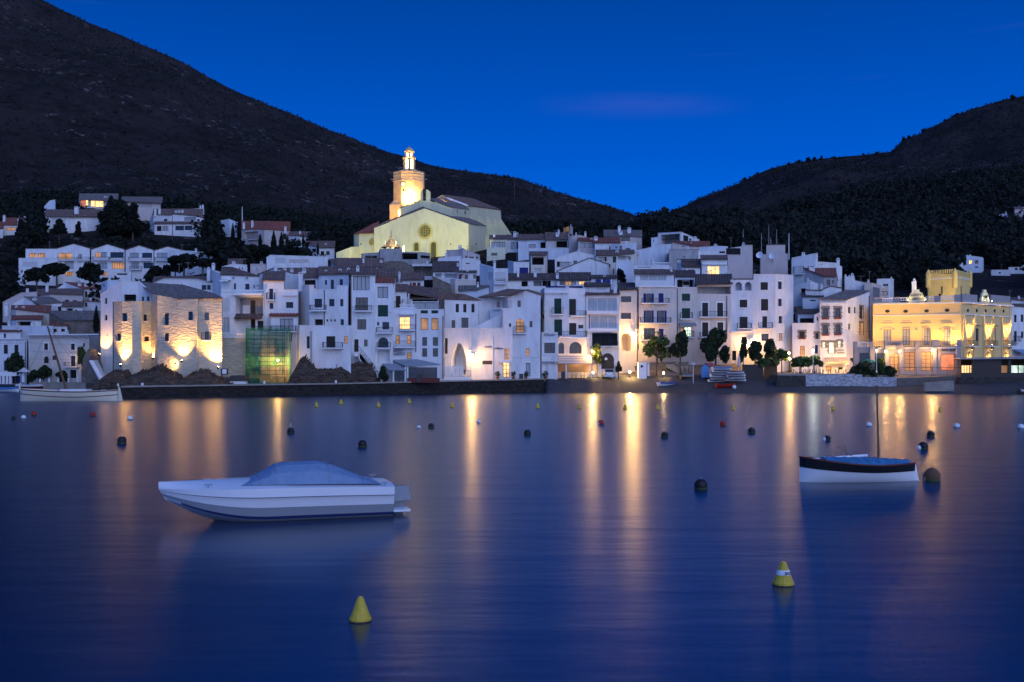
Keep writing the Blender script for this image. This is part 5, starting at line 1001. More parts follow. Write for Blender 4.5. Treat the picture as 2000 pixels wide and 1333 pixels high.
Hs('K', 'white side house with open porch frame right of the pink villa', [(1470, 560, 314), (1570, 560, 312), (1705, 575, 314)], D=7, roof='t525', tm='tile', m='w', ops='w 1530 582 1545 612;w 1560 585 1580 630;ok 1650 588 1695 645;c 1588 508 18 60')
Hs('K', 'low villa with flat brown roof on the slope left of the church', [(1640, 650, 270), (1800, 690, 266), (1960, 690, 266)], D=7, roof='t640', tm='tile', m='w', ops='d 1812 728 1850 770;w 1870 728 1910 770;c 1870 640 20 30')
# right edge houses on the wooded slope (Z frame)
Hs('Z', 'blue white house with one lit window standing in the dark wood at the right', [(1185, 670, 300), (1250, 660, 292), (1450, 690, 292), (1475, 705, 296)], D=7, m='b', roof='f', ops='l 1285 722 1328 775;w 1360 722 1405 770;w 1365 805 1405 825;c 1296 645 14 30;w 1205 730 1215 760')
Hs('Z', 'low white bungalow with wide flat roof at the right', [(1575, 855, 285), (1822, 852, 285)], D=7, m='w', roof='f', ops='w 1672 880 1700 900')
Hs('Z', 'white terrace house with four dark windows at the right edge', [(1800, 820, 290), (2060, 815, 290)], D=7, m='w', roof='f', ops='w 1880 826 1920 852;w 1940 826 1985 852')
Hs('Z', 'blue white shed roof house just behind the yellow tower', [(1100, 840, 240), (1248, 790, 240), (1300, 830, 240)], D=5, m='b', roof='f', ops='')
Hs('Z', 'tiny white house with a chimney high on the right slope', [(1680, 132, 480), (1760, 112, 480), (1820, 118, 480)], D=7, m='w', roof='f', ops='c 1764 90 12 20')
Hs('Z', 'bluish house at the right edge high on the slope', [(1880, 60, 470), (2060, 45, 470)], D=8, m='p', roof='t30', ops='w 1950 62 1990 88')
Hs('N', 'small pale hut far up on the dark right hill', [(1656, 400, 760), (1668, 399, 760)], D=5, m='p', roof='f', ops='')

# ================================================================== church
ch = House('X', 'pale yellow floodlit church with round window, stepped gables and lantern bell tower', [(645, 870, 246), (1127, 680, 242), (1555, 828, 239), (1727, 856, 262)], D=20, roof='n', m='church', name='church', cat='church', ops='', base=26)
CR = ch.root
FOOT.append((640, 1000, 228, 292))
def xp(x, y, Y): return P(*cv('X', x, y), Y)
def arch_window(x, y0, y1, w, k=1, ring=True):
    a, b = ch.F[k], ch.F[k + 1]; t = Vector((b.x - a.x, b.y - a.y)).normalized(); n = Vector((t.y, -t.x))
    px, py = cv('X', x, y0); sx = (px - 1000) / FP; dx, dy = b.x - a.x, b.y - a.y; u = (sx * a.y - a.x) / (dx - sx * dy); c = a.lerp(b, u); W = w / 4.9375 / FP * c.y / 2; zt = PZ(cv('X', 0, y0)[1], c.y); zb = PZ(cv('X', 0, y1)[1], c.y)
    def prof(r, d, s=12): return [(c.x + t.x * r * math.cos(an) + n.x * d, c.y + t.y * r * math.cos(an) + n.y * d, zt - W + r * math.sin(an)) for an in [math.pi * i / s for i in range(s + 1)]]
    def full(r, d): p = prof(r, d); return [(c.x + t.x * r + n.x * d, c.y + t.y * r + n.y * d, zb)] + p + [(c.x - t.x * r + n.x * d, c.y - t.y * r + n.y * d, zb)]
    mm = M(); mm.poly(full(W, .04)); wo = mm.build('window', 'churchglass', CR)
    mm = M(); mm.grid([full(W, .05), full(W, .18), full(W + .35, .10), full(W + .35, 0)]); mm.build('surround', 'churchring', wo)
mat('churchglass', (0.10, 0.09, 0.02), 0.4, var=.4, vs=2); mat('churchring', (0.55, 0.45, 0.16), 0.9)
arch_window(1055, 1010, 1090, 44); arch_window(1220, 1005, 1165, 52)
def oculus(x, y, R1, k=1, R2=None, seg=None):
    a, b = seg or (ch.F[k], ch.F[k + 1]); t = Vector((b.x - a.x, b.y - a.y)).normalized(); n = Vector((t.y, -t.x)); px, py = cv('X', x, y); sx = (px - 1000) / FP; dx, dy = b.x - a.x, b.y - a.y
    u = (sx * a.y - a.x) / (dx - sx * dy); c = a.lerp(b, u); z = PZ(py, c.y); r = R1 / 4.9375 / FP * c.y; r2 = R2 / 4.9375 / FP * c.y
    circ = lambda r_, d: [(c.x + t.x * r_ * math.cos(q) + n.x * d, c.y + t.y * r_ * math.cos(q) + n.y * d, z + r_ * math.sin(q)) for q in [2 * math.pi * i / 32 for i in range(32)]]
    mm = M(); mm.poly(circ(r, .03)); wo = mm.build('round_window', 'churchglass', CR)
    mm = M(); mm.grid([circ(r, .04), circ(r, .3), circ(r2, .16), circ(r2, 0)], True); mm.build('surround', 'churchring', wo)
    mm = M(); p0 = Vector((c.x, c.y))
    for i in range(-3, 4):
        h_ = math.sqrt(max(0, r * r - (i * r / 3.5) ** 2)); obox(mm, p0, t, n, i * r / 3.5 - .03, i * r / 3.5 + .03, .04, .10, z - h_, z + h_); obox(mm, p0, t, n, -h_, h_, .04, .09, z + i * r / 3.5 - .03, z + i * r / 3.5 + .03)
    mm.build('glazing_bars', 'churchring', wo)
oculus(1140, 900, 58, 1, 76)
for (a, b) in ((1590, 1612), (1664, 1692)):
    pass
# aisle roofs behind the lower gable
def quad(pts, m='tile', th=.12, over=.2): return tile_quad(CR, *[xp(*p) for p in pts], m, over)
quad([(1555, 826, 239), (1727, 852, 262), (1560, 765, 266), (1395, 760, 243.5)], 'tileg')
quad([(1130, 676, 242.5), (1557, 826, 239.3), (1400, 762, 244), (1120, 668, 246)], 'tileg', over=.05)
quad([(640, 866, 246.3), (1128, 676, 242.5), (1120, 664, 247), (700, 835, 250)], 'tileg', over=.05)
# upper gable front
def mass(pts, D, m='church', base=28, name='wall'):
    mm = M(); F_ = [xp(*p) for p in pts]; B_ = [Vector((p.x, p.y + D, p.z)) for p in F_]
    for i in range(len(F_) - 1): a, b = F_[i], F_[i + 1]; mm.poly([(a.x, a.y, base), (b.x, b.y, base), (b.x, b.y, b.z), (a.x, a.y, a.z)])
    a, b = F_[0], B_[0]; mm.poly([(b.x, b.y, base), (a.x, a.y, base), (a.x, a.y, a.z), (b.x, b.y, b.z)])
    a, b = F_[-1], B_[-1]; mm.poly([(a.x, a.y, base), (b.x, b.y, base), (b.x, b.y, b.z), (a.x, a.y, a.z)])
    mm.build(name, m, CR); return F_, B_
mass([(877, 686, 250), (1130, 590, 247.5), (1395, 672, 246), (1562, 690, 262)], 6, name='upper_gable')
quad([(1180, 590, 247.4), (1395, 670, 246), (1562, 690, 262), (1345, 585, 264)], 'tileg')
quad([(877, 684, 250), (1130, 588, 247.5), (1345, 583, 264), (1080, 640, 266)], 'tileg', over=0)
for (a, b, c, d) in ((1432, 690, 1446, 728), (1512, 700, 1524, 736)):
    p = xp(a, d, 251 if a < 1500 else 258); mm = M(); q_ = xp(b if False else c, b, 251 if a < 1500 else 258); mm.box(p.x - .1, p.x + .5, p.y - .6, p.y, p.z, q_.z); mm.build('window', 'glass', CR)
# bell gable
mm = M(); F_, B_ = mass([(1090, 520, 247), (1100, 505, 247), (1118, 498, 246.8), (1160, 498, 246.8), (1178, 510, 247), (1187, 520, 247)], 1.2, base=38, name='bell_gable')
mm = M(); c = xp(1131, 540, 246.7); mm.box(c.x - .35, c.x + .35, c.y - .05, c.y, c.z - 1.6, c.z + 1.2); mm.tube((c.x - .35, c.y - .02, c.z + 1.2), (c.x + .35, c.y - .02, c.z + 1.2), .03); mm.build('bell_opening', 'dark', CR)
for dz in (.5, -.9):
    mm = M(); mm.lathe((c.x, c.y - .2, c.z + dz), [(.28, -.3), (.2, 0), (.12, .25), (0, .3)], 10); mm.build('bell', 'frame', CR)
# nave
mass([(1230, 588, 268), (1300, 548, 266), (1350, 572, 264), (1562, 656, 262), (1866, 698, 288)], 14, name='nave')
mass([(1562, 657, 261.8), (1866, 700, 287.8)], 1, base=30, name='nave_wall')
quad([(1562, 654, 261.5), (1866, 692, 288), (1590, 585, 298), (1300, 548, 268)], 'tile')
quad([(1345, 588, 263), (1540, 660, 261.6), (1560, 652, 261.8), (1350, 575, 264)], 'trim', over=0)
# flying buttresses
NA, NB = xp(1562, 657, 261.8), xp(1866, 700, 287.8); bt = (NB - NA); bt.z = 0; bt.normalize(); bn = Vector((bt.y, -bt.x, 0))
for i, u in enumerate((.04, .30, .56, .80, .99)):
    p = NA.lerp(NB, u); mm = M(); w = .35; zt = p.z - 2.2; zl = p.z - 9 if i else p.z - 8; out_ = 6.0
    a, b = p - bt * w, p + bt * w; mm.hexa([(a.x, a.y, 28), (b.x, b.y, 28), (b.x + bn.x * out_, b.y + bn.y * out_, 28), (a.x + bn.x * out_, a.y + bn.y * out_, 28)], [(a.x, a.y, zt), (b.x, b.y, zt), (b.x + bn.x * out_, b.y + bn.y * out_, zl - 2), (a.x + bn.x * out_, a.y + bn.y * out_, zl - 2)])
    mm.build('buttress', 'church', CR)
# left chapel
lc = mass([(448, 925, 258), (455, 925, 252), (500, 922, 249.5), (642, 918, 248)], 10, name='chapel')[0]
quad([(455, 926, 251.5), (500, 920, 249.3), (690, 810, 258), (640, 830, 258)], 'tiler', over=.3)
quad([(500, 920, 249.3), (645, 916, 247.8), (695, 838, 252), (690, 808, 258)], 'tiler', over=.3)
oculus(628, 1003, 26, 0, 36, seg=(lc[2], lc[3]))
mass([(280, 1105, 246), (425, 1050, 245), (500, 1046, 249)], 5, name='side_wall')
mm = M(); a = xp(648, 1100, 245.6); pts = []  # niche in the facade's left corner
# tower
TX, TY = xp(984, 400, 262).x, 262.0; TS = FP * 4.9375 / 262
def tz(y): return PZ(cv('X', 0, y)[1], TY - 3.4)
def octa(r, z, off=math.pi / 8): return [(TX + r * math.cos(off + i * math.pi / 4), TY + r * math.sin(off + i * math.pi / 4), z) for i in range(8)]
r_ = 148 / TS / math.cos(math.pi / 8) * .975
mm = M(); mm.grid([octa(r_, 30), octa(r_, tz(322))], True); mm.build('tower', 'tower', CR)
for y0, y1, e in ((352, 346, .12), (380, 374, .10), (408, 400, .16), (324, 316, .2)):
    mm = M(); mm.grid([octa(r_, tz(y0)), octa(r_ + e, tz(y0) + .05), octa(r_ + e, tz(y1)), octa(r_, tz(y1) + .05)], True); mm.build('string_course', 'casino2', CR)
mm = M(); mm.grid([octa(r_ + .15, tz(318)), octa(r_ * .52, tz(288))], True); mm.poly(octa(r_ * .52, tz(288))); mm.build('tower_roof', 'tileg', CR)
# gargoyles
for sg_ in (-1, 1):
    mm = M(); mm.tube((TX + sg_ * r_ * .95, TY - .5, tz(380)), (TX + sg_ * (r_ + .55), TY - .7, tz(378)), .14, .08); mm.build('gargoyle', 'casino2', CR)
# stair turret on the left of the tower
mm = M(); a = xp(812, 800, 258); mm.hexa([(a.x - .2, 256, 30), (a.x + 3.2, 256, 30), (a.x + 3.2, 261, 30), (a.x - .2, 261, 30)], [(a.x - .2, 256, PZ(cv('X', 0, 640)[1], 256)), (a.x + 2.6, 256, PZ(cv('X', 0, 640)[1], 256)), (a.x + 2.6, 261, PZ(cv('X', 0, 560)[1], 256)), (a.x + .6, 261, PZ(cv('X', 0, 560)[1], 256))]); mm.build('stair_turret', 'tower', CR)
# lantern: two open stages with arched openings around a glowing core
def stage(r, z0, z1, w, za, name):
    mm = M(); n = 6; off = math.pi / 6 + .12
    cor = [Vector((TX + r * math.cos(off + i * 2 * math.pi / n), TY + r * math.sin(off + i * 2 * math.pi / n))) for i in range(n)]; rv = mm
    for i in range(n):
        a, b = cor[(i + 1) % n], cor[i]; L = (b - a).length
        wall_seg(mm, rv, (b.x, b.y), (a.x, a.y), z0, z1, z1, [(L / 2 - w / 2, L / 2 + w / 2, z0 + (z1 - z0) * .08, za, .3, 1.15)])
    mm.build(name, 'tower', CR)
    c2 = M(); c2.grid([[(TX + (r + .2) * math.cos(off + i * math.pi / 3), TY + (r + .2) * math.sin(off + i * math.pi / 3), z) for i in range(6)] for z in (z1, z1 + .22)], True); c2.poly([(TX + (r + .2) * math.cos(off + i * math.pi / 3), TY + (r + .2) * math.sin(off + i * math.pi / 3), z1 + .22) for i in range(6)]); c2.build('cornice', 'tower', CR)
zA, zB, zC, zD = tz(288), tz(165), tz(108), tz(75)
stage(1.70, zA, zB - .22, .82, tz(174), 'lantern_stage'); stage(1.28, zB, zC - .1, .56, tz(113), 'lantern_stage')
for z0, z1, r in ((zA + .2, zB - .5, .75), (zB + .2, zC - .4, .5)):  # added glowing cylinders stand in for the lit lantern interior
    mm = M(); mm.tube((TX, TY, z0), (TX, TY, z1), r, n=12); mm.build('lantern_glow_core', 'glowcore', CR) if 'glowcore' in MATS else mm.build('lantern_glow_core', mat('glowcore', (1, .9, .7), .5, emit=(1.0, .82, .52), es=14), CR)
mm = M(); mm.smooth = True; mm.lathe((TX, TY, zC + .1), [(1.15, 0), (1.1, .35), (.85, .75), (.45, 1.0), (.06, 1.12), (.05, 1.6), (0, 1.65)], 14); mm.build('dome', 'tower', CR)
# clock and small window on the face turned to us
fy = TY - r_ * math.cos(math.pi / 8)
c = P(*cv('X', 928, 445), fy - .05); rr_ = 28 / 4.9375 / FP * fy
circ = lambda r, d: [(c.x + r * math.cos(q), fy - d, c.z + r * math.sin(q)) for q in [2 * math.pi * i / 28 for i in range(28)]]
mm = M(); mm.poly(circ(rr_ * .8, .08)); ck = mm.build('clock', 'trim', CR)
mm = M(); mm.grid([circ(rr_ * .78, .10), circ(rr_, .12), circ(rr_, 0)], True)
for i in range(12): q = math.pi * i / 6; x_, z_ = c.x + rr_ * .66 * math.cos(q), c.z + rr_ * .66 * math.sin(q); mm.box(x_ - .05, x_ + .05, fy - .12, fy - .09, z_ - .06, z_ + .06)
mm.build('dial_ring', 'frame', ck)
mm = M(); mm.hexa([(c.x - .05, fy - .14, c.z - .15), (c.x + .05, fy - .14, c.z - .15), (c.x + .05, fy - .11, c.z - .15), (c.x - .05, fy - .11, c.z - .15)], [(c.x - .03, fy - .14, c.z + rr_ * .62), (c.x + .03, fy - .14, c.z + rr_ * .62), (c.x + .03, fy - .11, c.z + rr_ * .62), (c.x - .03, fy - .11, c.z + rr_ * .62)])
mm.box(c.x - .05, c.x + .06, fy - .15, fy - .12, c.z - .1, c.z + rr_ * .42); mm.build('clock_hand', 'frame', ck)
mm = M(); c2 = P(*cv('X', 932, 502), fy); mm.box(c2.x - .3, c2.x + .3, fy - .06, fy + .1, c2.z - .3, c2.z + .3); mm.build('window', 'dark', CR)
# antenna mast on the hill to the right of the tower
a = P(1005, 345, 900); single((lambda m_: (m_.tube((a.x, a.y, a.z - 20), a, .35, n=4), m_)[1])(M()), 'radio_mast', 'rust', 'very thin radio mast standing far off on the dark slope behind the church', 'mast', (a.x, a.y, a.z - 20))
# flag
fp_ = P(1113, 470, 219); ft = P(1113, 441, 219); rt = thing('flag', 'orange yellow flag blowing to the left from a pole beside the slender chimney tower', 'flag', fp_)
mm = M(); mm.tube(fp_, ft, .05, n=5); mm.build('pole', 'iron', rt); mat('flagc', (0.62, 0.30, 0.10), .8)
mm = M(); rows = [[(ft.x - 1.3 * i / 8, ft.y + .18 * math.sin(i * 1.1), ft.z - .1 - (1.0 if j else 0) - .05 * i * (1 - .0 * j)) for i in range(9)] for j in (0, 1)]; mm.grid(rows); mm.build('cloth', 'flagc', rt)

# ---- church floodlights (the fittings stand on the roofs in front and on the aisle)
def flood(loc, target, energy, color, cone, label, r=.15, blend=.7, m='bulb', size=.16):
    loc = Vector(loc); target = Vector(target); d = (target - loc).normalized(); rt = thing('floodlight', label, 'floodlight', loc - Vector((0, 0, .35)))
    u = d.orthogonal().normalized(); w = d.cross(u); mm = M(); s = size
    A = [loc - d * .25 + u * a * s + w * b * s for a, b in ((-1, -1), (1, -1), (1, 1), (-1, 1))]; B = [loc + u * a * s * 1.2 + w * b * s * 1.2 for a, b in ((-1, -1), (1, -1), (1, 1), (-1, 1))]; mm.hexa(A, B); mm.build('housing', 'iron', rt)
    mm = M(); mm.poly([loc + d * .02 + u * a * s + w * b * s for a, b in ((-1, -1), (1, -1), (1, 1), (-1, 1))]); mm.build('lens', m, rt)
    mm = M(); mm.tube(loc - d * .1, loc - Vector((0, 0, .4)), .03, n=4); mm.build('bracket', 'iron', rt)
    lamp('SPOT', loc + d * .1, energy, color, rt, r, target, cone, blend); return rt
YG = (1.0, 0.98, 0.42); OR = (1.0, 0.56, 0.13)
for px_, e_, tx_, w_ in ((705, 1500, 780, 'left end'), (775, 1900, 900, 'middle'), (880, 1900, 1180, 'right half'), (930, 1500, 1420, 'far right end')):
    l_ = P(px_, 484, 226.0); flood((l_.x, l_.y, l_.z + .8), xp(tx_, 800, 244), e_, YG, 125, 'floodlight on the terrace roofs aimed at the church front, %s' % w_, size=.1)
flood(xp(480, 1180, 236), xp(560, 950, 249), 1500, YG, 90, 'floodlight aimed at the low left chapel of the church')
flood(xp(1010, 640, 251.5), xp(975, 380, 258.5), 13000, OR, 100, 'floodlight on the aisle roof aimed up the clock face of the tower')
flood(xp(1035, 615, 254.8), xp(990, 575, 258.6), 14000, (1.0, .62, .18), 75, 'strong narrow floodlight on the aisle roof beside the gable, at the tower foot')
flood(xp(860, 770, 249), xp(850, 560, 257), 2600, OR, 95, 'floodlight at the foot of the tower left of the gable')
flood(xp(1330, 600, 255), xp(1290, 555, 266), 1200, OR, 60, 'small floodlight on the church roof aimed at the nave gable')
lamp('POINT', (TX, TY - 1.9, zA - .2), 160, OR, CR, .2); 

# ================================================================== lamps along the shore
def wall_lamp(px, py, Y, energy, label, m='bulb', col=WARM, d=.35):
    c = P(px, py, Y); rt = thing('wall_lamp', label, 'wall lamp', c); mm = M(); mm.tube((c.x, c.y + d, c.z + .2), (c.x, c.y, c.z + .22), .025, n=4); mm.lathe((c.x, c.y, c.z + .12), [(.16, 0), (.05, .12), (0, .16)], 8); mm.build('bracket', 'iron', rt)
    mm = M(); mm.smooth = True; mm.lathe((c.x, c.y, c.z), [(0, -.13), (.09, -.09), (.12, 0), (.09, .09), (0, .12)], 8); mm.build('bulb', m, rt); lamp('POINT', (c.x, c.y - .12, c.z - .02), energy, col, rt, .12); return rt
def post_lamp(px, py, py_base, Y, energy, label, m='bulb', col=WARM, hood=True):
    c = P(px, py, Y); b = P(px, py_base, Y); rt = thing('street_lamp', label, 'street lamp', b); mm = M(); mm.tube(b, (c.x, c.y, c.z - .1), .05, .035, 8); mm.lathe(b, [(.12, 0), (.12, .15), (.06, .3)], 8); mm.build('post', 'iron' if m == 'bulb' else 'trim', rt)
    if hood: mm = M(); mm.lathe((c.x, c.y, c.z + .1), [(.34, 0), (.22, .12), (.05, .22), (.03, .4), (0, .42)], 10); mm.build('hood', 'iron', rt)
    mm = M(); mm.smooth = True; mm.lathe((c.x, c.y, c.z), [(0, -.14), (.10, -.1), (.13, 0), (.1, .09), (0, .11)], 8); mm.build('bulb', m, rt); lamp('POINT', (c.x, c.y - .15, c.z - .12), energy, col, rt, .12); return rt
wall_lamp(155, 700.5, 171.3, 630, 'glowing lamp on the ivy covered corner of the cream mansion')
wall_lamp(922, 693, 149.6, 780, 'glowing lamp at the corner between gothic arch and white restaurant')
wall_lamp(1239, 652, 159.6, 1350, 'bright lamp on the wall right of the arched passage')
wall_lamp(1466, 670, 161.4, 1200, 'bright lamp hidden among the trees before the white corner house')
wall_lamp(543, 704, 138.6, 750, 'bright work lamp inside the green netted scaffolding')
wall_lamp(1730, 687, 153.2, 345, 'first casino porch lamp from the left, left of the round arch', d=.5)
wall_lamp(1757, 687, 153.0, 345, 'casino porch lamp just right of the round arch', d=.5)
wall_lamp(1821, 685, 152.6, 450, 'casino porch lamp left of the lit bar doorway', d=.5)
post_lamp(1157, 686, 738, 153.5, 720, 'lit street lamp in front of the round tree beside the restaurant terrace', hood=False)
post_lamp(1541, 690, 728, 158, 630, 'lit globe street lamp among the pruned trees, upper of the two globes', hood=False)
post_lamp(1542.5, 701, 728, 156.5, 225, 'lit globe street lamp among the pruned trees, lower of the two globes', hood=False)
post_lamp(1588, 684, 730, 155, 135, 'white street lamp with dark hood in front of the hotel', m='bulbw', col=(.9, 1, .85))
post_lamp(1712, 683, 728, 151.5, 37, 'pale street lamp post with dark hood in front of the casino porch', m='trim', col=(.9, 1, .85))
post_lamp(1668, 690, 728, 157, 1050, 'left one of the twin bright street lamps between hotel and casino', hood=False)
post_lamp(1679.5, 693, 728, 157, 1050, 'right one of the twin bright street lamps between hotel and casino', hood=False)
for px, py, e, lab in ((1158, 728, 260, 'low bollard light at the right end of the restaurant terrace'), (1230, 727, 620, 'brightest low light at the foot of the sea wall left of the white kiosk'), (1296, 729, 90, 'small low light on the sea wall right of the white kiosk')):
    c = P(px, py, 156.5 if px > 1200 else 153.8); g0 = gz(c.x, c.y); rt = thing('ground_lamp', lab, 'ground light', (c.x, c.y, g0)); mm = M(); mm.tube((c.x, c.y, g0 - .2), (c.x, c.y, c.z - .1), .05, n=6); mm.build('post', 'iron', rt)
    mm = M(); mm.smooth = True; mm.lathe(c, [(0, -.13), (.12, -.08), (.15, 0), (.12, .08), (0, .12)], 8); mm.build('bulb', 'bulb', rt); lamp('POINT', (c.x, c.y - .2, c.z), e, WARM2, rt, .12)
def hp(x, y, Y): return P(*cv('H', x, y), Y)
ZF = .09
AM = (1.0, .52, .13)
flood(hp(285, 985, 129.5), hp(292, 760, 130.2), 3600, AM, 95, 'floodlight in front of the bulging left corner of the stone house', size=ZF)
flood(hp(70, 880, 137.3), hp(110, 700, 138.4), 800, AM, 90, 'floodlight on the small ledge left of the stone house', size=ZF)
flood(hp(610, 915, 132.2), hp(614, 760, 132.8), 800, AM, 120, 'floodlight on the ledge below the middle of the stone house', size=ZF)
flood(hp(830, 975, 129.4), hp(815, 990, 131), 260, AM, 120, 'lower small floodlight above the rocks of the stone house', size=ZF)
flood(hp(895, 945, 129.0), hp(900, 740, 129.7), 2400, AM, 95, 'floodlight below the tall middle wall of the stone house', size=ZF)
flood(hp(1262, 1010, 129.6), hp(1262, 800, 130.7), 4200, AM, 100, 'floodlight at the right corner of the stone house above the notice board', size=ZF)
# casino floods
for x, e in ((345, 800), (500, 420), (690, 460), (880, 420), (1040, 800)):
    c = P(*cv('G', x, 806), 157.3); flood((c.x, c.y - .4, c.z), (c.x, c.y + 3.2, c.z + 6.5), e, (1.0, .60, .12), 120, 'floodlight on the porch terrace washing the casino front, %s' % {345: 'far left', 500: 'above the casino lettering', 690: 'middle', 880: 'left of the bar lettering', 1040: 'far right'}[x], size=.1)
for x in (1163, 1335, 1496):
    c, t, n = on_wall(*cv('G', x, 800), 2, .55); flood((c.x, c.y, c.z), (c.x - n.x * .5, c.y - n.y * .5, c.z + 4), 4500, WARM2, 60, 'uplight on the casino flank balcony, %s' % {1163: 'nearest to the corner', 1335: 'middle balcony', 1496: 'far right balcony'}[x], size=.08)
    c, t, n = on_wall(*cv('G', x, 838), 2, .45); flood((c.x, c.y, c.z), (c.x - n.x * .4, c.y - n.y * .4, c.z - 4), 900, WARM2, 85, 'downlight under the casino flank balcony, %s' % {1163: 'nearest to the corner', 1335: 'middle balcony', 1496: 'far right balcony'}[x], size=.08)
for (c0, t, n, W, H), nm in ((sgA, 'front'), (sgB, 'flank')):
    for s_ in (-1, 1):
        l = Vector((c0.x, c0.y, c0.z + .15)) + Vector((t.x, t.y, 0)) * s_ * W * .42 + Vector((n.x, n.y, 0)) * .5
        flood(l, (c0.x + t.x * s_ * W * .2, c0.y + t.y * s_ * W * .2, c0.z + H * .6), 45, (1, .85, .3), 70, 'small floodlight at the %s of the %s sign gable on the casino roof' % ('left' if s_ < 0 else 'right', nm), size=.07)
c = P(*cv('G', 900, 350), 164); flood((c.x, c.y, c.z), (c.x + 3, 175, c.z + 4), 1000, (1, .75, .25), 110, 'floodlight on the casino roof aimed at the crenellated tower')
c = P(*cv('G', 1130, 350), 168); flood((c.x, c.y, c.z), (c.x + 1, 177, c.z + 4), 400, (1, .75, .25), 110, 'second floodlight on the casino roof aimed at the right side of the tower')

# ================================================================== rocks
def rockpile(name, label, outline, Y, depth, seed):
    """outline: list of (column,row) for the top of the outcrop, from left to right"""
    r = random.Random(seed); xs = [a for a, b in outline]; n = int((xs[-1] - xs[0]) / .6); mm = M(); rows = []
    nd = 16
    for j in range(nd):
        q_ = j / (nd - 1); row = []
        for i in range(n + 1):
            px = xs[0] + (xs[-1] - xs[0]) * i / n; top = np.interp(px, xs, [b for a, b in outline]); Yb = float(np.interp(px, *Y)) if isinstance(Y, tuple) else Y
            zt = PZ(top, Yb + depth * .6); z0 = 1.0; Yq = Yb + depth * q_ * .75
            f = math.sin(min(1, q_ * 2.6) * math.pi / 2) ** .7 * (.72 + .28 * min(1, q_ * 1.2))
            X = XW(px, Yb)
            jag = float(fbm(np.array([px * .13 + j * .35 + seed]), np.array([j * .8 + px * .02]), 4, seed)[0])
            st_ = float(fbm(np.array([px * .5 + seed]), np.array([j * 1.7 - px * .25]), 3, seed + 5)[0]); jag += .8 * st_
            z = z0 + (zt - z0) * f + jag * .55 * min(1, 2 * q_ + .3) * (zt - z0) * .45
            if q_ > .85: z -= .2
            row.append((X + jag * .35, Yq + jag * .5, z))
        rows.append(row)
    mm.grid(rows); o = mm.build(name, 'rock'); o['label'] = label; o['category'] = 'rock'; return o
rockpile('rock_outcrop', 'brown rock outcrop under the left half of the floodlit stone house', [(222, 752), (232, 735), (250, 728), (262, 722), (285, 718), (296, 712), (310, 722), (330, 732), (350, 742), (356, 752)], ([222, 356], [123.6, 126.5]), 5.5, 3)
rockpile('rock_outcrop', 'layered rock mound under the right half of the floodlit stone house', [(338, 752), (350, 736), (362, 728), (385, 722), (400, 724), (420, 736), (440, 748), (452, 753)], ([338, 452], [125.8, 129.8]), 4.5, 8)
rockpile('rock_outcrop', 'pointed dark rock beside the scaffolding', [(556, 752), (566, 730), (574, 712), (580, 700), (586, 698), (596, 708), (606, 714), (614, 722), (620, 750)], ([556, 620], [134.6, 136.6]), 3.4, 13)
rockpile('rock_outcrop', 'long low dark rock under the white house with the curved stair', [(600, 752), (614, 722), (640, 721), (665, 714), (690, 712), (706, 710), (718, 712), (728, 722), (734, 740), (738, 748)], ([600, 738], [136.0, 139.9]), 3.2, 21)
rockpile('rock_outcrop', 'ivy grown rock beside the white outside stairs at the left', [(176, 752), (190, 732), (200, 725), (212, 722), (226, 722), (236, 735), (244, 752)], 126.5, 6, 31)

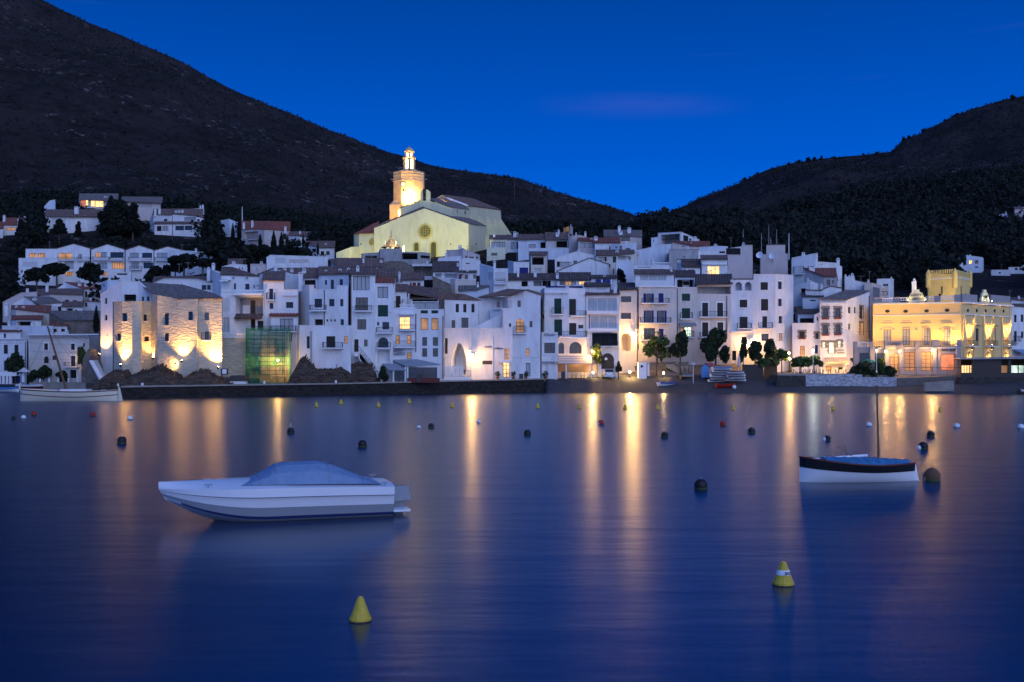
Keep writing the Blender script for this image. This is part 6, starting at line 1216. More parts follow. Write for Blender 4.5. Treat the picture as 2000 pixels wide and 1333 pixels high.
# ================================================================== plants
def leaf_cloud(mm, c, rad, n, s, r, shape='ball'):
    cx, cy, cz = c; rx, ry, rz = rad
    for i in range(n):
        while True:
            a, b, d = r.uniform(-1, 1), r.uniform(-1, 1), r.uniform(-1, 1); q_ = a * a + b * b + d * d
            if q_ <= 1 and q_ > .12: break
        if shape == 'cone': k = (1 - (d + 1) / 2) ** .7; a *= k; b *= k
        x, y, z = cx + a * rx, cy + b * ry, cz + d * rz; sz = s * r.uniform(.6, 1.4)
        u = Vector((r.gauss(0, 1), r.gauss(0, 1), r.gauss(0, 1))).normalized(); v = u.orthogonal().normalized() * sz; w = u.cross(v).normalized() * sz * .7
        p = Vector((x, y, z)); mm.poly([p - v, p - w * .9 + v * .2, p + v, p + w])
def tree(name, label, px, base_py, top_py, wpx, Y, kind='pine', m='leafd', seed=0, group=None, trunk=.35, gnd=True, cat='tree', lsize=None, dens=1.0):
    r = random.Random(seed * 7 + int(px)); c = P(px, base_py, Y); zt = PZ(top_py, Y); W = wpx / FP * Y / 2; zg = min(c.z, gz(c.x, c.y)) if gnd else c.z; H = zt - c.z
    o = thing(name, label, cat, (c.x, c.y, zg), group); tm = M(); lean = r.uniform(-.1, .1) * W
    hz = c.z + H * trunk; r0 = max(.10, W * .09); top = Vector((c.x + lean, c.y, hz + H * .25)); tm.tube((c.x, c.y, zg - .4), (c.x + lean * .5, c.y, hz), r0, r0 * .7, 7); tm.tube((c.x + lean * .5, c.y, hz), top, r0 * .7, r0 * .35, 6)
    crowns = []
    if kind == 'cypress': crowns = [((c.x, c.y, c.z + H * .53), (W, W, H * .48), 'cone', 1)]
    elif kind == 'conifer': crowns = [((c.x + r.uniform(-.15, .15) * W, c.y, c.z + H * (.25 + .15 * i)), (W * (1 - .15 * i), W * (1 - .15 * i), H * .14), 'ball', .35) for i in range(5)] + [((c.x, c.y, c.z + H * .85), (W * .3, W * .3, H * .15), 'cone', .2)]
    else:
        k = 11
        for i in range(k):
            a = 2 * math.pi * i / k + r.uniform(-.4, .4); rr = W * r.uniform(.25, .78)
            zz = c.z + H * (trunk + (1 - trunk) * r.uniform(.08, .80) * (1.15 - .5 * rr / W)); crowns.append(((c.x + rr * math.cos(a), c.y + rr * math.sin(a) * .8, zz), (W * r.uniform(.22, .42), W * r.uniform(.25, .42), H * (1 - trunk) * r.uniform(.15, .30)), 'ball', .3))
            e = Vector((c.x + rr * math.cos(a) * .8, c.y + rr * math.sin(a) * .65, zz)); tm.tube((c.x + lean * .5, c.y, hz * .98 + .0), e, r0 * .4, r0 * .15, 5)
        crowns.append(((c.x, c.y, c.z + H * (trunk + (1 - trunk) * .62)), (W * .5, W * .5, H * (1 - trunk) * .36), 'ball', .35))
    tm.build('trunk', 'bark', o); cm = M(); s = lsize or max(.16, min(.6, W * .16))
    for (cc, rad, sh, wt) in crowns:
        vol = rad[0] * rad[2] / (s * s); leaf_cloud(cm, cc, rad, int(min(1500, 16 * vol + 60) * dens), s, r, sh)
    cm.build('crown', m, o); return o
# waterfront trees
tree('pruned_tree', 'round headed dark tree in front of the blue white house at the left edge', 30, 750, 688, 36, 172, 'round', 'leaf', 1, trunk=.35)
tree('pruned_tree', 'dark bushy tree before the cream mansion, left of the mast', 86, 750, 712, 30, 171, 'round', 'leaf', 2, trunk=.2)
tree('shrub', 'low dark shrub between the mansion wall and the mast', 64, 748, 722, 22, 171.5, 'round', 'leaf', 3, trunk=.1, cat='shrub')
tree('shrub', 'dark shrub left of the mansion doorway', 122, 750, 722, 24, 170.5, 'round', 'leaf', 4, trunk=.1, cat='shrub')
tree('shrub', 'climbing plant hanging by the lamp on the mansion corner', 160, 725, 676, 18, 171, 'round', 'leafg', 5, trunk=.2, cat='shrub')
tree('cypress', 'dark cypress against the left side of the floodlit stone house', 188, 655, 598, 16, 182, 'cypress', 'leafd', 6)
tree('round_tree', 'small round lamplit tree right of the restaurant terrace', 1166, 730, 668, 25, 154.5, 'round', 'leafg', 7, trunk=.3)
tree('plane_tree', 'forked pale plane tree with sparse leaves before the blue shuttered house', 1284, 738, 648, 60, 157.5, 'round', 'leafg', 8, trunk=.45, dens=.22)
tree('dark_tree', 'dense dark tree right of the plane tree before the narrow cream house', 1329, 712, 648, 40, 158.5, 'round', 'leaf', 9, trunk=.25)
tree('dark_tree', 'big dark tree in front of the two long balconies', 1397, 716, 640, 58, 158, 'round', 'leaf', 10, trunk=.25)
tree('dark_tree', 'dark narrow tree left of the bright lamp before the white corner house', 1452, 715, 658, 18, 159, 'round', 'leaf', 11, trunk=.2)
tree('dark_tree', 'lamplit bushy tree before the white corner house', 1474, 714, 664, 34, 159, 'round', 'leaf', 12, trunk=.2)
tree('dark_tree', 'dark round tree at the right corner of the white corner house', 1505, 712, 660, 28, 159.5, 'round', 'leaf', 13, trunk=.2)
tree('pruned_tree', 'low flat pruned tree lit green by the globe lamps', 1527, 728, 682, 34, 157, 'round', 'leafg', 14, trunk=.5, dens=.5)
tree('pruned_tree', 'flat clipped mulberry left of the white street lamp', 1562, 732, 697, 46, 155.5, 'round', 'leafg', 15, trunk=.5, dens=.7)
tree('pruned_tree', 'flat clipped mulberry under the white street lamp', 1590, 732, 694, 34, 156, 'round', 'leafg', 16, trunk=.5, dens=.7)
tree('pruned_tree', 'long low clipped tree beside the wooden fence', 1500, 732, 700, 52, 156.5, 'round', 'leafg', 17, trunk=.55, dens=.5)
tree('small_tree', 'slim small tree standing between hotel and casino under the twin lamps', 1672, 728, 695, 22, 156, 'round', 'leafg', 18, trunk=.62, dens=.4)
tree('hedge', 'dark round hedge behind the white sea wall', 1690, 738, 706, 46, 153.8, 'round', 'leaf', 19, trunk=.05, cat='hedge')
tree('hedge', 'bright green tipped bush beside the casino entrance', 1722, 736, 698, 26, 153.6, 'round', 'leafg', 20, trunk=.05, cat='bush')
tree('hedge', 'dark hedge end sloping down to the casino steps', 1738, 738, 715, 26, 153.2, 'round', 'leaf', 21, trunk=.05, cat='hedge')
tree('hedge', 'left end of the dark hedge above the white sea wall', 1668, 738, 716, 30, 153.8, 'round', 'leaf', 22, trunk=.05, cat='hedge')
tree('shrub', 'dark bush at the foot of the curved stair beside the covered terrace', 748, 748, 712, 20, 140.5, 'round', 'leaf', 23, trunk=.1, cat='shrub')
tree('dark_tree', 'dark tree between roofs above the cream passage house', 1212, 556, 526, 24, 184, 'round', 'leafd', 24, trunk=.1)
tree('shrub', 'green bush in a tub right of the arched garage', 1208, 728, 706, 11, 155.5, 'round', 'leaf', 25, trunk=.1, cat='shrub')
# hillside trees (K and J frames)
def tk(fr, x, yb, yt, w, Y, kind, label, seed, name='pine_tree', m='leafd', trunk=.3):
    a, b = cv(fr, x, yb); _, t_ = cv(fr, x, yt); s_ = FR[fr][2]; return tree(name, label, a, b, t_, w / s_, Y, kind, m, seed, trunk=trunk)
for i, (x, yb, yt, w, Y, lab) in enumerate([(860, 640, 425, 62, 300, 'first cypress from the left before the pink villa'), (930, 620, 425, 66, 303, 'second cypress from the left, at the corner of the pink villa'), (1155, 680, 545, 62, 296, 'short cypress before the white balcony of the pink villa'),
      (1302, 740, 505, 90, 292, 'broad cypress in the middle before the pink villa'), (1385, 740, 520, 80, 292, 'pointed cypress just right of the broad one'), (1447, 700, 550, 44, 296, 'slim cypress at the right corner of the pink villa'), (1622, 700, 545, 42, 298, 'slim cypress before the white side house'), (1780, 780, 640, 40, 262, 'small cypress beside the low flat villa left of the church')]):
    tk('K', x, yb, yt, w, Y, 'cypress', lab, 40 + i, 'cypress', trunk=.1)
tk('K', 615, 620, 245, 230, 312, 'conifer', 'tall dark conifer right of the chimney cluster villa', 60)
tk('K', 555, 640, 400, 90, 310, 'cypress', 'dark column shaped tree at the right end of the turquoise window wing', 61, 'cypress', trunk=.1)
tk('K', 760, 840, 610, 400, 246, 'pine', 'wide round stone pine above the tiled cottage', 62)
tk('K', 1050, 860, 650, 260, 244, 'pine', 'round stone pine in the middle above the lilac block house', 63)
tk('K', 1180, 860, 650, 190, 245, 'pine', 'round stone pine left of the long garden wall', 64)
tk('K', 330, 940, 765, 330, 240, 'pine', 'broad dark pine in front of the flat roofed houses', 65)
tk('K', 530, 940, 800, 200, 240, 'pine', 'dark pine crown right of the broad pine', 66)
tk('K', 660, 890, 800, 130, 240, 'pine', 'small dark pine between the broad pine and the cottage', 67)
tk('J', 1300, 600, 160, 520, 322, 'conifer', 'huge dark spreading conifer right of the hipped roof villa', 68)
tk('J', 1180, 560, 220, 240, 326, 'pine', 'dark tree hiding the right end of the hipped roof villa', 69)
tk('J', 1440, 560, 200, 200, 318, 'conifer', 'dark conifer before the chimney cluster villa', 70)
tk('J', 640, 560, 380, 180, 312, 'conifer', 'dark conifer before the left half of the hipped roof villa', 71)
tk('J', 230, 600, 380, 150, 310, 'conifer', 'dark conifer before the small red roofed house', 72)
tk('J', 430, 420, 240, 130, 340, 'pine', 'dark tree left of the hipped roof villa', 73)
tk('J', 970, 1060, 838, 270, 243, 'round', 'round dark tree before the middle of the terrace apartments', 74, 'round_tree', trunk=.12)
tk('J', 620, 1000, 850, 300, 244, 'round', 'spreading dark tree before the end apartment block', 75, 'round_tree', trunk=.12)
tk('J', 1690, 1060, 885, 280, 241, 'round', 'dark tree before the third terrace apartment', 76, 'round_tree', trunk=.12)
tk('J', 1900, 960, 770, 220, 243, 'round', 'dark tree hiding the fourth terrace apartment', 77, 'round_tree', trunk=.12)
tk('J', 400, 1060, 900, 260, 240, 'round', 'dark bushy tree below the garage block', 78, 'round_tree', trunk=.1)
tk('J', 1210, 520, 130, 150, 352, 'pine', 'dark tree standing between the two modern villas', 79)
tk('J', 850, 600, 400, 90, 312, 'conifer', 'small conifer in front of the right wing of the hipped villa', 80)
for i, (x, yb, yt, Y) in enumerate([(203, 610, 310, 318), (961, 430, 245, 330)]):
    a = P(*cv('K', x, yt), Y); b = P(*cv('K', x, yb), Y); mm = M(); mm.tube(b, a, .14, .1, 6); single(mm, 'utility_pole', 'bark' if not i else 'trim', ['wooden utility pole before the chimney cluster villa', 'pale utility pole on the dark slope left of the pink villa'][i], 'pole', tuple(b))
# ridge trees standing out against the sky
RT = [(1275, 9), (1455, 10), (1560, 7), (1578, 12), (1590, 9), (1604, 8), (1630, 5), (1686, 6), (1712, 6), (1765, 9), (1775, 7), (1805, 12), (1868, 8), (1978, 12), (1845, 5), (1540, 5), (1480, 5), (505, 4), (1190, 4)]
for i, (px, h) in enumerate(RT):
    zg_ = gz(XW(px, RY), RY); py = HOR - (zg_ - CAMZ) / RY * FP; tree('ridge_tree', 'small dark tree on the hill skyline, %s' % ['in the saddle between the two hills', 'where the right hill starts to rise steeply', 'thin one on the long shoulder', 'tallest of the clump on the long shoulder', 'second of the clump on the long shoulder', 'last of the clump on the long shoulder', 'tiny one right of the shoulder clump', 'lone one in the middle of the flat shoulder', 'one just right of the lone shoulder tree', 'at the foot of the last steep rise', 'just above the foot of that rise', 'rounded one on the last steep rise', 'high on the last steep rise', 'topmost at the right edge of the picture', 'tiny one halfway up the last rise', 'tiny one left of the shoulder clump', 'tiny one on the lower right slope', 'on the left mountain edge', 'on the low ridge right of the church'][i],
                 px, py + 4, py - h * .6, h * 1.0, RY - 6, 'round', 'leafd', 100 + i, trunk=.2, lsize=.8, dens=.25, group='trees on the skyline')

# wooded slopes and mountain scrub: uncountable, one mass each
def scatter(name, n, Y0, Y1, P0, P1, size, leaf, nl, m, seed, accept=None, label=None, nofoot=False):
    g = np.random.default_rng(seed); Y = np.sqrt(g.uniform(Y0 ** 2, Y1 ** 2, n)); px = g.uniform(P0, P1, n); X = (px - 1000) / FP * Y
    ok = np.ones(n, bool)
    for (x0, x1, y0, y1) in FOOT:
        if nofoot: y0 = max(y0, y1 - 22)
        ok &= ~((px > x0) & (px < x1) & (Y > y0) & (Y < y1))
    if accept is not None: ok &= accept(px, Y, X)
    X, Y = X[ok], Y[ok]; n = len(X); Z = ground(X, Y)
    sc = size * g.uniform(.5, 1.45, n) ** 1.2
    # each plant: a few lobes of leaf faces
    c = np.stack([X, Y, Z + sc * .55], 1)[:, None, :]; d = g.normal(size=(n, nl, 3)); d /= np.linalg.norm(d, axis=2, keepdims=True) + 1e-9
    rad = g.uniform(.45, 1, (n, nl, 1)) * np.array([.62, .62, .55]); lob = g.normal(size=(n, 1, 3)) * .12
    p = c + (d * rad + lob * d[..., :1]) * sc[:, None, None]; ls = leaf * sc[:, None, None] * g.uniform(.6, 1.4, (n, nl, 1))
    u = g.normal(size=(n, nl, 3)); u /= np.linalg.norm(u, axis=2, keepdims=True); v = np.cross(u, g.normal(size=(n, nl, 3))); v /= np.linalg.norm(v, axis=2, keepdims=True) + 1e-9
    V = np.stack([p - u * ls, p - v * ls * .7, p + u * ls, p + v * ls * .7], 2).reshape(-1, 3); N = n * nl
    me = bpy.data.meshes.new(name); me.vertices.add(len(V)); me.vertices.foreach_set('co', V.astype(np.float32).ravel()); me.loops.add(N * 4); me.loops.foreach_set('vertex_index', np.arange(N * 4, dtype=np.int32)); me.polygons.add(N)
    me.polygons.foreach_set('loop_start', np.arange(0, N * 4, 4, dtype=np.int32)); me.polygons.foreach_set('loop_total', np.full(N, 4, np.int32)); me.update(calc_edges=True); me.materials.append(MATS[m])
    o = bpy.data.objects.new(name, me); COL.objects.link(o); o['kind'] = 'stuff'; o['label'] = label; o['category'] = 'vegetation'; return o
scatter('wooded_slope', 2600, 196, 420, -150, 660, 4.6, .11, 90, 'leafd', 1, lambda p, Y, X: (p < 640) & (Y > np.where(p < 236, 214, 236)), 'dark pine wood covering the lower slope around the villas')
scatter('wooded_slope', 1500, 236, 360, -150, 660, 1.5, .16, 40, 'leafd', 11, lambda p, Y, X: (p < 640), 'low shrubs between the villas on the left slope', nofoot=True)
scatter('olive_wood', 1500, 225, 370, 1250, 2250, 5.6, .085, 150, 'leafo', 2, lambda p, Y, X: (Y > 262 - (p - 1250) * .05), 'nearer olive and pine wood behind the town on the right')
scatter('olive_wood', 4200, 370, 700, 1250, 2250, 5.6, .13, 45, 'leafo', 12, None, 'farther olive and pine wood on the right slope')
scatter('scrub_belt', 3600, 262, 620, 560, 1330, 4.0, .13, 45, 'leafd', 3, lambda p, Y, X: Y > 300, 'dark scrub belt behind the church and the town')
scatter('mountain_scrub', 22000, 420, 1190, -120, 2150, 1.9, .30, 8, 'scrub', 4, None, 'low scrub scattered over both mountain sides')

# ================================================================== boats
def hull_mesh(L, beam, sheer, keel, nx=24, ns=9, stern_w=.55, bow_pow=.55, flare=.75, rake=.0):
    """returns grid rows [station][section] in boat space: x from stern 0 to bow L, z up; sheer/keel functions of t"""
    rows = []
    for i in range(nx + 1):
        t = i / nx; w = beam / 2 * (min(1, (stern_w + (1 - stern_w) * math.sin(min(1, t / .45) * math.pi / 2))) if t < .45 else max(0.004, (1 - ((t - .45) / .55) ** 2.4) ** bow_pow if t < 1 else 0.004))
        zs, zk = sheer(t), keel(t); row = []
        for j in range(ns * 2 + 1):
            a = (j - ns) / ns; s = abs(a); y = math.copysign(w * (s ** flare), a) if s else 0; z = zk + (zs - zk) * (s ** 1.7)
            row.append((t * L + rake * (z - zk) * (t - .5), y, z))
        rows.append(row)
    return rows
class Boat:
    def __init__(s, name, label, cat, px, py, yaw, z=0.0, Y=None, group=None, pitch=0):
        Y = Y or YW(py); s.o = Vector((XW(px, Y), Y, z)); s.m = Matrix.Translation(s.o) @ Matrix.Rotation(yaw, 4, 'Z') @ Matrix.Rotation(pitch, 4, 'Y'); s.root = thing(name, label, cat, s.o, group)
    def T(s, p): return tuple(s.m @ Vector(p))
    def put(s, mm, name, m, parent=None, smooth=False): mm.v = [s.T(v) for v in mm.v]; return mm.build(name, m, parent or s.root, smooth=smooth)
def band(rows, j0, j1, off=0.0):
    out = []
    for r in rows: out.append([(x, y + math.copysign(off, y) if abs(y) > .01 else y, z) for x, y, z in r[j0:j1 + 1]])
    return out
def small_boat(name, label, px, Y, z, L, beam, H, yaw, hullm, topm, coverm=None, flip=False, group=None, seats=True):
    b = Boat(name, label, 'boat', px, None, yaw, z, Y, group); rows = hull_mesh(L, beam, lambda t: H * (1 + .25 * (2 * t - 1) ** 2), lambda t: 0.0 + .25 * max(0, t - .75) * H, 14, 5, stern_w=.7)
    if flip: rows = [[(x, y, H * 1.1 - zz + .05) for x, y, zz in r] for r in rows]
    mm = M(); mm.grid(rows); mm.poly(rows[0]); h = b.put(mm, 'hull', hullm, smooth=False)
    mm = M(); mm.grid(band(rows, 0, 1, .02)); mm.grid(band(rows, 9, 10, .02)); b.put(mm, 'gunwale', topm)
    if coverm:
        mm = M(); e = [[(r[0][0], r[0][1] * .97, r[0][2] + .01), (r[5][0], 0, r[0][2] + (.12 if not flip else 0)), (r[-1][0], r[-1][1] * .97, r[0][2] + .01)] for r in rows[:-1]]; mm.grid(e); b.put(mm, 'cover', coverm)
    elif seats and not flip:
        for t in (.3, .6):
            mm = M(); r = rows[int(t * 14)]; mm.box(r[0][0] - .12, r[0][0] + .12, r[0][1] * .95, r[-1][1] * .95, H * .68, H * .74); b.put(mm, 'seat', 'wood')
    return b
# ---- white motor cruiser with canvas cover
b = Boat('motorboat', 'white moored motorboat with grey canvas cover and outboard motor in the foreground', 'boat', 757, 1003, R(180 + 18), Y=27.9)
L = 5.75
sh_ = lambda t: .80 + .06 * t + .05 * math.sin(math.pi * t); kl = lambda t: -.22 + max(0, t - .55) ** 2 * 4.2 * .95
def mrow(nx=40, ns=10):
    rows = []
    for i in range(nx + 1):
        t = i / nx; w = 1.08 * (.90 + .10 * math.sin(math.pi * min(1, t / .5) / 2)) if t < .5 else 1.08 * max(.004, (1 - ((t - .5) / .5) ** 2.6)); zs, zk = sh_(t), kl(t); row = []
        prof = [(0, 0), (.35, .10), (.70, .22), (.82, .27), (.84, .34), (.90, .55), (.95, .78), (1.0, .80), (1.0, 1.0)]
        pr_ = [(-a, c) for a, c in prof[:0:-1]] + prof
        for a, c in pr_: row.append((t * L + max(0, t - .7) * c * .5, a * w, zk + (zs - zk) * c))
        rows.append(row)
    return rows
rows = mrow(); mm = M(); mm.grid(rows); mm.poly(rows[0]); mat('gelcoat', (.72, .73, .76), .22, var=.06, vs=1.2, spec=.5); hull = b.put(mm, 'hull', 'gelcoat')
for j0, m_, off in ((2, 'navy', .012), (4, 'greyp', .012), (6, 'greyp', .03)):
    mm = M(); n_ = len(rows[0]) - 1
    for k_ in (n_ // 2 + j0 + (1 if j0 == 2 else 0),):
        for sgn in (0, 1):
            k0 = k_ if sgn else n_ - k_ - 1
            rr2 = [[(x, y + math.copysign(off, y), z) for x, y, z in r[k0:k0 + 2]] for r in rows[:38 if j0 == 2 else 41]]; mm.grid(rr2)
    b.put(mm, 'boot_stripe' if j0 == 2 else 'side_stripe' if j0 == 4 else 'rub_rail', m_, hull)
mm = M(); dk = []
for i, r in enumerate(rows):
    t = i / 40; zs = r[0][2]; w = abs(r[0][1]); crown = .10 if t > .45 else .02; dk.append([(r[0][0], -w, zs), (r[0][0], -w * .8, zs + .05), (r[0][0], -w * .4, zs + .05 + crown), (r[0][0], 0, zs + .05 + crown * 1.25), (r[0][0], w * .4, zs + .05 + crown), (r[0][0], w * .8, zs + .05), (r[0][0], w, zs)])
mm.grid(dk); b.put(mm, 'deck', 'gelcoat', smooth=True)
# canvas cover over windscreen and cockpit
mm = M(); cvs = []
for i in range(17):
    q = i / 16; x = .35 + q * 3.55; pk = np.interp(q, [0, .10, .36, .44, .74, .84, 1.0], [0, .10, .47, .52, .47, .22, 0]); zs = sh_(x / L) + .07; w = .93 * (1 - .35 * max(0, q - .6)); cvs.append([(x, -w, zs), (x, -w * .86, zs + pk * .62), (x, -w * .5, zs + pk * .94), (x, 0, zs + pk), (x, w * .5, zs + pk * .94), (x, w * .86, zs + pk * .62), (x, w, zs)])
mm.grid(cvs); cc_ = b.put(mm, 'canvas_cover', 'tarp', smooth=False)
for i in (2, 6, 12, 14):   # seams and hoops of the cover
    mm = M()
    for p_, q_ in zip(cvs[i], cvs[i][1:]): mm.tube((p_[0], p_[1], p_[2] + .006), (q_[0], q_[1], q_[2] + .006), .012, n=4)
    b.put(mm, 'seam', 'greyp', cc_)
for sgn in (-1, 1):   # fenders, cleats and the side ports
    for x_ in (.25, 4.7): mm = M(); w_ = .92 if x_ < 1 else .66; mm.tube((x_ - .1, sgn * w_, sh_(x_ / L) + .12), (x_ + .1, sgn * w_, sh_(x_ / L) + .12), .014, n=5); mm.tube((x_, sgn * w_, sh_(x_ / L) + .03), (x_, sgn * w_, sh_(x_ / L) + .12), .012, n=5); b.put(mm, 'cleat', 'greyp')
ob = M(); ob.hexa([(-.62, -.16, .34), (-.14, -.18, .30), (-.14, .18, .30), (-.62, .16, .34)], [(-.56, -.11, .70), (-.18, -.14, .72), (-.18, .14, .72), (-.56, .11, .70)]); ob.hexa([(-.36, -.07, -.3), (-.18, -.06, -.3), (-.18, .06, -.3), (-.36, .07, -.3)], [(-.46, -.09, .34), (-.16, -.09, .34), (-.16, .09, .34), (-.46, .09, .34)])
mo = b.put(ob, 'outboard_motor', 'greyp')
mm = M(); mm.box(-.18, .0, -.12, .12, .2, .55); b.put(mm, 'motor_bracket', 'greyp', mo)
mm = M(); mm.box(-.45, .0, -.85, -.35, .12, .18); mm.box(-.45, 0, .35, .85, .12, .18); b.put(mm, 'swim_platform', 'gelcoat')
# ---- right wooden boat
b = Boat('sailing_dinghy', 'black and white wooden rowing boat with blue tarpaulin and a bare mast at the right', 'boat', 1781, 941, R(180 + 6), Y=35.6)
L = 4.05; rows = hull_mesh(L, 1.55, lambda t: .52 + .42 * max(0, t - .45) ** 1.6 + .30 * max(0, .4 - t) ** 1.4 + .16 * t, lambda t: -.12 + .10 * max(0, t - .9) * 3, 30, 9, stern_w=.30, bow_pow=.6, flare=.62)
mm = M(); mm.grid(rows); mm.poly(rows[0]); h = b.put(mm, 'hull', 'whitep', smooth=True)
mm = M(); mm.grid(band(rows, 0, 2, .014)); mm.grid(band(rows, 16, 18, .014)); b.put(mm, 'topside_band', 'blackp', h)
mm = M()
for sgn in (0, 1):
    k = 0 if not sgn else 18
    for r0_, r1_ in zip(rows, rows[1:]): mm.tube((r0_[k][0], r0_[k][1], r0_[k][2] + .02), (r1_[k][0], r1_[k][1], r1_[k][2] + .02), .03, n=5)
b.put(mm, 'gunwale', 'plum')
mm = M(); e = []
for i, r in enumerate(rows[1:25]):
    q = i / 23; hgt = .05 + .10 * math.sin(math.pi * q) + .02 * math.sin(i * 2.3); e.append([(r[0][0], r[0][1] * .96, r[0][2] + .03), (r[0][0], r[0][1] * .5, r[0][2] + hgt * (1 + .3 * math.sin(i * 1.7))), (r[0][0], 0, r[0][2] + hgt + .08), (r[0][0], r[-1][1] * .5, r[0][2] + hgt), (r[0][0], r[-1][1] * .96, r[0][2] + .03)])
mm.grid(e); mat('tarpb', (.07, .24, .42), .6, var=.4, vs=3, bump=1, bs=4); b.put(mm, 'tarpaulin', 'tarpb')
mm = M(); mm.tube((1.2, 0, .35), (1.27, 0, 3.3), .045, .028, 8); b.put(mm, 'mast', 'wood')
mm = M(); mm.tube((1.5, -.25, .86), (3.75, -.18, .74), .05, .04, 7); b.put(mm, 'boom', 'whitep')
mm = M(); q0 = (2.25, -.2, .80); mm.tube(q0, (2.35, -.2, 1.22), .012, n=5); mm.tube((2.35, -.2, 1.22), (2.6, -.2, 1.18), .012, n=5); mm.tube((2.6, -.2, 1.18), (2.0, -.2, .8), .012, n=5); b.put(mm, 'boarding_ladder', 'iron')
mm = M(); mm.hexa([(-.30, -.02, -.25), (-.02, -.02, -.25), (-.02, .02, -.25), (-.30, .02, -.25)], [(-.12, -.02, .62), (-.02, -.02, .62), (-.02, .02, .62), (-.12, .02, .62)]); b.put(mm, 'rudder', 'whitep')
mm = M(); mm.tube((-.02, 0, .60), (.7, 0, .72), .02, n=5); b.put(mm, 'tiller', 'wood')
# ---- cream lateen boat at the quay
b = Boat('sailing_boat', 'cream wooden sailing boat with dark red stripes and a raked mast at the left', 'boat', 230.5, 782, R(180 + 1.5), Y=115.5)
L = 10.9; shf = lambda t: 1.12 + .75 * max(0, .35 - t) ** 1.5 + .62 * (max(0, t - .4)) ** 1.5; rows = hull_mesh(L, 2.9, shf, lambda t: -.35, 40, 10, stern_w=.12, bow_pow=.62, flare=.60)
mm = M(); mm.grid(rows); h = b.put(mm, 'hull', 'creamp', smooth=True)
mm = M()
def zband(rows, zfun, w, off, m, name, par):
    mm = M()
    for sgn in (-1, 1):
        ln = []
        for i, r in enumerate(rows):
            t = i / (len(rows) - 1); z = zfun(t); half = r[10:] if sgn > 0 else r[10::-1]; zs_ = [p[2] for p in half]; y = float(np.interp(z, zs_, [abs(p[1]) for p in half])); y2 = float(np.interp(z + w, zs_, [abs(p[1]) for p in half])); ln.append([(r[0][0], sgn * (y + off), z), (r[0][0], sgn * (y2 + off), z + w)])
        mm.grid(ln)
    return b.put(mm, name, m, par)
zband(rows, lambda t: shf(t) - .14, .10, .02, 'plum', 'rub_rail', h); zband(rows, lambda t: shf(t) - .62 - .10 * math.sin(math.pi * t), .085, .02, 'plum', 'stripe', h)
mm = M(); mm.grid([[(r[0][0], r[0][1] * .97, r[0][2] - .12), (r[0][0], 0, r[0][2] - .05), (r[0][0], r[-1][1] * .97, r[0][2] - .12)] for r in rows]); b.put(mm, 'deck', 'wood')
mm = M(); mm.box(3.2, 6.2, -.75, .75, 1.0, 1.32); mm.box(6.6, 7.6, -.5, .5, 1.0, 1.22); b.put(mm, 'cabin_hatch', 'whitep')
mm = M(); mm.tube((5.6, 0, .6), (7.9, -.1, 8.4), .16, .09, 8); mo = b.put(mm, 'mast', 'wood'); mm = M(); mm.box(7.0, 7.25, -.2, .12, 4.6, 5.1); b.put(mm, 'block', 'frame', mo)
mm = M(); mm.tube((.55, 0, 1.0), (.5, 0, 6.6), .06, .04, 6); b.put(mm, 'mizzen_pole', 'frame')
mm = M()
for e_ in ((1.0, 1.2, 1.3), (3.0, -1.3, 1.2), (10.7, 0, 1.7), (2.0, 1.3, 1.2), (.5, 0, 5.5)): mm.tube((7.8, -.1, 8.2), e_, .012, n=4)
b.put(mm, 'rigging', 'frame', mo)
mm = M(); mm.hexa([(-.60, -.04, -.3), (-.06, -.05, -.3), (-.06, .05, -.3), (-.60, .04, -.3)], [(-.20, -.05, 1.55), (-.04, -.06, 1.62), (-.04, .06, 1.62), (-.20, .05, 1.55)]); b.put(mm, 'rudder', 'creamp')
mm = M(); mm.tube((.0, 0, 1.66), (0, 0, 1.95), .14, .10, 8); mm.build if False else None; b.put(mm, 'stern_post', 'creamp')
mm = M(); mm.box(10.85, 11.0, -.07, .07, 1.2, 2.0); b.put(mm, 'stem_post', 'creamp')
# ---- boats lying on the shore
small_boat('rowing_boat', 'white rowing boat with blue cover lying nearest the water on the beach', 1286, 151.5, gp(1286, 151.5) + .05, 3.6, 1.3, .5, R(38), 'whitep', 'bluep', 'bluep')
small_boat('rowing_boat', 'turquoise covered dark rowing boat lying before the white kiosk sea wall', 1329, 155.5, gp(1329, 155.5) + .1, 3.0, 1.2, .5, R(42), 'frame', 'canvas', 'bluel')
small_boat('rowing_boat', 'red plastic boat in front of the stack of white boats', 1398, 150.5, gp(1398, 150.5) + .05, 3.1, 1.2, .55, R(12), 'redp', 'redp', None, group=None)
st = [(1386, 0, 'lowest'), (1387, 1, 'second'), (1385.5, 2, 'third'), (1388, 3, 'fourth'), (1391, 4, 'fifth'), (1393, 5, 'topmost')]
for px, k, w_ in st:
    small_boat('dinghy', 'white dinghy with dark stripe, %s in the left pile of stacked boats' % w_, px + (k * 7 % 5 - 2) * 1.1, 153.6, gp(1390, 153.6) + .10 + k * .37, 2.7 + .2 * (k * 3 % 4), 1.3, .34, R((14, -9, 20, -4, 9, 16)[k]), 'whitep', 'navy' if k < 5 else 'bluel', 'bluel' if k == 5 else None, group='white dinghies stacked on the beach')
for k, (px, w_) in enumerate([(1419, 'lowest'), (1420, 'second'), (1418, 'third'), (1417, 'topmost')]):
    small_boat('dinghy', 'white dinghy with dark stripe, %s in the right pile of stacked boats' % w_, px + (k * 5 % 4 - 1.5) * 1.3, 153.2, gp(1420, 153.2) + .35 + k * .38, 3.0 - .1 * k, 1.3, .36, R((-12, 8, -18, 3)[k]), 'whitep', 'navy', None, group='white dinghies stacked on the beach')
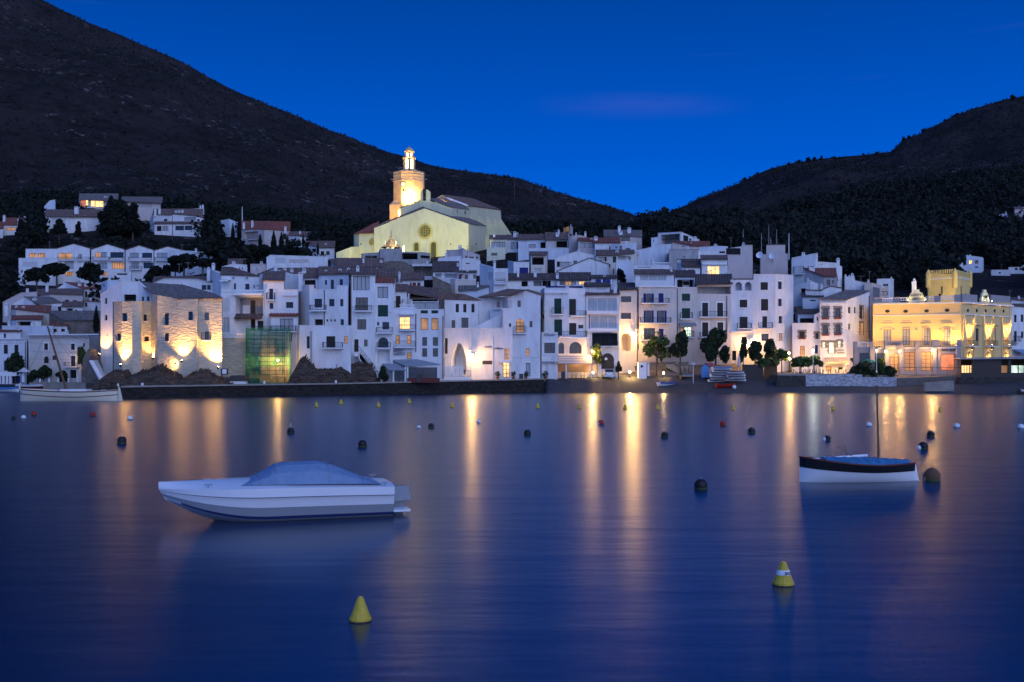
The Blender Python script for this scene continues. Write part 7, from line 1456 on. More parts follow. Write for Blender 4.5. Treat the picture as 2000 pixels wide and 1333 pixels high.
small_boat('rowing_boat', 'small dark hulled boat with white cabin pulled up at the cove', 32, 165, .15, 4.2, 1.5, .6, R(4), 'plum', 'whitep', 'whitep')
small_boat('rowing_boat', 'small white boat half out of the picture at the left edge', -14, 152, 0, 4.2, 1.5, .6, R(-8), 'whitep', 'bluel', 'bluel')
# ================================================================== buoys
def buoy(kind, px, py, w, label, extra=None):
    Y = YW(py); c = Vector((XW(px, Y), Y, 0)); r = w / FP * Y / 2
    if kind == 'cone':
        rt = thing('cone_buoy', label, 'buoy', c, 'yellow cone buoys marking the swimming zone'); mm = M(); mm.smooth = False; mm.lathe(c, [(r * .7, -.2), (r, -.02), (r, .05 * r / .2), (r * .86, .10 * r / .2), (r * .30, 2.0 * r), (r * .18, 2.15 * r), (0, 2.2 * r)], 14); mm.build('body', 'yellowp', rt)
        mm = M(); mm.lathe(c, [(r * .74, -.2), (r * 1.03, -.04), (r * 1.03, .02)], 14); mm.build('float_collar', 'frame', rt)
        if w > 20:
            mm = M(); mm.lathe(c, [(r * (.86 - .56 * (z / r - .5) / 1.5) + .006, z) for z in (r * 1.0, r * 1.45)], 14)
            if 'printed' in label: mm.build('band', 'trim', rt)
        return rt
    m, nm, cat = {'red': ('redp', 'red_buoy', 'buoy'), 'white': ('whitep', 'white_buoy', 'buoy'), 'black': ('blackp', 'black_buoy', 'buoy'), 'pink': ('whitep', 'white_buoy', 'buoy'), 'brown': ('wood', 'black_buoy', 'buoy')}[kind]
    rt = thing(nm, label, cat, c); mm = M(); mm.smooth = True; mm.lathe((c.x, c.y, r * .55), [(r * math.cos(a), r * math.sin(a) * .95) for a in [R(-88 + 176 * i / 12) for i in range(13)]], 18); mm.build('body', m, rt)
    mm = M(); mm.lathe((c.x, c.y, r * 1.46), [(r * .16, 0), (r * .16, r * .12), (r * .07, r * .16)], 8)
    mm.build('eye_cap', 'blackp' if kind != 'black' else 'greyp', rt)
    mm = M(); mm.lathe((c.x, c.y, 0), [(r * .90, -.02), (r * 1.004, r * .16), (r * 1.012, r * .24)], 16); mm.build('weed_line', 'leafg', rt)
    tx, ty = math.sin(px), math.cos(px); mm = M(); mm.tube((c.x, c.y, r * 1.5), (c.x + tx * r * .9, c.y + ty * r * .5, r * 1.05), .012, n=4); mm.tube((c.x + tx * r * .9, c.y + ty * r * .5, r * 1.05), (c.x + tx * r * 1.25, c.y + ty * r * .7, -.05), .012, n=4); mm.build('rope', 'canvas', rt)
    if extra == 'pole': mm = M(); mm.tube((c.x, c.y, r), (c.x, c.y, r + .38), .015, n=5); mm.build('pole', 'trim', rt)
    if extra == 'fender': mm = M(); mm.smooth = True; mm.lathe((c.x - r * 1.0, c.y - r * .4, .06), [(0, -.12), (r * .38, -.06), (r * .42, .0), (r * .3, .08), (0, .12)], 10); mm.build('fender', 'whitep', rt)
    return rt
lab = ['left of all the small ones', 'second small one from the left', 'third small one from the left', 'fourth small one from the left, set back near the quay', 'fifth small one from the left', 'sixth small one, near the middle of the bay', 'small one left of the lamp reflections', 'small one between the two lamp reflections', 'small one before the beached blue covered boat', 'small one before the pile of dinghies', 'small one before the dark sea wall', 'last small one, before the casino']
for (px, py), l_ in zip([(618, 795), (666, 789.5), (739, 795), (799, 788), (883, 796), (1050, 797.5), (1132, 798.5), (1221, 799.5), (1284, 799.5), (1432, 801), (1627, 802), (1836, 804)], lab): buoy('cone', px, py, 9, 'small yellow cone buoy, ' + l_)
buoy('cone', 704, 1213, 44, 'large yellow cone buoy in the foreground left of the pale reflection'); cb = buoy('cone', 1530, 1143, 42, 'large yellow cone buoy with printed white band in the right foreground')
text_mesh('20', (XW(1533, YW(1143)), YW(1143) - .16, .245), .055, 'letterk', cb, width=.10)
for px, py, w, l_ in ((46, 818, 9, 'small pinkish white buoy at the far left before the sailing boat'), (254, 820, 10, 'white round buoy on the golden reflection at the left'), (818, 837, 8, 'tiny white buoy left of the black one on the church reflection'), (934, 826, 8, 'tiny white buoy alone in the middle of the bay'), (1697, 833, 11, 'white round buoy left of the wooden boat mast'), (1869, 836, 12, 'white round buoy right of the two black ones'), (1994, 838, 13, 'white round buoy cut by the right edge')):
    buoy('white', px, py, w, l_)
buoy('red', 66, 811, 10, 'red round buoy at the far left below the boat stern'); buoy('red', 181, 813, 11, 'red round buoy below the sailing boat rudder'); buoy('red', 1174, 829.5, 12, 'red round buoy beside a small white float in the middle', 'fender'); buoy('red', 1412, 832, 13, 'red round buoy right of the middle, alone')
for px, py, w, l_, e in ((26, 819, 8, 'tiny black buoy at the far left edge', None), (238, 866, 18, 'large black buoy on the golden reflection at the left', None), (568, 846, 14, 'black buoy with a white fender and a little pole', 'pole'), (708, 873, 18, 'large black buoy just above the motorboat', None), (842, 836, 12, 'black buoy on the church reflection', None), (1030, 850, 14, 'black buoy alone left of the lamp reflections', None), (1298, 854, 15, 'black buoy right of the lamp reflections', None), (1468, 846, 15, 'black buoy right of the lone red buoy', None),
                        (1616, 860, 13, 'black buoy with white fender left of the wooden boat', 'fender'), (1818, 853, 16, 'black buoy, upper of the two right of the mast', None), (1803, 877, 19, 'black buoy with white fender, lower of the two right of the mast', 'fender'), (1369, 955, 26, 'large black buoy in the right foreground, with a small loop on top', None)):
    buoy('black', px, py, w, l_, e)
buoy('brown', 1820, 939, 32, 'big brownish mooring buoy touching the stern of the wooden boat')
c = P(560, 842, YW(849)); 
# ================================================================== shore things
# scaffolding with green net
g0 = 1.6; rt = thing('scaffolding', 'scaffolding wrapped in green netting against the rock between two white houses', 'scaffolding', (XW(520, 137.5), 137.4, g0))
xa, xb, ya, yb_ = XW(483, 137), XW(557, 137), 136.6, 140.0; zt = PZ(645, 137)
mm = M()
for i in range(6):
    x = xa + (xb - xa) * i / 5
    for y in (ya, yb_): mm.tube((x, y, g0), (x, y, zt + .3), .03, n=5)
mm.build('standards', 'iron', rt)
for k in range(6):
    z = g0 + 1.2 + (zt - g0 - 1.2) * k / 5; mm = M()
    for y in (ya, yb_): mm.tube((xa, y, z), (xb, y, z), .03, n=5); mm.tube((xa, y, z + .5), (xb, y, z + .5), .025, n=5)
    mm.build('ledger', 'iron', rt)
    if k < 5: mm = M(); mm.box(xa + (1.6 if k < 4 else 0), xb - .3, ya + .3, yb_ - 1.6, z - .04, z + .02); mm.build('platform', 'wood', rt)
def netmat():
    m, t, b_, N, L_ = _nodes('green_net'); b_.inputs['Base Color'].default_value = (.03, .22, .11, 1); b_.inputs['Roughness'].default_value = .8
    g = N.new('ShaderNodeNewGeometry'); n = N.new('ShaderNodeTexNoise'); n.inputs['Scale'].default_value = .9; L_.new(g.outputs['Position'], n.inputs['Vector']); r = N.new('ShaderNodeMapRange'); r.inputs[3].default_value = .30; r.inputs[4].default_value = .85; L_.new(n.outputs[0], r.inputs[0])
    L_.new(r.outputs[0], b_.inputs['Alpha']); tr = N.new('ShaderNodeBsdfTranslucent'); tr.inputs[0].default_value = (.1, .5, .2, 1); tp = N.new('ShaderNodeBsdfTransparent'); mx1 = N.new('ShaderNodeMixShader'); mx2 = N.new('ShaderNodeMixShader')
    b_.inputs['Alpha'].default_value = 1; L_.remove(b_.inputs['Alpha'].links[0]); mx1.inputs[0].default_value = .45; L_.new(b_.outputs[0], mx1.inputs[1]); L_.new(tr.outputs[0], mx1.inputs[2]); L_.new(r.outputs[0], mx2.inputs[0]); L_.new(tp.outputs[0], mx2.inputs[1]); L_.new(mx1.outputs[0], mx2.inputs[2])
    o = [x for x in N if x.type == 'OUTPUT_MATERIAL'][0]; L_.new(mx2.outputs[0], o.inputs[0]); MATS['net'] = m
netmat()
mm = M(); rw = []
for j in range(13):
    z = g0 + (zt - g0 + .3) * j / 12; rw.append([(xa - .1 + (xb - xa + .2) * i / 30, ya - .12 + .10 * math.sin(i * .9 + j) + .05 * math.sin(i * 2.2 - j), z) for i in range(31)])
mm.grid(rw); mm.grid([[(xa - .12, ya - .1 + (yb_ - ya) * i / 6, g0 + (zt - g0 + .3) * j / 4) for i in range(7)] for j in range(5)]); mm.grid([[(xb + .12, ya - .1 + (yb_ - ya) * i / 6, g0 + (zt - g0 + .3) * j / 4) for i in range(7)] for j in range(5)]); mm.build('netting', 'net', rt)
mm = M(); mm.box(xa + 1.0, xb - .2, yb_ + .3, yb_ + .6, g0, PZ(652, 140)); single(mm, 'building_wall', 'c', 'rough plastered wall being repaired behind the green netting', 'wall', (xa + 2, yb_ + .3, g0))
# notice board
c = P(432, 736, 129.8); g_ = 1.6; rt = thing('notice_board', 'small framed notice board on a post before the cream garden wall', 'notice board', (c.x, c.y, g_)); z = PZ(727, 129.8); mm = M(); mm.box(c.x - .03, c.x + .03, c.y, c.y + .05, g_, z + .5); mm.build('post', 'iron', rt); mm = M(); mm.box(c.x - .05, c.x + .90, c.y - .05, c.y, z - .35, z + .45); mm.build('board', 'frame', rt); mm = M(); mm.box(c.x + .15, c.x + .70, c.y - .07, c.y - .055, z - .22, z + .35); mm.build('poster', 'trim', rt)
c = P(462, 748, 132.2); rt = thing('garden_shed', 'dark low shed roof with white base at the foot of the cream wall', 'shed', (c.x, c.y, 1.6)); mm = M(); mm.box(c.x - 1.0, c.x + 1.1, c.y, c.y + 1.2, 1.6, 1.95); mm.build('base', 'trim', rt); mm = M(); mm.hexa([(c.x - 1.1, c.y - .1, 1.96), (c.x + 1.2, c.y - .1, 1.96), (c.x + 1.2, c.y + 1.3, 1.96), (c.x - 1.1, c.y + 1.3, 1.96)], [(c.x - .9, c.y + .2, 2.6), (c.x + 1.1, c.y + .2, 2.6), (c.x + 1.1, c.y + 1.3, 2.7), (c.x - .9, c.y + 1.3, 2.7)]); mm.build('roof', 'frame', rt)
# curved outside stair of the tall quay house
rt = thing('outside_stair', 'white outside stair with iron railing climbing to the black door of the tall quay house', 'stair', (XW(715, 140.6), 140.6, 1.6)); B0 = cv('B', 190, 1010); n_ = 16
for i in range(n_):
    x = 232 + (380 - 232) * i / (n_ - 1); y = 1008 + (1190 - 1008) * i / (n_ - 1); a = P(*cv('B', x, y), 141); mm = M(); mm.box(a.x, a.x + .36, 141, 142.2, a.z - .9, a.z); mm.build('step', 'trim', rt)
a = P(*cv('B', 190, 1008), 141); b_ = P(*cv('B', 236, 1008), 141); mm = M(); mm.box(a.x, b_.x, 141, 142.4, a.z - .5, a.z); mm.build('landing', 'trim', rt)
mm = M(); pr_ = None
for i in range(18):
    x = 190 + (385 - 190) * i / 17; y = 1008 + max(0, x - 232) * 1.23; a = P(*cv('B', x, y), 140.95); mm.tube(a, (a.x, a.y, a.z + .95), .018, n=4); q_ = Vector((a.x, a.y, a.z + .95)); q2 = Vector((a.x, a.y, a.z + .5))
    if pr_: mm.tube(pr_[0], q_, .025, n=4); mm.tube(pr_[1], q2, .015, n=4)
    pr_ = (q_, q2)
mm.build('railing', 'iron', rt)
# white stairs at the left by the stone house
rt = thing('outside_stair', 'white stone steps running down beside the rock left of the stone house', 'stair', (XW(195, 133), 133, 1.5))
for i in range(13):
    a = P(176 + 24 * i / 12, 704 + 44 * i / 12, 134 - i * .35); mm = M(); mm.box(a.x - .1, a.x + .42, a.y, a.y + 1.6, a.z - .28, a.z); mm.build('step', 'trim', rt)
mm = M(); pts_ = [(160, 748), (162, 700), (172, 682), (178, 702), (196, 748)]; f_ = [P(a, b, 136) for a, b in pts_]; mm.poly(f_); mm.poly([(p.x, p.y + 3, p.z) for p in f_][::-1]); mm.grid([f_, [(p.x, p.y + 3, p.z) for p in f_]]); single(mm, 'retaining_wall', 'k', 'brown vertical plank like stone wall under the white steps', 'wall', (XW(175, 136), 136, 1.5))
# covered restaurant terrace on the quay (B frame)
def bp(x, y, Y): return P(*cv('B', x, y), Y)
rt = thing('restaurant_terrace', 'glazed restaurant terrace with dark slanted roof and white posts under the blue lettering', 'terrace', (bp(750, 1270, 141.5).x, 141.5, 1.7))
def slabq(mm, pts, th): t_ = [Vector(p) for p in pts]; mm.hexa([(p.x, p.y, p.z - th) for p in t_], t_)
mm = M(); slabq(mm, [bp(655, 1125, 141.3), bp(968, 1112, 141.6), bp(760, 1066, 144), bp(525, 1070, 144)], .12); mm.build('main_roof', 'greyp', rt)
mm = M(); slabq(mm, [bp(500, 1158, 141.2), bp(655, 1160, 141.2), bp(640, 1105, 143), bp(440, 1105, 143)], .12); mm.build('side_roof', 'greyp', rt)
for x in (545, 652, 672, 945):
    a = bp(x, 1265, 141.5); t_ = bp(x, 1135 if x > 600 else 1160, 141.5); mm = M(); mm.box(a.x - .10, a.x + .10, 141.4, 141.6, 1.6, t_.z); mm.build('post', 'framew', rt)
for x0_, x1_ in ((555, 645), (682, 935)):
    a, b_ = bp(x0_, 1262, 141.6), bp(x1_, 1140 if x0_ > 600 else 1168, 141.6); mm = M(); mm.box(a.x, b_.x, 141.62, 141.66, a.z + .25, b_.z); pn_ = mm.build('window', 'glass', rt); mm = M(); k = max(2, int((b_.x - a.x) / 1.3))
    for i in range(k + 1): x_ = a.x + (b_.x - a.x) * i / k; mm.box(x_ - .03, x_ + .03, 141.55, 141.615, a.z, b_.z)
    mm.box(a.x, b_.x, 141.55, 141.615, a.z + .9, a.z + .96); mm.build('frame', 'frame', pn_)
mm = M(); a, b_ = bp(668, 1268, 141.4), bp(960, 1235, 141.4); mm.box(a.x, b_.x, 141.3, 141.52, 1.6, b_.z); mm.build('parapet', 'plum', rt)
# small railing enclosure right of it
a = bp(985, 1255, 147.2); b_ = bp(1235, 1225, 147.2); rt = thing('terrace_railing', 'white base wall with iron railing in front of the gothic arch', 'railing', (a.x, a.y, 1.8)); mm = M(); mm.box(a.x, b_.x, 147.3, 147.55, 1.5, a.z + .5); mm.build('base_wall', 'trim', rt); rails(rt, Vector((a.x, 147.3)), Vector((1, 0)), Vector((0, -1)), 0, b_.x - a.x, -.1, a.z + .5, a.z + 1.4, ends=False)
for i in range(5): x_ = a.x + .3 + i * .55; mm = M(); mm.box(x_, x_ + .45, 147.2, 147.26, a.z + .55, a.z + 2.1); mm.build('gate_leaf', 'framew', rt)
# gangway stair under the gothic arch
# restaurant with striped awnings (D frame)
def dp_(x, y, Y): return P(*cv('D', x, y), Y)
rt = thing('restaurant_awning', 'striped flat awnings on white posts over the restaurant tables at the quay', 'awning', (dp_(280, 1225, 152.8).x, 152.8, 2.1))
mat('awnw', (.55, .53, .50), .8); mat('awnd', (.26, .25, .25), .8)
for (xa_, xb_, xs_, n_, y0_, y1_, Ya, Yb) in ((80, 214, 0, 5, 1118, 1064, 152.0, 154.4), (216, 486, -14, 8, 1128, 1054, 151.7, 154.5)):
    A_, B_, C_, D_ = dp_(xa_, y0_, Ya), dp_(xb_, y0_, Ya), dp_(xb_ + xs_, y1_, Yb), dp_(xa_ + xs_ * .2, y1_, Yb)
    for i in range(n_):
        u, v = i / n_, (i + .86) / n_; mm = M(); slabq(mm, [A_.lerp(D_, u), B_.lerp(C_, u), B_.lerp(C_, v), A_.lerp(D_, v)], .05); mm.build('slat', 'awnw' if i % 2 else 'awnd', rt)
for x in (135, 275, 482):
    a = dp_(x, 1215, 152.0); t_ = dp_(x, 1125, 152.0); mm = M(); mm.box(a.x - .11, a.x + .11, 151.9, 152.1, 2.05, t_.z); mm.build('post', 'framew', rt)
mm = M(); a, b_ = dp_(80, 1195, 154.4), dp_(520, 1130, 154.4); mm.box(a.x, b_.x, 154.4, 154.5, a.z, b_.z); mm.build('shop_front', 'litdimr', rt) if 'litdimr' in MATS else mm.build('shop_front', mat('litdimr', (.18, .12, .09), .7, emit=(1, .4, .15), es=.05), rt)
wall_lamp(1128, 706, 153.9, 60, 'small warm lamp under the striped restaurant awning')
# tables and chairs on the terrace
def table(name, label, x, y, z, group):
    r_ = thing(name, label, 'table', (x, y, z), group); mm = M(); mm.box(x - .4, x + .4, y - .4, y + .4, z + .70, z + .74); mm.build('tabletop', 'trim', r_)
    for sx in (-.33, .33):
        for sy in (-.33, .33): mm = M(); mm.tube((x + sx, y + sy, z), (x + sx, y + sy, z + .7), .02, n=4); mm.build('leg', 'iron', r_)
    return r_
def chair(label, x, y, z, yaw, group):
    r_ = thing('chair', label, 'chair', (x, y, z), group); c_, s_ = math.cos(yaw), math.sin(yaw)
    def q(mm): mm.v = [(x + a * c_ - b * s_, y + a * s_ + b * c_, z + d) for a, b, d in mm.v]; return mm
    mm = M(); mm.box(-.2, .2, -.2, .2, .42, .46); q(mm).build('seat', 'sr', r_); mm = M(); mm.box(-.2, .2, .17, .2, .5, .88); q(mm).build('backrest', 'sr', r_)
    for sx in (-.18, .18):
        for sy in (-.18, .18): mm = M(); mm.tube((sx, sy, 0), (sx, sy, .42), .015, n=4); q(mm).build('leg', 'iron', r_)
for i, px in enumerate((1072, 1092, 1112, 1130, 1146)):
    Yt = 152.9; x = XW(px, Yt); w_ = ['leftmost', 'second from the left', 'middle', 'fourth from the left', 'rightmost'][i]; table('cafe_table', 'white cafe table under the striped awning, ' + w_, x, Yt, 2.08, 'tables under the striped awning')
    chair('red chair on the left of the %s cafe table under the awning' % w_, x - .65, Yt, 2.08, R(90), 'chairs under the striped awning'); chair('red chair on the right of the %s cafe table under the awning' % w_, x + .65, Yt, 2.08, R(-90), 'chairs under the striped awning')
c = dp_(189, 1225, 152.0); t_ = dp_(189, 1070, 152.0); mm = M(); mm.tube((c.x, c.y, 1.8), t_, .05, n=6); single(mm, 'pole', 'trim', 'thin white pole standing on the quay before the striped awning', 'pole', (c.x, c.y, 1.9))
# potted plants at the restaurant
for i, (px, l_) in enumerate(((972, 'left of the lit restaurant doorway'), (1003, 'terracotta pot with aloe right of the lit doorway'), (1027, 'before the white barred window'), (1046, 'dark bush right of the barred window'), (1065, 'at the left end of the awning'))):
    Yp = 150.4 if px < 1040 else 151.9; x = XW(px, Yp); z0 = 1.95; rt = thing('potted_plant', 'potted plant ' + l_ if i not in (1,) else l_, 'potted plant', (x, Yp, z0)); mm = M(); mm.lathe((x, Yp, z0), [(.16, 0), (.24, .35), (.27, .4), (.2, .4)], 10); mm.build('pot', 'tiler', rt); mm = M(); leaf_cloud(mm, (x, Yp, z0 + .75), (.42, .35, .42), 60, .14, random.Random(i)); mm.build('foliage', 'leaf', rt)
# parked car in the garage mouth
def car(name, label, px, Y, z, yaw, m, scale=1):
    x = XW(px, Y); rt = thing(name, label, 'car', (x, Y, z)); c_, s_ = math.cos(yaw), math.sin(yaw)
    def q(mm): mm.v = [(x + (a * c_ - b * s_) * scale, Y + (a * s_ + b * c_) * scale, z + d * scale) for a, b, d in mm.v]; return mm
    # profile along length (b from rear -2 to front 2)
    body = [(-2.0, .55, .82), (-1.95, .92, .84), (-1.4, .98, .86), (1.1, .95, .86), (1.95, .72, .82), (2.05, .45, .78)]
    mm = M(); mm.grid([[(-w, b, .25), (-w * 1.0, b, h * .7), (-w * .93, b, h), (w * .93, b, h), (w, b, h * .7), (w, b, .25)] for b, h, w in body]); mm.poly([(-.82, -2.0, .25), (.82, -2.0, .25), (.82, -2.0, .39), (.76, -2, .55), (-.76, -2, .55), (-.82, -2, .39)]); q(mm).build('body', m, rt)
    mm = M(); mm.grid([[(-w, b, .93), (-w * .86, b2, h), (w * .86, b2, h), (w, b, .93)] for b, b2, h, w in ((-1.85, -1.5, 1.05, .78), (-1.6, -1.2, 1.42, .78), (.2, .1, 1.44, .78), (1.05, .35, 1.3, .76), (1.15, 1.1, .95, .75))]); q(mm).build('cabin', m, rt)
    mm = M(); mm.poly([(-.64, -1.86, 1.0), (.64, -1.86, 1.0), (.58, -1.52, 1.36), (-.58, -1.52, 1.36)]); q(mm).build('rear_window', 'glass', rt)
    for sx in (-.84, .84):
        for b in (-1.25, 1.3): mm = M(); mm.tube((sx - .1, b, .32), (sx + .1, b, .32), .32, n=14); q(mm).build('wheel', 'blackp', rt)
    for sx in (-.62, .62): mm = M(); mm.box(sx - .13, sx + .13, -2.04, -1.99, .62, .78); q(mm).build('tail_light', 'redp', rt)
    mm = M(); mm.box(-.26, .26, -2.04, -2.01, .5, .6); q(mm).build('number_plate', 'trim', rt); return rt
mat('silver', (.45, .44, .42), .3, metal=.6); mat('carw', (.6, .65, .7), .3)
car('parked_car', 'silver hatchback parked in front of the dark arched garage door', 1188, 155.2, gp(1188, 155.2) + .02, 0, 'silver')
car('parked_car', 'pale car parked below the garage block on the hillside', 30, 252, gp(30, 252) + .1, R(80), 'carw')
car('parked_car', 'pale car cut by the left edge of the picture on the hillside', 2, 252, gp(2, 252) + .1, R(80), 'carw')
# garage door emblem
c = dp_(612 - 14, 1088, 155.9); mm = M(); mm.tube((c.x, 155.95, c.z), (c.x, 155.9, c.z), .22, n=14); single(mm, 'door_sign', 'trim', 'round white sign on the dark arched garage door', 'sign', (c.x, 155.9, c.z - .22))
# white kiosk
g_ = gp(1258, 156.2); a, b_ = P(1247, 735, 156.2), P(1263, 709, 156.2); rt = thing('kiosk', 'white wooden kiosk with a round porthole and open side flap on the beach', 'kiosk', (a.x, 156.2, a.z)); mm = M(); mm.box(a.x, b_.x, 156.2, 158.0, g_ - .3 if g_ < a.z else a.z, b_.z); mm.build('body', 'whitep', rt)
mm = M(); mm.box(a.x - .08, b_.x + .55, 156.1, 158.1, b_.z, b_.z + .1); mm.build('roof', 'trim', rt); c = P(1253.5, 716, 156.2); mm = M(); mm.tube((c.x, 156.25, c.z), (c.x, 156.15, c.z), .2, n=16); mm.build('porthole', 'blackp', rt)
mm = M(); mm.box(b_.x + .12, b_.x + .42, 156.2, 156.26, a.z, b_.z - .1); mm.build('flap', 'whitep', rt); mm = M(); mm.box(b_.x, b_.x + .1, 156.5, 158, a.z, b_.z - .1); mm.build('opening', 'dark', rt)
# little blue beach hut
a, b_ = P(1370, 738, 155.8), P(1385, 738, 155.8); zt = PZ(717, 155.8); za = PZ(710, 155.8); rt = thing('beach_hut', 'small beach hut with light blue front and pink gabled roof', 'hut', (a.x, 155.8, a.z)); xm = (a.x + b_.x) / 2; mm = M(); f_ = [(a.x, 155.8, a.z), (b_.x, 155.8, a.z), (b_.x, 155.8, zt), (xm, 155.8, za), (a.x, 155.8, zt)]; mm.poly(f_); mm.build('front_wall', 'bluel', rt)
xr = P(1398, 738, 157.2).x; mm = M(); mm.poly([(b_.x, 155.8, a.z), (xr, 157.4, a.z), (xr, 157.4, zt), (b_.x, 155.8, zt)]); mm.poly([(a.x, 155.8, a.z), (a.x, 155.8, zt), (a.x + xr - b_.x, 157.4, zt), (a.x + xr - b_.x, 157.4, a.z)]); mm.poly([(xr, 157.4, a.z), (a.x + xr - b_.x, 157.4, a.z), (a.x + xr - b_.x, 157.4, zt), (xm + xr - b_.x, 157.4, za), (xr, 157.4, zt)]); mm.build('side_wall', 'canvas', rt)
mat('pinkr', (.30, .07, .09), .7); mm = M(); dx = xr - b_.x; e = .12
for s0, s1 in (((a.x - e, zt - .08), (xm, za)), ((xm, za), (b_.x + e, zt - .08))): mm = M(); mm.hexa([(s0[0], 155.65, s0[1] + .01), (s1[0], 155.65, s1[1] + .01), (s1[0] + dx + .1, 157.5, s1[1] + .01), (s0[0] + dx + .1, 157.5, s0[1] + .01)], [(s0[0], 155.65, s0[1] + .08), (s1[0], 155.65, s1[1] + .08), (s1[0] + dx + .1, 157.5, s1[1] + .08), (s0[0] + dx + .1, 157.5, s0[1] + .08)]); mm.build('roof_slope', 'pinkr', rt)
# sea walls: low kerb walls behind the beach, slope to the street
mm = M(); a, b_ = XW(1205, 158.4), XW(1350, 158.4); mm.box(a, b_, 158.4, 158.9, 1.4, PZ(733, 158.4)); single(mm, 'sea_wall', 'coping', 'long low kerb wall behind the beach from garage to beach hut', 'wall', (a, 158.4, 2.4))
mm = M(); a, b_ = XW(1243, 160.2), XW(1345, 160.2); mm.box(a, b_, 160.2, 160.6, 2.0, PZ(708.5, 160.2)); single(mm, 'terrace_wall', 'stone', 'dark upper terrace wall with pale coping behind the kiosk', 'wall', (a, 160.2, 2.8)); mm = M(); mm.box(a, b_, 160.1, 160.7, PZ(708.5, 160.2), PZ(707, 160.2)); single(mm, 'coping_strip', 'coping', 'pale coping strip on the dark upper terrace wall', 'coping', (a, 160.2, PZ(708.5, 160.2)))
rt = thing('stone_steps', 'dark stone steps between the plane tree and the bench', 'steps', (XW(1318, 158.9), 158.9, 2.6))
for i in range(8): a = XW(1300 + i * 4.5, 159.6 - i * .08); z = PZ(712 + i * 2.4, 159.5); mm = M(); mm.box(a, a + 1.3, 159.2 - i * .08, 160.1, z - .5, z); mm.build('step', 'coping', rt)
a, b_ = XW(1329, 158), XW(1352, 158); rt = thing('bench', 'pale stone bench above the beach left of the hut', 'bench', (a, 158.6, PZ(720, 158))); z = PZ(716, 158); mm = M(); mm.box(a, b_, 158, 158.5, z - .12, z); mm.build('seat', 'coping', rt)
for x_ in (a + .2, (a + b_) / 2, b_ - .4): mm = M(); mm.box(x_, x_ + .2, 158.05, 158.45, z - .8, z - .12); mm.build('leg', 'coping', rt)
c = P(1354, 748, 153.5); mm = M(); rt = thing('sign_post', 'thin white sign post with small board on the beach', 'sign post', (c.x, c.y, gp(1354, 153.5))); mm.tube((c.x, c.y, gp(1354, 153.5) - .2), (c.x, c.y, PZ(710, 153.5)), .035, n=5); mm.build('post', 'trim', rt); mm = M(); mm.box(c.x - .25, c.x + .25, c.y - .03, c.y + .03, PZ(712, 153.5), PZ(709, 153.5)); mm.build('board', 'trim', rt)
c = P(1434, 750, 150.2); mm = M(); mm.smooth = True; r_ = .3; mm.lathe((c.x, c.y, gp(1434, 150.2) + r_ * .9), [(r_ * math.cos(R(a)), r_ * math.sin(R(a))) for a in range(-90, 91, 18)], 14); single(mm, 'beach_ball', 'whitep', 'white round buoy lying on the beach beside the red boat', 'buoy', (c.x, c.y, gp(1434, 150.2)))
c = P(1446, 742, 155); rt = thing('closed_parasol', 'folded white parasol before the white corner house', 'parasol', (c.x, 156, gp(1446, 156))); mm = M(); mm.tube((c.x, 156, gp(1446, 156)), (c.x, 156, PZ(692, 156)), .03, n=5); mm.build('pole', 'trim', rt); mm = M(); mm.lathe((c.x, 156, PZ(718, 156)), [(.10, 0), (.26, .25), (.22, 1.2), (.05, 2.05)], 8); mm.build('canopy', 'awnw', rt)
# wooden fence boards
rt = thing('wooden_fence', 'tall dark wooden fence behind the pile of dinghies', 'fence', (XW(1470, 155.6), 155.6, gp(1470, 155.6)))
for i in range(30):
    px = 1450 + i * 1.37; x_ = XW(px, 155.6); mm = M(); mm.box(x_, x_ + .10, 155.6, 155.64, gp(px, 155.6) - .3, PZ(712.5, 155.6)); mm.build('plank', 'frame', rt)
rt = thing('wooden_fence', 'shorter brown lamplit wooden fence right of the dark one', 'fence', (XW(1505, 156), 156, gp(1505, 156)))
for i in range(20):
    px = 1492 + i * 1.3; x_ = XW(px, 156.2); mm = M(); mm.box(x_, x_ + .095, 156.2, 156.24, gp(px, 156.2) - .3, PZ(712, 156.2)); mm.build('plank', 'wood', rt)
# sea wall in front of the hotel
mat('seawall', (.60, .60, .60), .9, col2=(.22, .21, .22), vs=2.2, bump=2.2, bs=2.2, stretch=(1, 1, 1.7)); mat('seawalld', (.07, .062, .055), .95, col2=(.03, .027, .025), vs=2, bump=2, bs=2.2)
def wallrun(name, m, lab_, pts_, zt0, zb=.2, Y1=None, cop=None):
    mm = M()
    for (a, ya), (b_, yb2) in zip(pts_, pts_[1:]): x0_, x1_ = XW(a, ya), XW(b_, yb2); mm.hexa([(x0_, ya, zb), (x1_, yb2, zb), (x1_, yb2 + .6, zb), (x0_, ya + .6, zb)], [(x0_, ya + .1, zt0), (x1_, yb2 + .1, zt0), (x1_, yb2 + .6, zt0), (x0_, ya + .6, zt0)])
    return single(mm, name, m, lab_, 'wall', (XW(pts_[0][0], pts_[0][1]), pts_[0][1], zb))
wallrun('sea_wall', 'seawalld', 'dark stone part of the sea wall before the hotel terrace', [(1517, 152.0), (1573, 152.2)], PZ(734, 152))
wallrun('sea_wall', 'seawall', 'whitewashed rough stone sea wall before the hotel terrace', [(1574, 152.2), (1684, 151.8)], PZ(732, 152))
wallrun('sea_wall', 'seawall', 'lower whitewashed wall end sloping to the casino steps', [(1684, 151.8), (1752, 150.6)], PZ(737, 151.5))
mm = M(); x0_, x1_ = XW(1520, 152.2), XW(1670, 152.2); mm.box(x0_, x1_, 152.3, 152.7, PZ(734, 152) - .1, PZ(730, 152)); single(mm, 'terrace_kerb', 'coping', 'pale kerb on top of the hotel terrace sea wall', 'kerb', (x0_, 152.3, PZ(734, 152)))
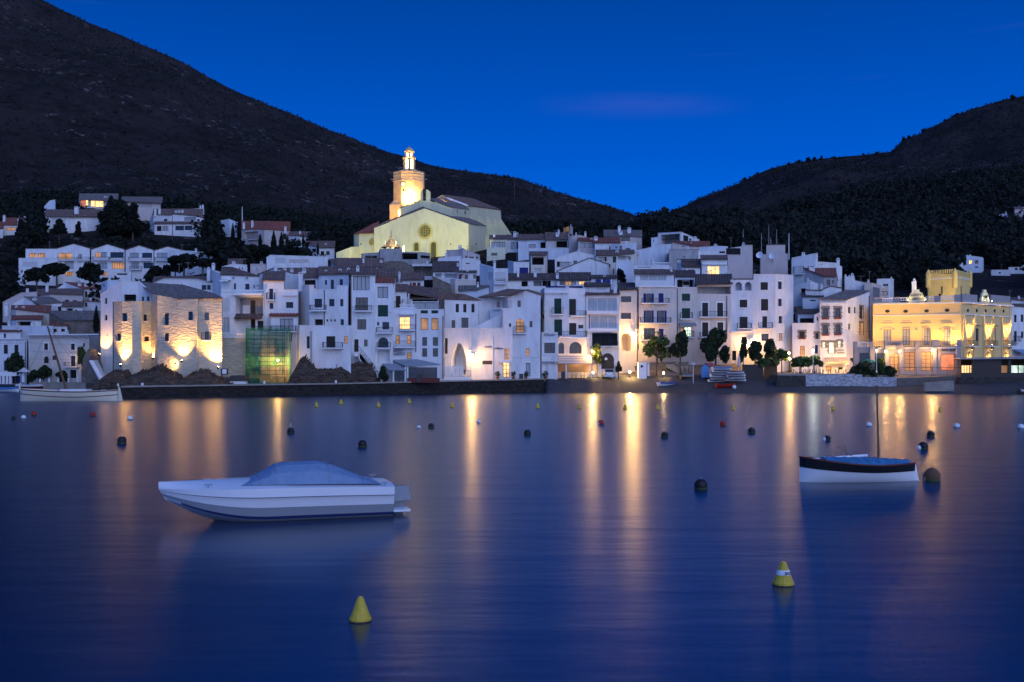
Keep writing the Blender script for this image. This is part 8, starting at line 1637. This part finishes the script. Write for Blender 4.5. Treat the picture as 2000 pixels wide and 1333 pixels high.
# terrace floor behind the sea wall
mm = M(); mm.box(XW(1517, 153), XW(1752, 153), 152.75, 162, .5, PZ(733, 153)); struct(mm.build('terrace_floor', 'paving'))
rt = thing('terrace_pergola', 'long dark pergola with white edge before the hotel ground floor', 'pergola', (XW(1580, 157), 156.6, 2.3)); a, b_ = XW(1552, 156.6), XW(1607, 156.6); mm = M(); mm.box(a, b_, 156.4, 159, PZ(713, 156.6), PZ(711, 156.6)); mm.build('roof', 'awnw', rt)
for i in range(5): x_ = a + (b_ - a) * i / 4; mm = M(); mm.box(x_ - .06, x_ + .06, 156.5, 156.62, PZ(731, 156.6), PZ(713, 156.6)); mm.build('post', 'framew', rt)
for i, px in enumerate((1560, 1572, 1584, 1597, 1612, 1628, 1642)):
    Yt = 154.6; x = XW(px, Yt); w_ = ['at the left end of the pergola', 'second from the left under the pergola', 'in the middle of the pergola', 'at the right end of the pergola', 'first before the orange awning', 'middle one before the orange awning', 'last before the orange awning'][i]; zf = PZ(733, 153)
    table('cafe_table', 'hotel terrace table ' + w_, x, Yt, zf, 'hotel terrace tables'); chair('chair left of the hotel terrace table ' + w_, x - .6, Yt, zf, R(90), 'hotel terrace chairs'); chair('chair right of the hotel terrace table ' + w_, x + .6, Yt, zf, R(-90), 'hotel terrace chairs')
lamp('POINT', (XW(1590, 158), 158, PZ(718, 158)), 60, WARM2, rt, .15)
lamp('POINT', (XW(1625, 159), 159.5, PZ(716, 159)), 60, WARM2, rt, .15)
# green parasol
c = P(1705, 728, 153.2); rt = thing('parasol', 'open dark green parasol behind the hedge before the casino', 'parasol', (c.x, 155, 2.4)); mm = M(); mm.tube((c.x, 155, 2.4), (c.x, 155, PZ(698, 155)), .03, n=6); mm.build('pole', 'trim', rt)
for k in range(8):
    a0_, a1_ = 2 * math.pi * k / 8, 2 * math.pi * (k + 1) / 8; zt = PZ(698.5, 155); ze = PZ(707, 155); mm = M(); mm.poly([(c.x, 155, zt), (c.x + 1.25 * math.cos(a0_), 155 + 1.25 * math.sin(a0_), ze), (c.x + 1.25 * math.cos(a1_), 155 + 1.25 * math.sin(a1_), ze)]); mm.grid([[(c.x + 1.25 * math.cos(a_), 155 + 1.25 * math.sin(a_), z_) for a_ in (a0_, a1_)] for z_ in (ze, ze - .18)]); mm.build('canopy_panel', 'green', rt)
# casino steps/ramp with railing, dark beach bar at the right
g_ = 1.6; a, b_ = XW(1752, 151), XW(1885, 151); mm = M(); mm.hexa([(a, 150.8, .2), (b_, 150.2, .2), (b_, 154, .2), (a, 154, .2)], [(a, 150.8, PZ(739, 151)), (b_, 150.2, PZ(735, 151)), (b_, 154, PZ(733, 153)), (a, 154, PZ(733, 153))]); struct(mm.build('casino_forecourt', 'paving'))
rt = thing('ramp_railing', 'long dark metal railing in front of the casino ground floor', 'railing', (a, 150.6, 2)); rails(rt, Vector((XW(1760, 150.7), 150.7)), Vector((1, 0)), Vector((0, -1)), 0, XW(1880, 150.7) - XW(1760, 150.7), 0, PZ(733.5, 150.7), PZ(718, 150.7), step=2.2, ends=False)
def gpx(x, y, Y): return P(*cv('G', x, y), Y)
rt = thing('beach_bar', 'long low black beach bar with thin flat roof and lit shelves at the right edge', 'bar', (XW(1940, 150), 150, 1.9)); a, b_ = gpx(1085, 1080, 150), gpx(1900, 1080, 150); zt = gpx(0, 925, 150).z; z0 = gpx(0, 1090, 150).z
for (x0_, x1_) in ((1190, 1452), (1512, 1540), (1660, 1900)): mm = M(); mm.box(gpx(x0_, 0, 150).x, gpx(x1_, 0, 150).x, 150, 150.2, z0, zt); mm.build('wall', 'frame', rt)
for (x0_, x1_) in ((1095, 1190), (1452, 1512), (1540, 1660)): mm = M(); mm.box(gpx(x0_, 0, 150).x, gpx(x1_, 0, 150).x, 150, 150.2, z0, gpx(0, 1055, 150).z); mm.build('wall', 'frame', rt)
mm = M(); mm.box(gpx(1100, 0, 150).x, gpx(1900, 0, 150).x, 153.5, 153.6, z0, zt); mm.build('rear_wall', 'frame', rt)
mm = M(); mm.hexa([(gpx(1080, 0, 150).x, 149.5, zt - .1), (gpx(1910, 0, 150).x, 149.5, zt + .05), (gpx(1910, 0, 150).x, 154, zt + .25), (gpx(1110, 0, 150).x, 154, zt + .1)], [(gpx(1080, 0, 150).x, 149.5, zt), (gpx(1910, 0, 150).x, 149.5, zt + .15), (gpx(1910, 0, 150).x, 154, zt + .35), (gpx(1110, 0, 150).x, 154, zt + .2)]); mm.build('roof', 'greyp', rt)
for (x0_, x1_, m_) in ((1100, 1185, 'lit'), (1455, 1508, 'litdim'), (1545, 1600, 'litwhite'), (1612, 1655, 'litwhite')): mm = M(); mm.box(gpx(x0_, 0, 150.4).x, gpx(x1_, 0, 150.4).x, 150.5, 150.56, gpx(0, 1050, 150.4).z, gpx(0, 985, 150.4).z); mm.build('lit_shelf', m_, rt)
for x0_ in (1120, 1145, 1168): mm = M(); mm.box(gpx(x0_, 0, 150).x - .04, gpx(x0_, 0, 150).x + .04, 150.05, 150.15, gpx(0, 1055, 150).z, gpx(0, 980, 150).z); mm.build('mullion', 'frame', rt)
mm = M(); mm.box(gpx(1085, 0, 149).x, gpx(1900, 0, 149).x, 149.2, 153.4, .6, z0); struct(mm.build('bar_platform', 'seawalld'))
mm = M(); a = P(1806, 748, 146); mm.hexa([(a.x, 146, .3), (a.x + 4.2, 146, .3), (a.x + 4.2, 146.5, .3), (a.x, 146.5, .3)], [(a.x, 146, PZ(748, 146)), (a.x + 4.2, 146, PZ(744, 146)), (a.x + 4.2, 146.5, PZ(744, 146)), (a.x, 146.5, PZ(748, 146))]); single(mm, 'low_wall', 'coping', 'low pale wall on the beach below the black beach bar', 'wall', (a.x, 146, .3))
small_boat('rowing_boat', 'small dark boat with white tarpaulin at the right edge of the beach', 1990, 141.5, gp(1990, 141.5) + .1, 3.0, 1.2, .5, R(20), 'frame', 'whitep', 'whitep')
# bollards on the quay and the cove road
for i, (px, py, Y, l_) in enumerate([(278, 755.5, 124.5, 'before the left rocks'), (402, 754.5, 129.3, 'below the notice board'), (516, 751.5, 133.2, 'before the scaffolding'), (656, 750, 137.6, 'before the long dark rock'), (78, 745, 168.5, 'first at the cove road from the left'), (96, 745, 168.5, 'second at the cove road'), (114, 744.5, 168.5, 'third at the cove road'), (134, 744, 168.5, 'fourth at the cove road, before the mansion door'), (152, 744, 168.5, 'fifth at the cove road')]):
    x = XW(px, Y); z0 = qz(px) if px > 236 else 1.25; z1 = PZ(py - 7 if px > 236 else py - 5, Y); mm = M(); mm.lathe((x, Y, z0 - .05), [(.16, 0), (.15, z1 - z0 - .12), (.17, z1 - z0 - .1), (.14, z1 - z0 + .05), (0, z1 - z0 + .07)], 10); single(mm, 'bollard', 'trim', 'short white bollard ' + l_, 'bollard', (x, Y, z0), group='white bollards along the water')
mm = M(); mm.box(XW(60, 168.6), XW(166, 168.6), 168.9, 171.5, -.5, 1.25); struct(mm.build('cove_road', 'coping'))
mm = M(); mm.tube((XW(664, 140), 138.4, 1.6), (XW(657, 138.4), 138.4, PZ(712, 138.4)), .05, n=6); single(mm, 'pole', 'wood', 'thin wooden pole standing in front of the long dark rock', 'pole', (XW(657, 138.4), 138.4, 1.6))
# white arcade wall at the far left cove
rt = thing('boat_shed_wall', 'low white wall with a row of dark narrow openings at the left edge', 'wall', (XW(10, 171), 171, 1)); z0, z1, zt = .9, PZ(735, 171), PZ(727, 171); xs_ = [XW(p_, 171) for p_ in (-20, -10, -6, 1, 4, 8.5, 11.5, 15.5, 18, 22, 32)]
for i in range(0, len(xs_) - 1, 2): mm = M(); mm.box(xs_[i], xs_[i + 1], 171, 171.4, z0, z1); mm.build('pier', 'trim', rt)
mm = M(); mm.box(xs_[0], xs_[-1] , 170.98, 171.42, z1, zt); mm.build('beam', 'trim', rt); mm = M(); mm.box(xs_[0], xs_[-1], 172.2, 172.3, z0, z1); mm.build('back_panel', 'navy', rt)
# person lit under the mansion (white blouse) left out of frame size; parasol at the cove
c = P(47, 742, 169.6); rt = thing('parasol', 'small white parasol on a thick white post at the cove', 'parasol', (c.x, 169.6, 1.2)); mm = M(); mm.box(c.x - .25, c.x + .15, 169.4, 169.8, 1.2, PZ(722, 169.6)); mm.build('post', 'trim', rt); mm = M(); mm.lathe((c.x, 169.6, PZ(727, 169.6)), [(1.1, 0), (.05, .75), (0, .78)], 8); mm.build('canopy', 'awnw', rt)
# rubbish bin, flower tubs before the blue shuttered house
for px, py, l_, m_ in ((1243, 694, 'dark bin at the mouth of the arched passage', 'frame'), (1322, 706, 'white flower tub under the dark trees, left one', 'trim'), (1395, 712, 'white flower tub under the dark trees, right one', 'trim')):
    c = P(px, py, 160.5); g_ = gz(c.x, 160.5); mm = M(); mm.lathe((c.x, 160.5, g_), [(.22, 0), (.34, .75), (.36, .8), (.25, .8), (0, .78)], 10); single(mm, 'tub' if m_ == 'trim' else 'bin', m_, l_, 'tub' if m_ == 'trim' else 'bin', (c.x, 160.5, g_))

for i, (px, Y, l_) in enumerate(((1018, 149.6, 'black menu board standing between door and barred window of the white restaurant'), (1100, 151.9, 'black menu board before the striped awning'), (818, 141.2, 'black menu board before the glazed restaurant terrace'))):
    x = XW(px, Y); z0 = 1.75 if i < 1 else 1.65 if i == 2 else 2.05; rt = thing('menu_board', l_, 'sign board', (x, Y, z0))
    for s_ in (-1, 1): mm = M(); mm.hexa([(x - .3, Y + s_ * .22, z0), (x + .3, Y + s_ * .22, z0), (x + .3, Y + s_ * .22 + .03, z0), (x - .3, Y + s_ * .22 + .03, z0)], [(x - .3, Y, z0 + 1), (x + .3, Y, z0 + 1), (x + .3, Y + .03, z0 + 1), (x - .3, Y + .03, z0 + 1)]); mm.build('board', 'frame', rt)
def wire(pts, label):
    mm = M()
    for a, b in zip(pts, pts[1:]):
        A, B = P(*a), P(*b); pr = A; L = (B - A).length
        for k in range(1, 11): t = k / 10; q = A.lerp(B, t); q.z -= .02 * L * 4 * t * (1 - t); mm.tube(pr, q, .018, n=4); pr = q
    single(mm, 'cable', 'iron', label, 'cable', P(*pts[0]))
wire([(0, 671, 174), (56, 669, 172), (148, 672, 171.8)], 'upper overhead cable strung across the front of the cream mansion')
wire([(56, 686, 172), (150, 688, 171.6)], 'middle overhead cable across the cream mansion')
wire([(56, 700, 172), (155, 702, 171.5)], 'lowest overhead cable ending at the glowing mansion lamp')
wire([(1000, 699, 151.2), (1055, 698, 151.2)], 'cable with lamps along the wall above the barred window of the white restaurant')
wire([(1650, 645, 160.6), (1705, 648, 157.5)], 'cable sagging between hotel flank and casino')
wire([(685, 600, 142.2), (733, 598, 142.2), (765, 612, 143)], 'cable along the upper floors of the tallest quay house')
